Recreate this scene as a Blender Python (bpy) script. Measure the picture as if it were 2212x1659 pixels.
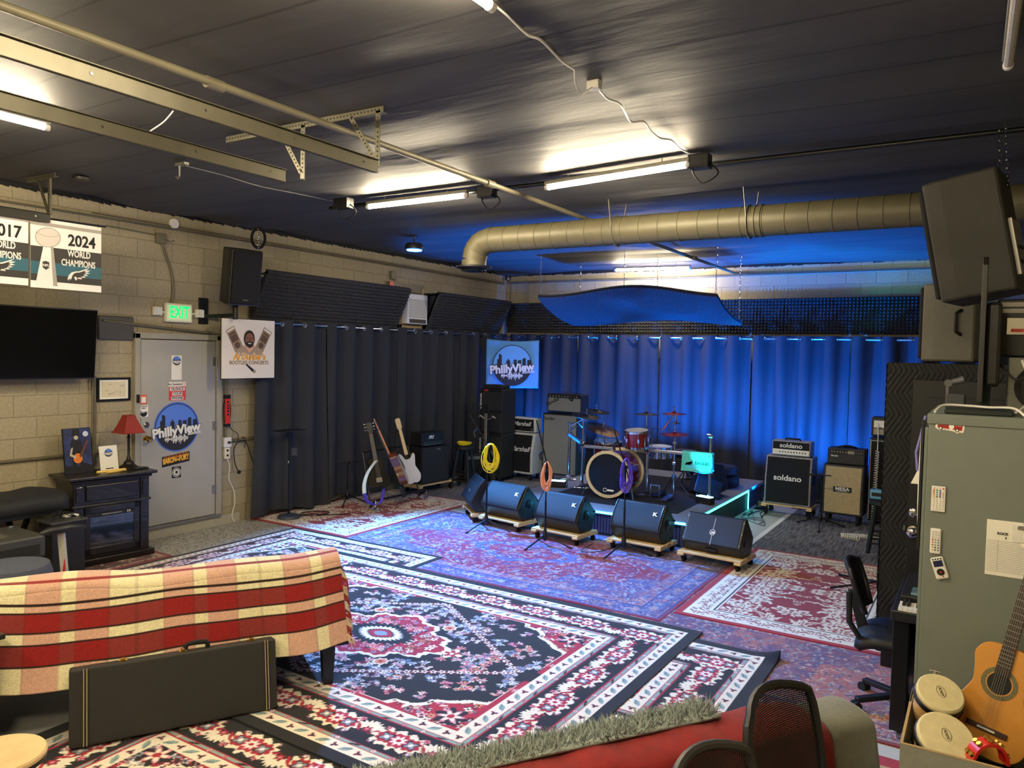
import bpy, math, random
import numpy as np
from mathutils import Vector, Matrix, Euler
random.seed(7)
for _o in list(bpy.data.objects): bpy.data.objects.remove(_o, do_unlink=True)
SC = bpy.context.scene
COL = SC.collection
PI = math.pi
# ------------------------------------------------------------------ camera
# world: x along the back wall, y towards the back wall (y=0), z up, left wall at x=0
CX, CY, FP = 1106.0, 829.5, 1645.0
CAMP = Vector((7.6840, -12.0899, 2.13))
RX = Vector((0.84851546, -0.04057695, 0.52761257))
RY = Vector((0.5286997, 0.0229533, -0.84849854))
RZ = Vector((0.02231903, 0.99891274, 0.04092925))
RM = Matrix((RX, RY, RZ))                     # camera axes -> world
cam = bpy.data.cameras.new('camera')
cam.sensor_width = 36.0
cam.lens = FP * 36.0 / 2212.0
cam.clip_start = 0.05
camo = bpy.data.objects.new('camera', cam)
M4 = RM.to_4x4(); M4.translation = CAMP
camo.matrix_world = M4
COL.objects.link(camo)
SC.camera = camo
def at(px, py, x=None, y=None, z=None):
    """point on a plane of the room that the survey of the photo gives"""
    d = RM @ Vector((px - CX, -(py - CY), -FP))
    if z is not None: t = (z - CAMP.z) / d.z
    elif x is not None: t = (x - CAMP.x) / d.x
    else: t = (y - CAMP.y) / d.y
    return CAMP + d * t
# ------------------------------------------------------------------ view, world
SC.view_settings.view_transform = 'Standard'
SC.view_settings.look = 'None'
SC.view_settings.gamma = 1.0
SC.view_settings.use_curve_mapping = False
SC.view_settings.exposure = 0.70
w = bpy.data.worlds.new('world'); SC.world = w; w.use_nodes = True
w.node_tree.nodes['Background'].inputs[0].default_value = (0.05, 0.055, 0.07, 1)
w.node_tree.nodes['Background'].inputs[1].default_value = 0.3
SC.cycles.max_bounces = 6
SC.cycles.diffuse_bounces = 4
SC.cycles.sample_clamp_indirect = 4.0
SC.cycles.use_denoising = True
TUBE_E = 210.0
WARM = (1.0, 0.84, 0.58)
def light(name, kind, loc, aim, energy, color, size=0.1, spot=None, blend=0.6):
    l = bpy.data.lights.new(name, kind); l.energy = energy; l.color = color
    if kind == 'AREA': l.shape = 'RECTANGLE'; l.size = size if not isinstance(size, tuple) else size[0]; l.size_y = size if not isinstance(size, tuple) else size[1]
    else: l.shadow_soft_size = size
    if spot: l.spot_size = spot; l.spot_blend = blend
    o = bpy.data.objects.new(name, l); COL.objects.link(o); o.location = loc
    if aim is not None:
        o.rotation_euler = (Vector(aim) - Vector(loc)).to_track_quat('-Z', 'Y').to_euler()
    return o
# blue stage pars on the riser, shining up at the curtains, the foam and the ceiling
BLUE = (0.0, 0.16, 1.0)
light('par_beam_left', 'SPOT', (2.62, -2.80, 0.42), (2.7, -2.65, 2.7), 1000, BLUE, 0.06, math.radians(84), 0.35)
light('par_beam_right', 'SPOT', (4.80, -2.72, 0.42), (4.9, -2.65, 2.7), 1000, BLUE, 0.06, math.radians(84), 0.35)
# small pars standing on the floor behind the amplifiers, washing the curtain from below
PARS = ((0.95, -.80, .20, 260), (2.32, -.80, .20, 240), (3.30, -1.20, .48, 460), (4.00, -1.10, .48, 460), (5.05, -1.15, .20, 760), (5.48, -.75, .20, 280), (6.15, -.75, .20, 460))
for px_, py_, pz_, e_ in PARS:
    light('curtain_beam', 'SPOT', (px_, py_, pz_), (px_+.15, -0.10, 2.6), e_, BLUE, 0.04, math.radians(110), 1.0)
light('added_towel_spot', 'SPOT', (4.62, -3.35, 0.45), (4.80, -2.85, .95), 150, (0.0, 0.85, 0.85), 0.05, math.radians(33), 0.3)  # turquoise spot added to light the towel; no fixture stands here
# blue LED wash on the ceiling near the corner, thrown over the rugs
light('ceiling_wash_beam', 'SPOT', (1.50, -4.55, 3.36), (3.3, -5.9, 0.0), 3100, (0.10, 0.36, 1.0), 0.08, math.radians(82), 0.8)
# ------------------------------------------------------------------ materials
def lin(c):
    if isinstance(c, str): c = [int(c[i:i+2], 16) / 255 for i in (0, 2, 4)]
    return tuple((v / 12.92 if v <= 0.04045 else ((v + 0.055) / 1.055) ** 2.4) for v in c)
MC = {}
def mat(name, c, rough=0.6, metal=0.0, emit=0.0, ecol=None, noise=0.08, nscale=30.0, bump=0.0, bscale=80.0, spec=0.5, coat=0.0, alpha=None):
    if name in MC: return MC[name]
    m = bpy.data.materials.new(name); m.use_nodes = True
    nt = m.node_tree; b = nt.nodes['Principled BSDF']
    c = lin(c)
    b.inputs['Roughness'].default_value = rough
    b.inputs['Metallic'].default_value = metal
    b.inputs['Specular IOR Level'].default_value = spec
    b.inputs['Coat Weight'].default_value = coat
    tc = nt.nodes.new('ShaderNodeTexCoord')
    if noise:
        n = nt.nodes.new('ShaderNodeTexNoise'); n.inputs['Scale'].default_value = nscale; n.inputs['Detail'].default_value = 4
        nt.links.new(tc.outputs['Object'], n.inputs['Vector'])
        r = nt.nodes.new('ShaderNodeMapRange'); r.inputs[1].default_value = 0.25; r.inputs[2].default_value = 0.75
        r.inputs[3].default_value = 1 - noise; r.inputs[4].default_value = 1 + noise
        nt.links.new(n.outputs[0], r.inputs[0])
        mx = nt.nodes.new('ShaderNodeMix'); mx.data_type = 'RGBA'; mx.blend_type = 'MULTIPLY'; mx.inputs[0].default_value = 1
        mx.inputs[6].default_value = (*c, 1); nt.links.new(r.outputs[0], mx.inputs[7]); nt.links.new(mx.outputs[2], b.inputs['Base Color'])
    else: b.inputs['Base Color'].default_value = (*c, 1)
    if bump:
        n2 = nt.nodes.new('ShaderNodeTexNoise'); n2.inputs['Scale'].default_value = bscale; n2.inputs['Detail'].default_value = 5
        nt.links.new(tc.outputs['Object'], n2.inputs['Vector'])
        bp = nt.nodes.new('ShaderNodeBump'); bp.inputs['Strength'].default_value = bump; bp.inputs['Distance'].default_value = 0.01
        nt.links.new(n2.outputs[0], bp.inputs['Height']); nt.links.new(bp.outputs[0], b.inputs['Normal'])
    if emit:
        b.inputs['Emission Color'].default_value = (*(ecol or c), 1); b.inputs['Emission Strength'].default_value = emit
    if alpha is not None: b.inputs['Alpha'].default_value = alpha
    MC[name] = m
    return m
def colmat(name, rough=0.95, bump=0.6, bscale=350.0, sheen=0.2):
    m = bpy.data.materials.new(name); m.use_nodes = True; nt = m.node_tree; b = nt.nodes['Principled BSDF']
    a = nt.nodes.new('ShaderNodeVertexColor'); a.layer_name = 'Col'
    tc = nt.nodes.new('ShaderNodeTexCoord'); n = nt.nodes.new('ShaderNodeTexNoise'); n.inputs['Scale'].default_value = bscale
    nt.links.new(tc.outputs['Object'], n.inputs['Vector'])
    r = nt.nodes.new('ShaderNodeMapRange'); r.inputs[1].default_value = .3; r.inputs[2].default_value = .7; r.inputs[3].default_value = .78; r.inputs[4].default_value = 1.15
    nt.links.new(n.outputs[0], r.inputs[0])
    mx = nt.nodes.new('ShaderNodeMix'); mx.data_type = 'RGBA'; mx.blend_type = 'MULTIPLY'; mx.inputs[0].default_value = 1
    nt.links.new(a.outputs[0], mx.inputs[6]); nt.links.new(r.outputs[0], mx.inputs[7]); nt.links.new(mx.outputs[2], b.inputs['Base Color'])
    b.inputs['Roughness'].default_value = rough; b.inputs['Specular IOR Level'].default_value = 0.15; b.inputs['Sheen Weight'].default_value = sheen
    bp = nt.nodes.new('ShaderNodeBump'); bp.inputs['Strength'].default_value = bump; bp.inputs['Distance'].default_value = 0.004
    nt.links.new(n.outputs[0], bp.inputs['Height']); nt.links.new(bp.outputs[0], b.inputs['Normal'])
    return m
black = mat('black_vinyl', '17181a', 0.55, bump=0.25, bscale=250)
blackpl = mat('black_plastic', '18191b', 0.42, bump=0.15, bscale=200)
blackmt = mat('black_metal', '141516', 0.35, 0.3)
grille = mat('black_grille_cloth', '111213', 0.85, bump=0.4, bscale=500)
chrome = mat('chrome', 'd8dade', 0.15, 1.0, noise=0.03)
steel = mat('galvanized_steel', '8d8a80', 0.45, 0.6, noise=0.15, nscale=12)
white = mat('white_plastic', 'e8e6de', 0.45, noise=0.03)
whitet = mat('white_letters', 'f4f2ea', 0.5, noise=0.0)
paper = mat('white_paper', 'f2efe2', 0.8, noise=0.02)
wood = mat('pine_wood', 'd9b983', 0.6, noise=0.14, nscale=9)
rubber = mat('rubber', '0d0d0d', 0.8)
gold = mat('brass', 'c9a253', 0.25, 1.0, noise=0.05)
ink = mat('black_ink', '141414', 0.7, noise=0.0)
redm = mat('red_paint', 'c6302c', 0.4)
# ------------------------------------------------------------------ builders
class MB:
    def __init__(s): s.v = []; s.f = []; s.mi = []; s.cur = 0; s.M = Matrix(); s.pc = []
    def add(s, vs, fs):
        n = len(s.v); s.pc.append((n, len(s.f))); s.v += [tuple(s.M @ Vector(v)) for v in vs]
        s.f += [tuple(n + i for i in f) for f in fs]; s.mi += [s.cur] * len(fs); return s
    def bx(s, x0, x1, y0, y1, z0, z1):
        vs = [(x, y, z) for z in (z0, z1) for y in (y0, y1) for x in (x0, x1)]
        return s.add(vs, [(0, 2, 3, 1), (4, 5, 7, 6), (0, 1, 5, 4), (2, 6, 7, 3), (0, 4, 6, 2), (1, 3, 7, 5)])
    def box(s, c, d): return s.bx(c[0]-d[0]/2, c[0]+d[0]/2, c[1]-d[1]/2, c[1]+d[1]/2, c[2]-d[2]/2, c[2]+d[2]/2)
    def bar(s, p0, p1, wd, th, up=(0, 0, 1)):
        p0 = Vector(p0); p1 = Vector(p1); d = (p1 - p0); L = d.length; d.normalize()
        a = d.cross(Vector(up));
        if a.length < 1e-4: a = d.cross(Vector((1, 0, 0)))
        a.normalize(); b = a.cross(d)
        vs = [tuple(p + a * (wd/2*i) + b * (th/2*j)) for p in (p0, p1) for j in (-1, 1) for i in (-1, 1)]
        return s.add(vs, [(0, 2, 3, 1), (4, 5, 7, 6), (0, 1, 5, 4), (2, 6, 7, 3), (0, 4, 6, 2), (1, 3, 7, 5)])
    def cyl(s, p0, p1, r, r2=None, n=14):
        p0 = Vector(p0); p1 = Vector(p1); r2 = r if r2 is None else r2
        d = (p1 - p0).normalized(); a = d.orthogonal().normalized(); b = d.cross(a)
        vs = []
        for p, q in ((p0, r), (p1, r2)):
            for i in range(n):
                t = 2*PI*i/n; vs.append(tuple(p + (a*math.cos(t) + b*math.sin(t)) * q))
        fs = [(i, (i+1) % n, n+(i+1) % n, n+i) for i in range(n)] + [tuple(range(n-1, -1, -1)), tuple(range(n, 2*n))]
        return s.add(vs, fs)
    def tube(s, pts, r, n=7, closed=False):
        P = [Vector(p) for p in pts]; m = len(P); vs = []; fs = []
        prev = None
        for i, p in enumerate(P):
            if closed: d = P[(i+1) % m] - P[i-1]
            else: d = P[min(i+1, m-1)] - P[max(i-1, 0)]
            d.normalize()
            a = d.orthogonal().normalized() if prev is None else (prev - d*prev.dot(d)).normalized()
            prev = a; b = d.cross(a)
            rr = r[i] if isinstance(r, (list, tuple)) else r
            for k in range(n):
                t = 2*PI*k/n; vs.append(tuple(p + (a*math.cos(t) + b*math.sin(t))*rr))
        for i in range(m if closed else m-1):
            j = (i+1) % m
            for k in range(n): fs.append((i*n+k, i*n+(k+1) % n, j*n+(k+1) % n, j*n+k))
        if not closed: fs += [tuple(range(n-1, -1, -1)), tuple((m-1)*n+k for k in range(n))]
        return s.add(vs, fs)
    def lathe(s, prof, c=(0, 0, 0), axis=(0, 0, 1), n=24, ring=False):
        c = Vector(c); d = Vector(axis).normalized(); a = d.orthogonal().normalized(); b = d.cross(a); m = len(prof); vs = []
        for r, h in prof:
            for k in range(n):
                t = 2*PI*k/n; vs.append(tuple(c + d*h + (a*math.cos(t)+b*math.sin(t))*max(r, 1e-4)))
        fs = [(i*n+k, i*n+(k+1) % n, (i+1)*n+(k+1) % n, (i+1)*n+k) for i in range(m-1) for k in range(n)]
        if ring: fs += [((m-1)*n+k, (m-1)*n+(k+1) % n, (k+1) % n, k) for k in range(n)]
        else: fs += [tuple(range(n-1, -1, -1)), tuple((m-1)*n+k for k in range(n))]
        return s.add(vs, fs)
    def prism(s, poly, O, r, u, d0, d1):
        """polygon in the plane (r,u) at O, from d0 to d1 along r x u"""
        O = Vector(O); r = Vector(r).normalized(); u = Vector(u).normalized(); nn = r.cross(u); k = len(poly)
        vs = [tuple(O + r*p[0] + u*p[1] + nn*d) for d in (d0, d1) for p in poly]
        ar = sum(poly[i][0]*poly[(i+1) % k][1] - poly[(i+1) % k][0]*poly[i][1] for i in range(k))
        fs = [tuple(range(k-1, -1, -1)), tuple(range(k, 2*k))] + [(i, (i+1) % k, k+(i+1) % k, k+i) for i in range(k)]
        if ar < 0: fs = [tuple(reversed(f)) for f in fs]
        return s.add(vs, fs)
    def grid(s, fn, nu, nv, flip=False):
        vs = [tuple(fn(i/nu, j/nv)) for j in range(nv+1) for i in range(nu+1)]
        fs = []
        for j in range(nv):
            for i in range(nu):
                a = j*(nu+1)+i; q = (a, a+1, a+nu+2, a+nu+1); fs.append(tuple(reversed(q)) if flip else q)
        return s.add(vs, fs)
    def build(s, name, mats, parent=None, bevel=0.0, smooth=False, world=False, seg=2, ang=35, solid=0.0, label=None, split=False):
        if split and len(s.pc) > 1:          # every shape becomes a part of its own
            out = []; ends = s.pc[1:] + [(len(s.v), len(s.f))]
            for (a, fa), (b, fb) in zip(s.pc, ends):
                q = MB(); q.v = s.v[a:b]; q.f = [tuple(i-a for i in f) for f in s.f[fa:fb]]; q.mi = s.mi[fa:fb]
                out.append(q.build(name, mats, parent, bevel, smooth, world, seg, ang, solid, label))
            return out[0]
        me = bpy.data.meshes.new(name); vs = s.v
        if parent is not None and world:
            R = mw(parent).inverted(); vs = [tuple(R @ Vector(v)) for v in vs]
        me.from_pydata(vs, [], s.f)
        ms = mats if isinstance(mats, (list, tuple)) else [mats]
        for m in ms: me.materials.append(m)
        if len(ms) > 1: me.polygons.foreach_set('material_index', s.mi)
        if smooth:
            me.polygons.foreach_set('use_smooth', [True]*len(me.polygons)); me.set_sharp_from_angle(angle=math.radians(ang))
        me.update()
        o = bpy.data.objects.new(name, me); COL.objects.link(o)
        if parent is not None: o.parent = parent
        if bevel:
            b = o.modifiers.new('Bevel', 'BEVEL'); b.width = bevel; b.segments = seg; b.limit_method = 'ANGLE'; b.angle_limit = math.radians(40)
        if solid:
            b = o.modifiers.new('Solid', 'SOLIDIFY'); b.thickness = solid; b.offset = 0
        if label: o['label'] = label
        return o
def mw(o):
    m = o.matrix_basis.copy()
    while o.parent is not None: o = o.parent; m = o.matrix_basis @ m
    return m
def tag(o, label, cat, group=None, kind=None):
    o['label'] = label; o['category'] = cat
    if group: o['group'] = group
    if kind: o['kind'] = kind
    return o
def T(name, label, cat, loc=(0, 0, 0), rz=0.0, group=None, rot=None, kind=None):
    o = bpy.data.objects.new(name, None); o.empty_display_size = 0.1; COL.objects.link(o)
    o.matrix_basis = Matrix.Translation(Vector(loc)) @ (rot if rot is not None else Matrix.Rotation(rz, 4, 'Z'))
    tag(o, label, cat, group, kind); return o
def struct(name, mb, m, **k):
    o = mb.build(name, m, **k); 
    if k.get('parent') is None: o['kind'] = 'structure'
    return o
def dup(root, loc, rz=None, label=None):
    r = root.copy(); COL.objects.link(r)
    m = root.matrix_basis.copy()
    if rz is not None: m = Matrix.Rotation(rz, 4, 'Z')
    m.translation = Vector(loc); r.matrix_basis = m
    if label: r['label'] = label
    for ch in [c for c in bpy.data.objects if c.parent == root]:
        c = ch.copy(); COL.objects.link(c); c.parent = r
        for g in [c2 for c2 in bpy.data.objects if c2.parent == ch]:
            d = g.copy(); COL.objects.link(d); d.parent = c
    return r
def frame(O, r, u):
    r = Vector(r).normalized(); u = Vector(u).normalized(); n = r.cross(u)
    m = Matrix((r, u, n)).transposed().to_4x4(); m.translation = Vector(O); return m
def text(s, name, m, parent, O, r, u, size, bold=0.0, shear=0.0, depth=0.002, align='CENTER', world=False, wide=1.0, space=1.0):
    cu = bpy.data.curves.new('t', 'FONT'); cu.body = s; cu.size = size; cu.offset = bold*size; cu.shear = shear; cu.extrude = depth/2
    cu.align_x = align; cu.align_y = 'CENTER'; cu.resolution_u = 3; cu.space_character = space
    to = bpy.data.objects.new('t', cu); COL.objects.link(to)
    dg = bpy.context.evaluated_depsgraph_get()
    me = bpy.data.meshes.new_from_object(to.evaluated_get(dg))
    bpy.data.objects.remove(to, do_unlink=True)
    F = frame(O, r, u) @ Matrix.Diagonal((wide, 1, 1, 1))
    if parent is not None and world: F = mw(parent).inverted() @ F
    me.transform(F); me.name = name
    me.materials.clear(); me.materials.append(m)
    o = bpy.data.objects.new(name, me); COL.objects.link(o)
    if parent is not None: o.parent = parent
    return o
def circ(cx, cy, r, n=32, ry=None): return [(cx+r*math.cos(2*PI*i/n), cy+(ry or r)*math.sin(2*PI*i/n)) for i in range(n)]
def rect(x0, y0, x1, y1): return [(x0, y0), (x1, y0), (x1, y1), (x0, y1)]
def spline(pts, k=8, closed=False):
    P = [Vector((*p, 0)[:3]) for p in pts]; n = len(P); out = []
    for i in range(n if closed else n-1):
        p0, p1, p2, p3 = (P[(i-1) % n], P[i], P[(i+1) % n], P[(i+2) % n]) if closed else (P[max(i-1, 0)], P[i], P[i+1], P[min(i+2, n-1)])
        for j in range(k):
            t = j/k; out.append(0.5*((2*p1)+(p2-p0)*t+(2*p0-5*p1+4*p2-p3)*t*t+(3*p1-p0-3*p2+p3)*t**3))
    if not closed: out.append(P[-1])
    return out
X3, Y3, Z3 = Vector((1, 0, 0)), Vector((0, 1, 0)), Vector((0, 0, 1))
def wire(name, pts, r, m, label, cat='cable', k=6, group=None):
    o = MB().tube(spline(pts, k), r, 6).build(name, m, smooth=True); return tag(o, label, cat, group)
# ================================================================== the room
def wallmat(name, ax, c='a69b7e'):
    m = bpy.data.materials.new(name); m.use_nodes = True; nt = m.node_tree; b = nt.nodes['Principled BSDF']
    tc = nt.nodes.new('ShaderNodeTexCoord'); sp = nt.nodes.new('ShaderNodeSeparateXYZ'); cb = nt.nodes.new('ShaderNodeCombineXYZ')
    nt.links.new(tc.outputs['Object'], sp.inputs[0]); nt.links.new(sp.outputs[ax], cb.inputs[0]); nt.links.new(sp.outputs[2], cb.inputs[1])
    br = nt.nodes.new('ShaderNodeTexBrick'); nt.links.new(cb.outputs[0], br.inputs['Vector'])
    br.inputs['Scale'].default_value = 1.0; br.inputs['Brick Width'].default_value = 0.406; br.inputs['Row Height'].default_value = 0.203
    br.inputs['Mortar Size'].default_value = 0.006; br.inputs['Mortar Smooth'].default_value = 0.6; br.inputs['Bias'].default_value = 0.0
    c1 = lin(c); br.inputs['Color1'].default_value = (*c1, 1); br.inputs['Color2'].default_value = (*[v*0.9 for v in c1], 1); br.inputs['Mortar'].default_value = (*[v*0.72 for v in c1], 1)
    n = nt.nodes.new('ShaderNodeTexNoise'); n.inputs['Scale'].default_value = 40; n.inputs['Detail'].default_value = 6; nt.links.new(tc.outputs['Object'], n.inputs['Vector'])
    r = nt.nodes.new('ShaderNodeMapRange'); r.inputs[1].default_value = .3; r.inputs[2].default_value = .7; r.inputs[3].default_value = .86; r.inputs[4].default_value = 1.08
    nt.links.new(n.outputs[0], r.inputs[0])
    mx = nt.nodes.new('ShaderNodeMix'); mx.data_type = 'RGBA'; mx.blend_type = 'MULTIPLY'; mx.inputs[0].default_value = 1
    nt.links.new(br.outputs[0], mx.inputs[6]); nt.links.new(r.outputs[0], mx.inputs[7]); nt.links.new(mx.outputs[2], b.inputs['Base Color'])
    b.inputs['Roughness'].default_value = 0.75
    bp = nt.nodes.new('ShaderNodeBump'); bp.invert = True; bp.inputs['Strength'].default_value = 0.6; bp.inputs['Distance'].default_value = 0.008
    nt.links.new(br.outputs['Fac'], bp.inputs['Height'])
    bp2 = nt.nodes.new('ShaderNodeBump'); bp2.inputs['Strength'].default_value = 0.5; bp2.inputs['Distance'].default_value = 0.004
    nt.links.new(n.outputs[0], bp2.inputs['Height']); nt.links.new(bp.outputs[0], bp2.inputs['Normal']); nt.links.new(bp2.outputs[0], b.inputs['Normal'])
    return m
wm_x = wallmat('block_wall_side', 1); wm_y = wallmat('block_wall_end', 0)
ZC = 3.6; XR = 9.6; YF = -13.6
struct('wall_left', MB().bx(-0.2, 0, YF, 0.2, 0, ZC), wm_x)
struct('wall_back', MB().bx(0, XR, 0, 0.2, 0, ZC), wm_y)
struct('wall_right', MB().bx(XR, XR+0.2, YF, 0.2, 0, ZC), wm_x)
struct('wall_front', MB().bx(-0.2, XR+0.2, YF-0.2, YF, 0, ZC), wm_y)
fl = mat('painted_concrete_floor', 'c4c3bb', 0.35, noise=0.08, nscale=4, bump=0.1, bscale=8)
struct('floor', MB().bx(-0.2, XR+0.2, YF-0.2, 0.2, -0.1, 0), fl)
# ceiling: black insulation sheeting in long strips, sagging a little, with taped seams
def ceilmat():
    m = bpy.data.materials.new('black_insulation_sheet'); m.use_nodes = True; nt = m.node_tree; b = nt.nodes['Principled BSDF']
    tc = nt.nodes.new('ShaderNodeTexCoord'); mp = nt.nodes.new('ShaderNodeMapping'); mp.inputs['Scale'].default_value = (0.35, 1.2, 1)
    nt.links.new(tc.outputs['Object'], mp.inputs[0])
    n = nt.nodes.new('ShaderNodeTexNoise'); n.inputs['Scale'].default_value = 2.2; n.inputs['Detail'].default_value = 5; nt.links.new(mp.outputs[0], n.inputs['Vector'])
    r = nt.nodes.new('ShaderNodeMapRange'); r.inputs[1].default_value = .3; r.inputs[2].default_value = .7; r.inputs[3].default_value = .064; r.inputs[4].default_value = .082
    nt.links.new(n.outputs[0], r.inputs[0])
    wv = nt.nodes.new('ShaderNodeTexWave'); wv.wave_type = 'BANDS'; wv.bands_direction = 'Y'; wv.inputs['Scale'].default_value = 0.785; wv.inputs['Distortion'].default_value = 0.15; wv.inputs['Detail'].default_value = 1
    nt.links.new(tc.outputs['Object'], wv.inputs['Vector'])
    pw = nt.nodes.new('ShaderNodeMath'); pw.operation = 'POWER'; pw.inputs[1].default_value = 220; nt.links.new(wv.outputs[1], pw.inputs[0])
    iv = nt.nodes.new('ShaderNodeMath'); iv.operation = 'MULTIPLY_ADD'; iv.inputs[1].default_value = -0.55; iv.inputs[2].default_value = 1.0; nt.links.new(pw.outputs[0], iv.inputs[0])
    ml = nt.nodes.new('ShaderNodeMath'); ml.operation = 'MULTIPLY'; nt.links.new(r.outputs[0], ml.inputs[0]); nt.links.new(iv.outputs[0], ml.inputs[1])
    cb = nt.nodes.new('ShaderNodeCombineColor')
    for i, k in enumerate((1.03, 1.0, .95)):
        q = nt.nodes.new('ShaderNodeMath'); q.operation = 'MULTIPLY'; q.inputs[1].default_value = k; nt.links.new(ml.outputs[0], q.inputs[0]); nt.links.new(q.outputs[0], cb.inputs[i])
    nt.links.new(cb.outputs[0], b.inputs['Base Color'])
    b.inputs['Roughness'].default_value = 0.62; b.inputs['Specular IOR Level'].default_value = 0.3
    bp = nt.nodes.new('ShaderNodeBump'); bp.inputs['Strength'].default_value = 0.5; bp.inputs['Distance'].default_value = 0.03
    nt.links.new(n.outputs[0], bp.inputs['Height']); nt.links.new(bp.outputs[0], b.inputs['Normal'])
    return m
def cz(x, y):
    # every strip (1.2 m wide) bulges down a touch between its fixings
    s = abs(math.sin((y)*PI/1.2))
    return ZC - 0.035*s*(0.6+0.4*math.sin(x*1.9+y)) - 0.012*math.sin(x*0.8+2*y)
cmb = MB(); cmb.grid(lambda u, v: (-0.2+(XR+0.4)*u, YF-0.2+(0.4-YF)*v, cz((XR+.4)*u, (0.4-YF)*v)), 60, 150, flip=True)
cmb.bx(-0.2, XR+0.2, YF-0.2, 0.2, ZC+0.03, ZC+0.1)
struct('ceiling', cmb, ceilmat(), smooth=True, ang=60)
# ragged black edge of the sheeting where it meets the block walls
random.seed(3)
def ragged(f, L, n):
    mb = MB()
    for i in range(n):
        a = L*i/n; b = L*(i+1)/n; h = 0.004+0.018*random.random()
        mb.add(*f(a, b, h))
    return mb
mb = ragged(lambda a, b, h: ([(0.0, -a, ZC-.035-h), (0.0, -b, ZC-.03-h*.5), (0.0, -b, ZC), (0.0, -a, ZC), (.012, -a, ZC-.035-h), (.012, -b, ZC-.03-h*.5), (.012, -b, ZC), (.012, -a, ZC)], [(0, 1, 2, 3), (7, 6, 5, 4), (0, 4, 5, 1)]), 13.6, 170)
struct('trim_1', mb, mat('sheet_edge', '0c0c0d', 0.8))
mb = ragged(lambda a, b, h: ([(a, 0.0, ZC-.04-h), (b, 0.0, ZC-.04-h*.5), (b, 0.0, ZC), (a, 0.0, ZC), (a, -.012, ZC-.04-h), (b, -.012, ZC-.04-h*.5), (b, -.012, ZC), (a, -.012, ZC)], [(3, 2, 1, 0), (4, 5, 6, 7), (1, 5, 4, 0)]), 9.6, 120)
struct('trim_2', mb, MC['sheet_edge'])
# ------------------------------------------------------------------ exit door in the left wall (faces +x)
dgrey = mat('door_paint_grey', 'a9a79c', 0.5, noise=0.04, nscale=6)
fgrey = mat('door_frame_paint', 'a29e8e', 0.5, noise=0.05)
d1 = struct('door_1', MB().bx(0.0, 0.035, -7.29, -6.36, 0.155, 2.185), dgrey, bevel=0.003)
fm = MB()
fm.bx(0, 0.05, -7.36, -7.30, 0.13, 2.25); fm.bx(0, 0.05, -6.35, -6.28, 0.13, 2.25); fm.bx(0, 0.05, -7.36, -6.28, 2.195, 2.26)
struct('door_frame', fm, fgrey, bevel=0.004, parent=d1)
struct('door_threshold', MB().bx(0, 0.055, -7.36, -6.28, 0.115, 0.15), steel, parent=d1, bevel=0.004)
struct('door_step', MB().bx(0, 0.03, -7.9, -6.0, 0.0, 0.115), mat('step_paint', 'aaa695', 0.7, bump=0.4, bscale=20), parent=d1, bevel=0.005)
for z in (0.45, 1.2, 1.95): struct('door_hinge', MB().cyl((0.045, -6.352, z-.06), (0.045, -6.352, z+.06), 0.009).bx(0.036, 0.042, -6.40, -6.35, z-.05, z+.05), steel, parent=d1)
struct('door_handle', MB().lathe([(0.034, 0), (0.034, .008), (0.014, .012), (0.014, .035), (0.030, .045), (0.034, .06), (0.024, .075), (0.004, .078)], (0.035, -7.225, 1.115), (1, 0, 0)), gold, parent=d1, smooth=True)
struct('deadbolt', MB().lathe([(0.033, 0), (0.033, .012), (0.024, .02), (0.003, .021)], (0.035, -7.225, 1.265), (1, 0, 0)), chrome, parent=d1, smooth=True)
# stickers on the door
sky = mat('sticker_blue', '4a6fd0', 0.5, noise=0.0); skyd = mat('sticker_sky', '5c86e2', 0.5, noise=0.0)
def skyline(mb, O, r, u, R, d0, d1):
    """black city silhouette that fills the lower part of a disc of radius R"""
    base = -0.18*R
    tops = [(-.98, -.02), (-.86, .06), (-.80, .06), (-.80, .30), (-.72, .30), (-.72, .55), (-.62, .55), (-.60, .50), (-.56, .50), (-.56, -.05), (-.50, -.05), (-.50, .0), (-.32, .0), (-.32, .22), (-.26, .26), (-.22, .36), (-.18, .26), (-.12, .22), (-.12, -.05), (-.05, -.05), (-.05, .02), (.06, .02), (.06, .24), (.10, .30), (.18, .30), (.22, .24), (.22, .0), (.28, .0), (.28, .26), (.46, .28), (.46, .0), (.52, .0), (.52, .34), (.60, .38), (.70, .38), (.70, -.02), (.78, -.02), (.78, .28), (.94, .30)]
    poly = [(a*R, b*R) for a, b in tops]
    a0 = math.asin(.30); a1 = PI - math.asin(-.02)
    n = 26; arc = []
    for i in range(n+1):
        t = a0 - (a0 + (2*PI - a1))*i/n; arc.append((R*math.cos(t)*.985, R*math.sin(t)*.985))
    mb.prism(poly+arc[1:-1], O, r, u, d0, d1)
def wave(mb, O, r, u, R, d0, d1, cy=-.5):
    hs = [.06, .12, .05, .16, .10, .04, .05, .04, .10, .06, .22, .18, .12, .24, .16, .10, .06, .20, .12, .28, .14, .10, .06, .18, .20, .12, .05, .10, .04]
    for i, h in enumerate(hs):
        x = (-.56 + 1.08*i/(len(hs)-1))*R; mb.prism(rect(x-.013*R, (cy-h*.85)*R, x+.013*R, (cy+h*.85)*R), O, r, u, d0, d1)
    mb.prism(rect(-.56*R, (cy-.015)*R, .54*R, (cy+.015)*R), O, r, u, d0, d1)
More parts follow.
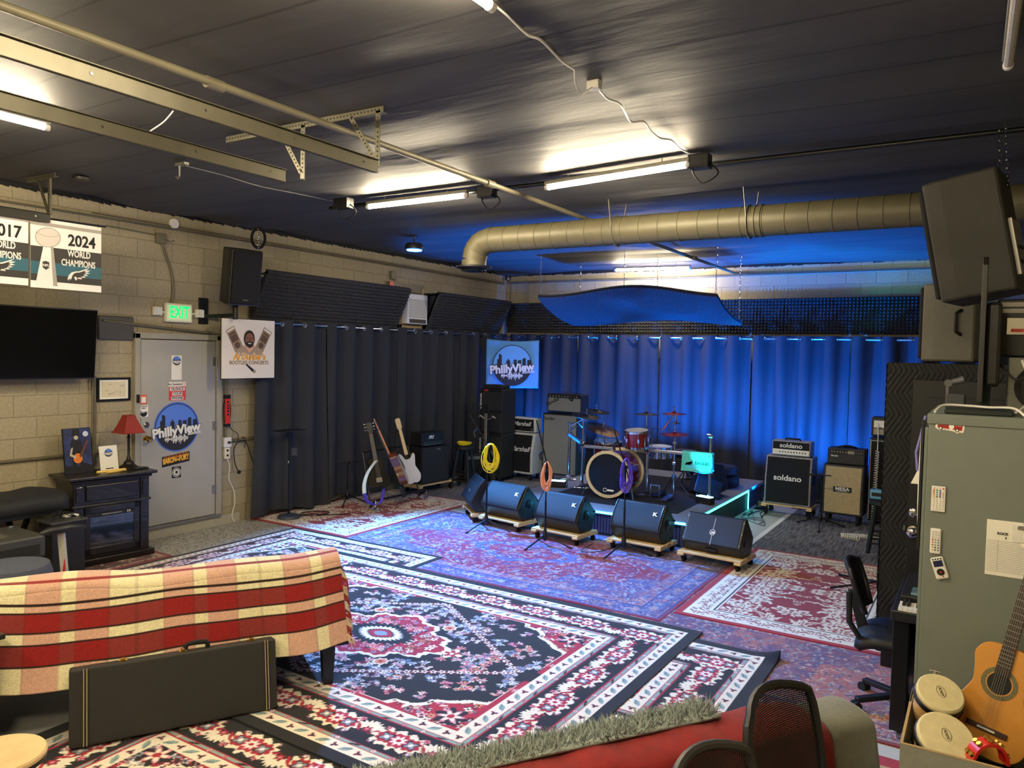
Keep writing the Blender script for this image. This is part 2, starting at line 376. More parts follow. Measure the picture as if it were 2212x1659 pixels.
def philly(parent, O, r, u, R, rimm, skym, darkm, txtm, world=False):
    MB0 = MB(); MB0.prism(circ(0, 0, R*1.06, 64), O, r, u, 0, .0015)
    if rimm: MB0.build('logo_rim', rimm, parent, world=world)
    MB().prism(circ(0, 0, R, 64), O, r, u, .0012 if rimm else .0, .0024).build('logo_ring', darkm, parent, world=world)
    MB().prism(circ(0, 0, R*.965, 64), O, r, u, .002, .0032).build('logo_sky', skym, parent, world=world)
    m = MB(); skyline(m, O, r, u, R*.98, .003, .0042); m.build('logo_skyline', darkm, parent, world=world)
    m = MB(); wave(m, O, r, u, R, .0042, .006); m.build('logo_waveform', txtm, parent, world=world)
    n = Vector(r).cross(Vector(u)); up = (Vector(u)+Vector(r)*.0).normalized(); rr = (Vector(r)+Vector(u)*.09).normalized(); uu = n.cross(rr)
    P = Vector(O) - Vector(r)*.02*R - Vector(u)*.16*R
    text('PhillyView', 'logo_text_shadow', darkm, parent, P+n*.005, rr, uu, .55*R, .075, 0, .003, world=world)
    text('PhillyView', 'logo_text', txtm, parent, P+n*.007, rr, uu, .55*R, .04, 0, .003, world=world)
    text('studios', 'logo_subtext', txtm, parent, Vector(O)+Vector(r)*.82*R-Vector(u)*.30*R+n*.007, rr, uu, .22*R, .02, 0, .003, world=world)
def sticker(name, label, O, w_, h_, m, cat='sticker'):
    t = T(name, label, cat, O)
    MB().prism(rect(-w_/2, -h_/2, w_/2, h_/2), (0, 0, 0), Y3, Z3, 0, .0015).build('sheet', m, t)
    return t
DX = 0.0355
def dp(px, py): p = at(px, py, x=DX); return Vector((DX, p.y, p.z))
lc = dp(382, 922); t = T('round_logo_sticker', 'large round blue and black skyline sticker in the middle of the grey door', 'sticker', lc)
philly(t, (0, 0, 0), Y3, Z3, 0.262, sky, skyd, mat('sticker_black', '26272b', 0.6, noise=0), whitet)
p = dp(381.5, 794); t = sticker('portrait_sign', 'narrow white notice with a small round skyline logo, topmost on the grey door', p, .125, .27, paper, 'sign')
philly(t, (.0015, 0, .075), Y3, Z3, 0.05, None, skyd, MC['sticker_black'], whitet)
p = dp(383, 830); t = sticker('no_smoking_sign', 'thin white No Smoking strip above the red sign on the grey door', p, .215, .05, paper, 'sign')
text('No Smoking', 'lettering', ink, t, (.002, -.03, 0), Y3, Z3, .034, .02); MB().tube([(.003, .078+.017*math.cos(a), .017*math.sin(a)) for a in [2*PI*i/16 for i in range(16)]], .0025, 5, True).build('no_smoking_symbol', redm, t)
p = dp(383, 850); t = sticker('silence_sign', 'red and white sign asking to silence your phone, on the grey door', p, .205, .15, mat('sign_red', 'd8423c', 0.5, noise=0), 'sign')
for i, s_ in enumerate(('SILENCE', 'YOUR', 'PHONE')):
    zz = .05 - .05*i; wv_ = (.09, .062, .075)[i]
    MB().prism(rect(-wv_, zz-.019, wv_, zz+.019), (0.0015, 0, 0), Y3, Z3, 0, .001).build('letter_backing', whitet, t)
    text(s_, 'lettering', ink, t, (.0035, 0, zz), Y3, Z3, .04, .02, space=1.05)
p = dp(310, 863); t = sticker('orange_sticker', 'small orange and white square sticker above the deadbolt', p, .075, .10, mat('sticker_orange', 'e0683a', .5, noise=0))
MB().prism(rect(-.026, -.035, .026, .028), (0.0015, 0, 0), Y3, Z3, 0, .001).build('panel', paper, t)
p = dp(310, 888); t = sticker('look_sticker', 'small white sticker with round skyline emblem just above the deadbolt', p, .105, .125, paper)
text('LOOK FOR', 'lettering', ink, t, (.0025, 0, .048), Y3, Z3, .017, .02); text('INSIDE', 'lettering', ink, t, (.0025, 0, .03), Y3, Z3, .016, .02)
m = MB(); skyline(m, (.0015, 0, -.02), Y3, Z3, .042, 0, .001); m.build('emblem', ink, t)
p = dp(380, 992); t = T('band_sticker', 'black sticker with flaming yellow lettering low on the grey door', 'sticker', p)
MB().prism([(-.17, -.075), (.17, -.035), (.17, .075), (-.17, .04)], (0, 0, 0), Y3, Z3, 0, .0015).build('sheet', ink, t)
fy = mat('flame_yellow', 'f3c93f', .5, noise=0); fo = mat('flame_orange', 'd9771e', .5, noise=0)
rr = Vector((0, 1, .11)).normalized(); uu = X3.cross(rr)
for k, (mm, b_, dd) in enumerate(((fo, .07, .002), (fy, .02, .004))):
    text('BARON', 'lettering', mm, t, (dd, -.080, -.008), rr, uu, .082, b_*.8, .1, .002, space=.95, wide=.60)
    text('von', 'lettering', mm, t, (dd, .015, -.002), rr, uu, .045, b_*.8, .1, .002, wide=.7)
    text('FURY', 'lettering', mm, t, (dd, .098, .01), rr, uu, .085, b_*.8, .1, .002, space=.95, wide=.62)
fl_ = MB()
for i in range(22):
    y0 = -.15+.3*i/21; z0 = .028+.11*y0; h = .022+.014*((i*7) % 3)
    fl_.prism([(y0-.007, z0-.012), (y0+.006, z0-.012), (y0+.004, z0+h)], (.0016, 0, 0), Y3, Z3, 0, .0014)
fl_.build('flames', fo, t)
p = dp(381, 1020); t = sticker('seal_sticker', 'small black square sticker with a white round seal, lowest on the grey door', p, .115, .125, ink)
for rad in (.05, .036, .02):
    MB().tube([(.003, rad*math.cos(a), rad*math.sin(a)) for a in [2*PI*i/24 for i in range(24)]], .0028, 5, True).build('seal_ring', whitet, t)
for k in range(8):
    a = k*PI/4; MB().prism(circ(.028*math.cos(a), .028*math.sin(a), .007, 10), (.002, 0, 0), Y3, Z3, 0, .002).build('seal_mark', whitet, t)
t = T('door_contact', 'small black alarm contact on the frame at the left of the grey door', 'sensor', (.052, -7.335, 1.555))
MB().bx(.0, .022, -.012, .012, -.045, .045).build('case', blackpl, t, bevel=.002)
# ================================================================== rugs (woven pattern stored as thread colours)
def L3(c): return np.array(lin(c))
class Rug:
    def __init__(s, W, L, res, base):
        s.W, s.L = W, L; s.nx = int(W/res)+1; s.ny = int(L/res)+1
        s.x = np.linspace(-W/2, W/2, s.nx); s.y = np.linspace(-L/2, L/2, s.ny)
        s.X, s.Y = np.meshgrid(s.x, s.y); s.A = np.empty((s.ny, s.nx, 3)); s.A[:] = L3(base)
        s.D = np.minimum(W/2-np.abs(s.X), L/2-np.abs(s.Y)); s.clip = None
    def band(s, d0, d1, c): s.A[(s.D >= d0) & (s.D < d1)] = L3(c)
    def stamp(s, cx, cy, r, fn):
        i0 = max(0, int((cx-r+s.W/2)/s.W*(s.nx-1))); i1 = min(s.nx, int((cx+r+s.W/2)/s.W*(s.nx-1))+2)
        j0 = max(0, int((cy-r+s.L/2)/s.L*(s.ny-1))); j1 = min(s.ny, int((cy+r+s.L/2)/s.L*(s.ny-1))+2)
        if i1 <= i0 or j1 <= j0: return
        fn(s.A[j0:j1, i0:i1], s.X[j0:j1, i0:i1]-cx, s.Y[j0:j1, i0:i1]-cy, s.clip[j0:j1, i0:i1] if s.clip is not None else None)
    def flower(s, cx, cy, r, c, cc, rim=None, n=5, ph=0.0, depth=.25, sq=1.0, rot=0.0):
        C, CC = L3(c), L3(cc); RI = L3(rim) if rim else None
        def fn(A, x, y, k):
            co, si = math.cos(rot), math.sin(rot); u = (x*co+y*si)/sq; v = -x*si+y*co
            q = np.hypot(u, v); t = np.arctan2(v, u); e = r*(1-depth+depth*np.cos(n*(t+ph)))
            m = q < e
            if k is not None: m &= k
            if RI is not None:
                A[m] = RI; m = m & (q < e*.78)
            A[m] = C; m = m & (q < r*.28); A[m] = CC
        s.stamp(cx, cy, r*max(1, sq)*1.02, fn)
    def leaf(s, cx, cy, a, b, rot, c):
        C = L3(c)
        def fn(A, x, y, k):
            co, si = math.cos(rot), math.sin(rot); u = (x*co+y*si)/a; v = (-x*si+y*co)/b
            m = (np.abs(v) < 1-u*u)
            if k is not None: m &= k
            A[m] = C
        s.stamp(cx, cy, max(a, b)*1.05, fn)
    def line(s, pts, r, c):
        for (a, b), (d, e) in zip(pts[:-1], pts[1:]):
            n = max(1, int(math.hypot(d-a, e-b)/(r*1.2)))
            for i in range(n): s.leaf(a+(d-a)*i/n, b+(e-b)*i/n, r, r, 0, c)
    def along(s, d, sp, fn):
        """motifs along the four sides at distance d from the edge: fn(x, y, dir angle, index)"""
        W, L = s.W/2-d, s.L/2-d
        nx = max(2, round(2*W/sp)); ny = max(2, round(2*L/sp))
        for i in range(nx):
            x = -W+2*W*i/nx
            fn(x, -L, 0.0, i); fn(-x, L, PI, i)
        for i in range(ny):
            y = -L+2*L*i/ny
            fn(W, y, PI/2, i); fn(-W, -y, -PI/2, i)
    def mirror(s):
        """the weave repeats in four quarters"""
        hx, hy = (s.nx+1)//2, (s.ny+1)//2
        q = s.A[:hy, :hx]
        s.A[:hy, s.nx-hx:] = q[:, ::-1]; s.A[s.ny-hy:, :] = s.A[:hy, :][::-1]
    def build(s, name, loc, rz, label, z, mat_, curl=0.0, group=None):
        n = np.random.RandomState(5).uniform(.9, 1.08, (s.ny, s.nx, 1)); A = np.clip(s.A*n, 0, 1)
        nx, ny = s.nx, s.ny; V = np.zeros((ny, nx, 3)); V[..., 0] = s.X; V[..., 1] = s.Y
        V[..., 2] = z + 0.0012*np.sin(s.X*9+s.Y*5)*np.sin(s.Y*7) + .0012
        if curl: 
            q = np.clip(1-np.hypot(s.X-s.W/2, s.Y-s.L/2)/.22, 0, 1); V[..., 2] += curl*q*q
        V = V.reshape(-1, 3)
        idx = np.arange(nx*ny).reshape(ny, nx)
        F = np.stack([idx[:-1, :-1], idx[:-1, 1:], idx[1:, 1:], idx[1:, :-1]], -1).reshape(-1, 4)
        ring = np.concatenate([idx[0, :], idx[1:, -1], idx[-1, -2::-1], idx[-2:0:-1, 0]])
        low = V[ring].copy(); low[:, 2] = max(0.0005, z-0.006)
        k = len(ring); li = nx*ny+np.arange(k); nxt = np.roll(np.arange(k), -1)
        S = np.stack([ring, li, li[nxt], ring[nxt]], -1)
        F = np.concatenate([F, S]); V = np.concatenate([V, low])
        me = bpy.data.meshes.new(name)
        me.vertices.add(len(V)); me.vertices.foreach_set('co', V.ravel())
        me.loops.add(len(F)*4); me.loops.foreach_set('vertex_index', F.ravel().astype(np.int32))
        me.polygons.add(len(F)); me.polygons.foreach_set('loop_start', (np.arange(len(F))*4).astype(np.int32))
        me.update(calc_edges=True)
        ca = me.color_attributes.new('Col', 'FLOAT_COLOR', 'POINT')
        R4 = np.ones((len(V), 4), dtype=np.float32); R4[:nx*ny, :3] = A.reshape(-1, 3); R4[nx*ny:, :3] = A.reshape(-1, 3)[ring]*.8
        ca.data.foreach_set('color', R4.ravel())
        me.materials.append(mat_)
        o = bpy.data.objects.new(name, me); COL.objects.link(o); o.location = loc; o.rotation_euler.z = rz
        return tag(o, label, 'rug', group)
rugm = colmat('rug_wool')
K, CR, RD, TE, BL, PK, WH, GY, MA, OR = '0c0d12', 'ece2cb', 'a81c34', '8aa29c', '7f97b8', 'd98a9a', 'f0ece4', '8e93a3', '5c1526', 'd98a68'
rnd = random.Random(11)
def spray(r, cx, cy, sc, rot, pal):
    """small branch of blossoms"""
    pts = []
    for k in range(4):
        a = rot+(-.7+.45*k); q = sc*(.45+.55*rnd.random()); pts.append((cx+q*math.cos(a), cy+q*math.sin(a)))
    for p in pts: r.line([(cx, cy), p], sc*.035, pal[3])
    for p in pts: r.flower(p[0], p[1], sc*.25, pal[rnd.randrange(2)], pal[2], pal[3] if rnd.random() < .5 else None, 5, rnd.random())
    for k in range(4):
        a = rot+PI+(-.9+.6*k); r.leaf(cx+sc*.4*math.cos(a), cy+sc*.4*math.sin(a), sc*.24, sc*.08, a, pal[k % 2])
    r.flower(cx, cy, sc*.24, pal[0], pal[2], pal[1], 5)
def black_rug(W, L, res, wb=0.10, s_=1.0, medallion=True, crr=CR):
    r = Rug(W, L, res, K)
    e = [wb, wb+.085*s_, wb+.125*s_, wb+.40*s_, wb+.44*s_, wb+.53*s_]
    r.band(e[0], e[1], crr); r.band(e[1], e[1]+.008, RD); r.band(e[1]+.008, e[2], TE); r.band(e[2]-.008, e[2], RD)
    r.band(e[3], e[4], TE); r.band(e[3], e[3]+.008, RD); r.band(e[4]-.008, e[4], RD); r.band(e[4], e[5], crr)
    for d in ((e[0]+e[1])/2, (e[4]+e[5])/2):
        def f(x, y, a, i):
            if i % 2: r.leaf(x, y, .045*s_, .018*s_, a+.6, TE); r.line([(x-.02*math.cos(a), y-.02*math.sin(a)), (x+.03*math.cos(a+.6), y+.03*math.sin(a+.6))], .004, '5f6f74')
            else: r.flower(x, y, .028*s_, K, MA, PK, 3, a, .3)
        r.along(d, .085*s_, f)
    for d in ((e[1]+e[2])/2, (e[3]+e[4])/2):
        r.along(d, .13*s_, lambda x, y, a, i: r.flower(x, y, .019*s_, PK if i % 2 else WH, RD, RD, 4) if i % 3 else r.leaf(x, y, .04*s_, .008*s_, a+.25, K))
    dm = (e[2]+e[3])/2
    def g(x, y, a, i):
        c, s2 = math.cos(a), math.sin(a)
        if i % 2 == 0:
            for q, w_ in ((-.085, .062), (.0, .075), (.085, .062)):
                r.flower(x+c*q*s_, y+s2*q*s_, (w_+.038)*s_, CR, CR, None, 9, .2, .17)
            for q, w_ in ((-.085, .05), (.0, .062), (.085, .05)): r.flower(x+c*q*s_, y+s2*q*s_, (w_+.016)*s_, RD, RD, None, 8, .2, .1)
            for q in (-.085, .085): r.flower(x+c*q*s_, y+s2*q*s_, .05*s_, GY, WH, K, 4, PI/4, .22)
            r.flower(x, y, .056*s_, WH, RD, PK, 8, 0, .2)
        else:
            for t_ in (-1, 1):
                for k in range(5):
                    b = a+PI/2+t_*(.1+.33*k); r.leaf(x+.045*s_*math.cos(b), y+.045*s_*math.sin(b), .06*s_, .016*s_, b, CR)
            r.flower(x, y, .036*s_, RD, PK, MA, 6, 0, .2)
            for t_ in (-1, 1):
                r.flower(x+t_*c*.10*s_-s2*.08*s_, y+t_*s2*.10*s_+c*.08*s_, .03*s_, PK, RD, MA, 5)
                r.flower(x+t_*c*.10*s_+s2*.08*s_, y+t_*s2*.10*s_-c*.08*s_, .024*s_, GY, WH, RD, 5)
                r.leaf(x+t_*c*.06*s_, y+t_*s2*.06*s_, .05*s_, .012*s_, a+t_*.9, RD)
    r.along(dm, .225*s_, g)
    # field with scalloped red corners
    fw, fh = W/2-e[5], L/2-e[5]
    X, Y = np.abs(r.X), np.abs(r.Y); ins = r.D > e[5]
    u = (fw-X)/fw; v = (fh-Y)/fh
    cs = u*1.15+v*1.0 + .05*np.abs(np.sin(11*(u-v)))
    step = .05*np.round(np.sin((u-v)*14)*1.2)
    q = cs+step*.35
    red = ins & (q < .52); rim = ins & (q >= .52) & (q < .575)
    edge = ins & ((u < .035) | (v < .045))
    r.A[rim | edge & (q < .9)] = L3(CR); r.A[red | (ins & ((u < .03) | (v < .038)) & (q < .95))] = L3(RD)
    r.clip = rim
    for i in range(400): r.flower(rnd.uniform(-fw, fw), rnd.uniform(-fh, fh), .013, K, RD, None, 4)
    r.clip = red
    for i in range(150):
        a, b = rnd.uniform(.45*fw, fw), rnd.uniform(.4*fh, fh)
        c = rnd.choice((PK, CR, GY, K, MA, OR)); r.flower(-a, -b, rnd.uniform(.018, .036), c, K if c != K else PK, rnd.choice((None, WH, K)), rnd.choice((4, 5, 6)), rnd.random())
        if i % 2: r.leaf(-a+.04, -b+.02, .03, .01, rnd.random()*6, rnd.choice((K, GY, CR)))
    r.clip = None
    r.flower(-fw*.90, -fh*.86, .11, K, K, None, 6, 0, .2); r.flower(-fw*.90, -fh*.86, .085, CR, RD, PK, 6, .3, .3)
    r.clip = ins & (q >= .64)
    for i in range(46):
        for _ in range(20):
            a, b = rnd.uniform(.02, 1)*fw, rnd.uniform(.02, 1)*fh
            if (a/(.42*fw))**2+(b/(.5*fh))**2 > 1 and ((fw-a)/fw*1.15+(fh-b)/fh) > .66: break
        spray(r, -a, -b, rnd.uniform(.055, .10), rnd.random()*6.28, rnd.choice(((PK, CR, K, RD), (GY, WH, RD, MA), (CR, PK, RD, GY), (BL, WH, MA, GY), (OR, PK, RD, CR))))
    for i in range(26):
        t = (i+.5)/26; a = fw*t; b = fh*(1-1.06*t)
        if b > 0: r.flower(-a*.93, -b*.93-.02, .034, WH, K, RD, 5, t*9)
    r.clip = None
    if medallion:
        mw_, mh = min(fw*.42, .75), min(fh*.46, .62)
        T_ = np.arctan2(r.Y/mh, r.X/mw_); Q = np.hypot(r.X/mw_, r.Y/mh)
        lob = 1+.10*np.cos(4*T_)+.07*np.cos(12*T_)+.02*np.cos(40*T_)
        r.A[(Q < lob*1.0)] = L3(CR); r.A[(Q < lob*.91)] = L3(RD)
        r.clip = (Q < lob*.88) & (Q > .42)
        for i in range(40):
            t = rnd.random()*PI/2; q_ = rnd.uniform(.45, .88); c = rnd.choice((PK, GY, OR, CR, K)); r.flower(-q_*mw_*math.cos(t), -q_*mh*math.sin(t), rnd.uniform(.02, .038), c, RD, rnd.choice((K, WH, None)), 5, t)
        r.clip = None
        jag = 1+.24*np.abs(((T_*14/PI) % 1)-.5)*2
        Q2 = (np.abs(r.X/mw_)**1.5+np.abs(r.Y/mh)**1.5)**(1/1.5)
        r.A[Q2 < .46*jag] = L3(K); r.A[Q2 < .36*(2.05-jag)] = L3(WH); r.A[Q2 < .20*jag] = L3(K); r.A[Q2 < .19] = L3(RD); r.A[Q2 < .11] = L3(BL)
        for sx in (-1, 1):
            r.flower(sx*mw_*1.17, 0, .085, CR, RD, None, 4, 0, .3); r.flower(sx*mw_*1.17, 0, .06, RD, CR, None, 5)
            for sy in (-1, 1): r.flower(sx*mw_*.62, sy*mh*.98, .06, OR, RD, CR, 8, 0, .1)
    A = r.A.copy(); r.mirror()
    r.A[r.D < e[5]] = A[r.D < e[5]]
    return r
def floral_rug(W, L, res, seed, field, motif, bord, edge, ew=.07, bw=.26, dens=1.0, dark=MA, pal=None, line_=K, msz=1.0):
    q = random.Random(seed); r = Rug(W, L, res, field)
    ins = r.D > ew+bw+.03
    r.band(0, ew, edge); r.band(ew, ew+.012, motif); r.band(ew+.012, ew+bw, bord); r.band(ew+bw, ew+bw+.01, line_); r.band(ew+bw+.01, ew+bw+.03, bord)
    r.clip = ins
    n = int(W*L*26*dens); pal = pal or [motif]
    for i in range(n):
        cx, cy = -q.uniform(0, W/2), -q.uniform(0, L/2); k = q.random(); m = q.choice(pal)
        if k < .35:
            a = q.random()*6.28; R_ = q.uniform(.10, .26)*msz; w_ = q.uniform(.8, 2.6)
            pts = [(cx+R_*math.cos(a+w_*t/9)-R_*math.cos(a), cy+R_*math.sin(a+w_*t/9)-R_*math.sin(a)) for t in range(10)]
            r.line(pts, .009*msz, m)
            for t in (2, 4, 6, 8): r.leaf(pts[t][0], pts[t][1], .04*msz, .014*msz, a+t, m)
        elif k < .75: r.flower(cx, cy, q.uniform(.03, .07)*msz, m, field, None, q.choice((4, 5, 6, 8)), q.random(), .35, q.choice((.7, 1, 1.5)), q.random()*3)
        else:
            R_ = q.uniform(.07, .14)*msz; r.flower(cx, cy, R_, m, m, None, q.choice((6, 8, 10)), q.random(), .18, 1.3, q.random()*3); r.flower(cx, cy, R_*.72, field, m, None, 8, 0, .25, 1.3); r.flower(cx, cy, R_*.45, m, dark, None, 6)
    r.clip = None
    r.mirror()
    def g(x, y, a, i):
        c, s2 = math.cos(a), math.sin(a); t = -.25+.5*(i % 2)
        r.flower(x-s2*t*bw*.5, y+c*t*bw*.5, .05*msz, field, bord, dark, 6, a, .4)
        for s_ in (-1, 1):
            r.leaf(x+s_*c*.06*msz, y+s_*s2*.06*msz, .04*msz, .011*msz, a+s_*.7, field); r.leaf(x+s_*c*.04*msz-s2*.05, y+s_*s2*.04*msz+c*.05, .03*msz, .008*msz, a-s_*.9, dark)
            r.flower(x+s_*c*.07*msz+s2*.06*msz*s_, y+s_*s2*.07*msz-c*.06*msz*s_, .02*msz, dark, bord, None, 5)
    r.along(ew+bw/2, .15*msz, g)
    return r
def faded_rug(W, L, res, seed, pal, field, med, bands, edge, ew=.04, spec=70, gain=1.0, ms=1.0):
    """distressed fine all-over pattern"""
    q = random.Random(seed); r = Rug(W, L, res, field); r.band(0, ew, edge)
    d = ew
    for w_, c in bands: r.band(d, d+w_, c); d += w_
    if med:
        T_ = np.arctan2(r.Y/(L*.36), r.X/(W*.36)); Q = np.hypot(r.X/(W*.36), r.Y/(L*.36))
        lob = 1+.14*np.cos(4*T_)+.08*np.cos(12*T_)
        r.A[(Q < lob) & (r.D > d)] = L3(med); r.A[Q < lob*.42] = L3(field)
        r.A[(Q < lob*.30)] = L3(med)
    n = int(W*L*spec)
    for i in range(n):
        cx, cy = -q.uniform(0, W/2), -q.uniform(0, L/2); c = q.choice(pal); k = q.random()
        if min(W/2+cx, L/2+cy) < ew+.01: continue
        if k < .5: r.flower(cx, cy, q.uniform(.012, .035)*ms, c, q.choice(pal), None, q.choice((4, 5, 6)), q.random(), .4)
        elif k < .8: r.leaf(cx, cy, q.uniform(.02, .06)*ms, .010*ms, q.random()*6, c)
        else:
            a = q.random()*6.28; R_ = q.uniform(.04, .12)*ms; r.line([(cx+R_*math.cos(a+.3*t), cy+R_*math.sin(a+.3*t)) for t in range(7)], .006*ms, c)
    d = ew
    r.mirror()
    for w_, c in bands:
        if w_ < .05: r.band(d, d+w_*.5, pal[0])
        else: r.along(d+w_/2, .12, lambda x, y, a, i: (r.flower(x, y, w_*.32, pal[i % len(pal)], pal[1], pal[2], 6, 0, .3), r.leaf(x+.06*math.cos(a), y+.06*math.sin(a), .035, .012, a+.8, pal[(i+1) % len(pal)])))
        d += w_
    # wear: soft patches where the field colour shows through
    rs = np.random.RandomState(seed); g = rs.rand(14, 14); iy = np.linspace(0, 12.99, r.ny); ix = np.linspace(0, 12.99, r.nx)
    a, b = iy.astype(int), ix.astype(int); fy, fx = (iy-a)[:, None], (ix-b)[None]
    N = g[a][:, b]*(1-fy)*(1-fx)+g[a+1][:, b]*fy*(1-fx)+g[a][:, b+1]*(1-fy)*fx+g[a+1][:, b+1]*fy*fx
    k = (np.clip((N-.45)*2.2, 0, 1)*.45)[..., None]*(rs.rand(r.ny, r.nx, 1)*.6+.4)
    r.A = (r.A*(1-k)+L3(field)*k)*gain
    return r
def put(r, x0, x1, y0, y1, *a, **k): return r.build('area_rug', ((x0+x1)/2, (y0+y1)/2, 0), k.pop('rz', 0), *a, **k)
# linoleum mat and office carpet
def speckmat():
    m = bpy.data.materials.new('speckled_linoleum'); m.use_nodes = True; nt = m.node_tree; b = nt.nodes['Principled BSDF']
    tc = nt.nodes.new('ShaderNodeTexCoord'); n = nt.nodes.new('ShaderNodeTexNoise'); n.inputs['Scale'].default_value = 26; n.inputs['Detail'].default_value = 2; n.inputs['Distortion'].default_value = 2.5
    nt.links.new(tc.outputs['Object'], n.inputs['Vector']); cr = nt.nodes.new('ShaderNodeValToRGB'); nt.links.new(n.outputs[0], cr.inputs[0])
    e = cr.color_ramp.elements; e[0].position = .44; e[0].color = (.10, .10, .09, 1); e[1].position = .50; e[1].color = (.48, .46, .40, 1)
    nt.links.new(cr.outputs[0], b.inputs['Base Color']); b.inputs['Roughness'].default_value = .5; return m
tag(MB().bx(0.035, .90, -7.39, -5.80, 0.0, .003).build('floor_mat', speckmat()), 'grey speckled vinyl floor mat in front of the grey exit door', 'mat')
def carpetmat():
    m = bpy.data.materials.new('office_carpet'); m.use_nodes = True; nt = m.node_tree; b = nt.nodes['Principled BSDF']
    tc = nt.nodes.new('ShaderNodeTexCoord'); mp = nt.nodes.new('ShaderNodeMapping'); mp.inputs['Scale'].default_value = (55, 4, 1)
    nt.links.new(tc.outputs['Object'], mp.inputs[0]); n = nt.nodes.new('ShaderNodeTexNoise'); n.inputs['Scale'].default_value = 1; n.inputs['Detail'].default_value = 3; nt.links.new(mp.outputs[0], n.inputs['Vector'])
    cr = nt.nodes.new('ShaderNodeValToRGB'); nt.links.new(n.outputs[0], cr.inputs[0]); e = cr.color_ramp.elements
    e[0].position = .38; e[0].color = (.055, .055, .06, 1); e[1].position = .6; e[1].color = (.19, .19, .195, 1)
    nt.links.new(cr.outputs[0], b.inputs['Base Color']); b.inputs['Roughness'].default_value = .95
    bp = nt.nodes.new('ShaderNodeBump'); bp.inputs['Strength'].default_value = .6; bp.inputs['Distance'].default_value = .004; nt.links.new(n.outputs[0], bp.inputs['Height']); nt.links.new(bp.outputs[0], b.inputs['Normal'])
    return m
cpm = carpetmat()
tag(MB().bx(.25, 2.45, -3.28, -.05, 0, .004).build('carpet', cpm), 'grey striped office carpet left of the drum riser', 'carpet')
tag(MB().bx(5.50, XR-.05, -3.45, -.05, 0, .004).build('carpet', cpm), 'grey striped office carpet under the amplifiers right of the drum riser', 'carpet')
r = faded_rug(.75, 1.75, .01, 3, ['5e1a1f', 'b08a78', '3a1418', '8a3a38', 'c9b49c'], '48171a', None, [(.05, 'a58a76')], '7a1724', .05); r.build('area_rug', (.42, -8.28, 0), 0, 'dark red patterned rug under the black mantel fireplace', .004, rugm)
# small rug at the lower right edge, under the brown one
put(floral_rug(1.3, 1.5, .008, 9, '3a1614', 'b89a72', 'caa97a', 'a41f30', .11, .10, 3.0, msz=.4), 7.05, 8.35, -9.1, -7.6, 'red bordered rug at the lower right beside the grey throw', .004, rugm)
# faded multicolour rug on the right
put(faded_rug(2.5, 3.2, .009, 21, ['3f4f86', 'b4574f', 'd8b9a4', '8a8aa0', 'c98a7c', '46405e', '7aa0a8'], 'a86a68', '6a4f70', [(.03, 'c9a890'), (.16, '8a4a52'), (.03, '3a3550'), (.05, 'b98a80')], '8a3a3c', .03, 240, .9, .68), 5.05, 7.55, -7.45, -4.25, 'faded pink and blue oriental rug on the right, partly under the black one', .007, rugm)
# purple centre rug
put(faded_rug(3.95, 2.37, .0095, 31, ['2f4fa0', 'e0b0a8', '8fa6cc', 'b9586e', 'd6cfd8', '39306a', 'c98e7a'], '6a5f96', 'a82848', [(.03, 'e0a890'), (.18, '5f62a0'), (.03, 'd8a08c'), (.10, 'b0788a')], 'a3183e', .035, 210, .62, .75), 1.60, 5.55, -6.34, -3.97, 'large faded purple and red rug under the row of stage monitors', .010, rugm)
# red and cream florals
put(floral_rug(1.62, 2.55, .008, 41, '8f1824', 'e2d4ba', 'e6dcc6', '9b1c2c', .05, .17, .95, msz=.85), .02+.02, 1.64, -5.84, -3.29, 'red and cream floral rug below the left curtain and guitar stand', .012, rugm)
put(floral_rug(1.62, 2.62, .0075, 43, '8c1722', 'e2d4ba', 'e8dfca', 'a01d2d', .055, .20, .92, msz=.85), 5.57, 7.19, -6.08, -3.46, 'red and cream floral rug on the right beside the office chair', .014, rugm)
# black bordered ones
put(black_rug(2.2, 3.4, .0075, .06, .8, medallion=False), .86-.03, 3.03, -9.25, -5.86, 'black and blue bordered rug on the left beyond the futon', .013, rugm)
put(black_rug(2.0, 1.9, .006, .085, 1.0, medallion=False), 4.53, 6.53, -8.45, -6.55, 'black bordered floral rug showing beyond the right edge of the largest rug', .017, rugm, curl=.05)
put(black_rug(3.2, 2.3, .007, .10, 1.0, medallion=True), 3.4, 6.6, -11.3, -9.12, 'black and cream rug in the foreground under the guitar case', .010, rugm)
put(black_rug(3.93, 2.93, .006, .085, 1.0), 1.97, 5.90, -9.30, -6.37, 'largest black rug with a red lobed medallion in the room centre', .021, rugm, rz=-.015)
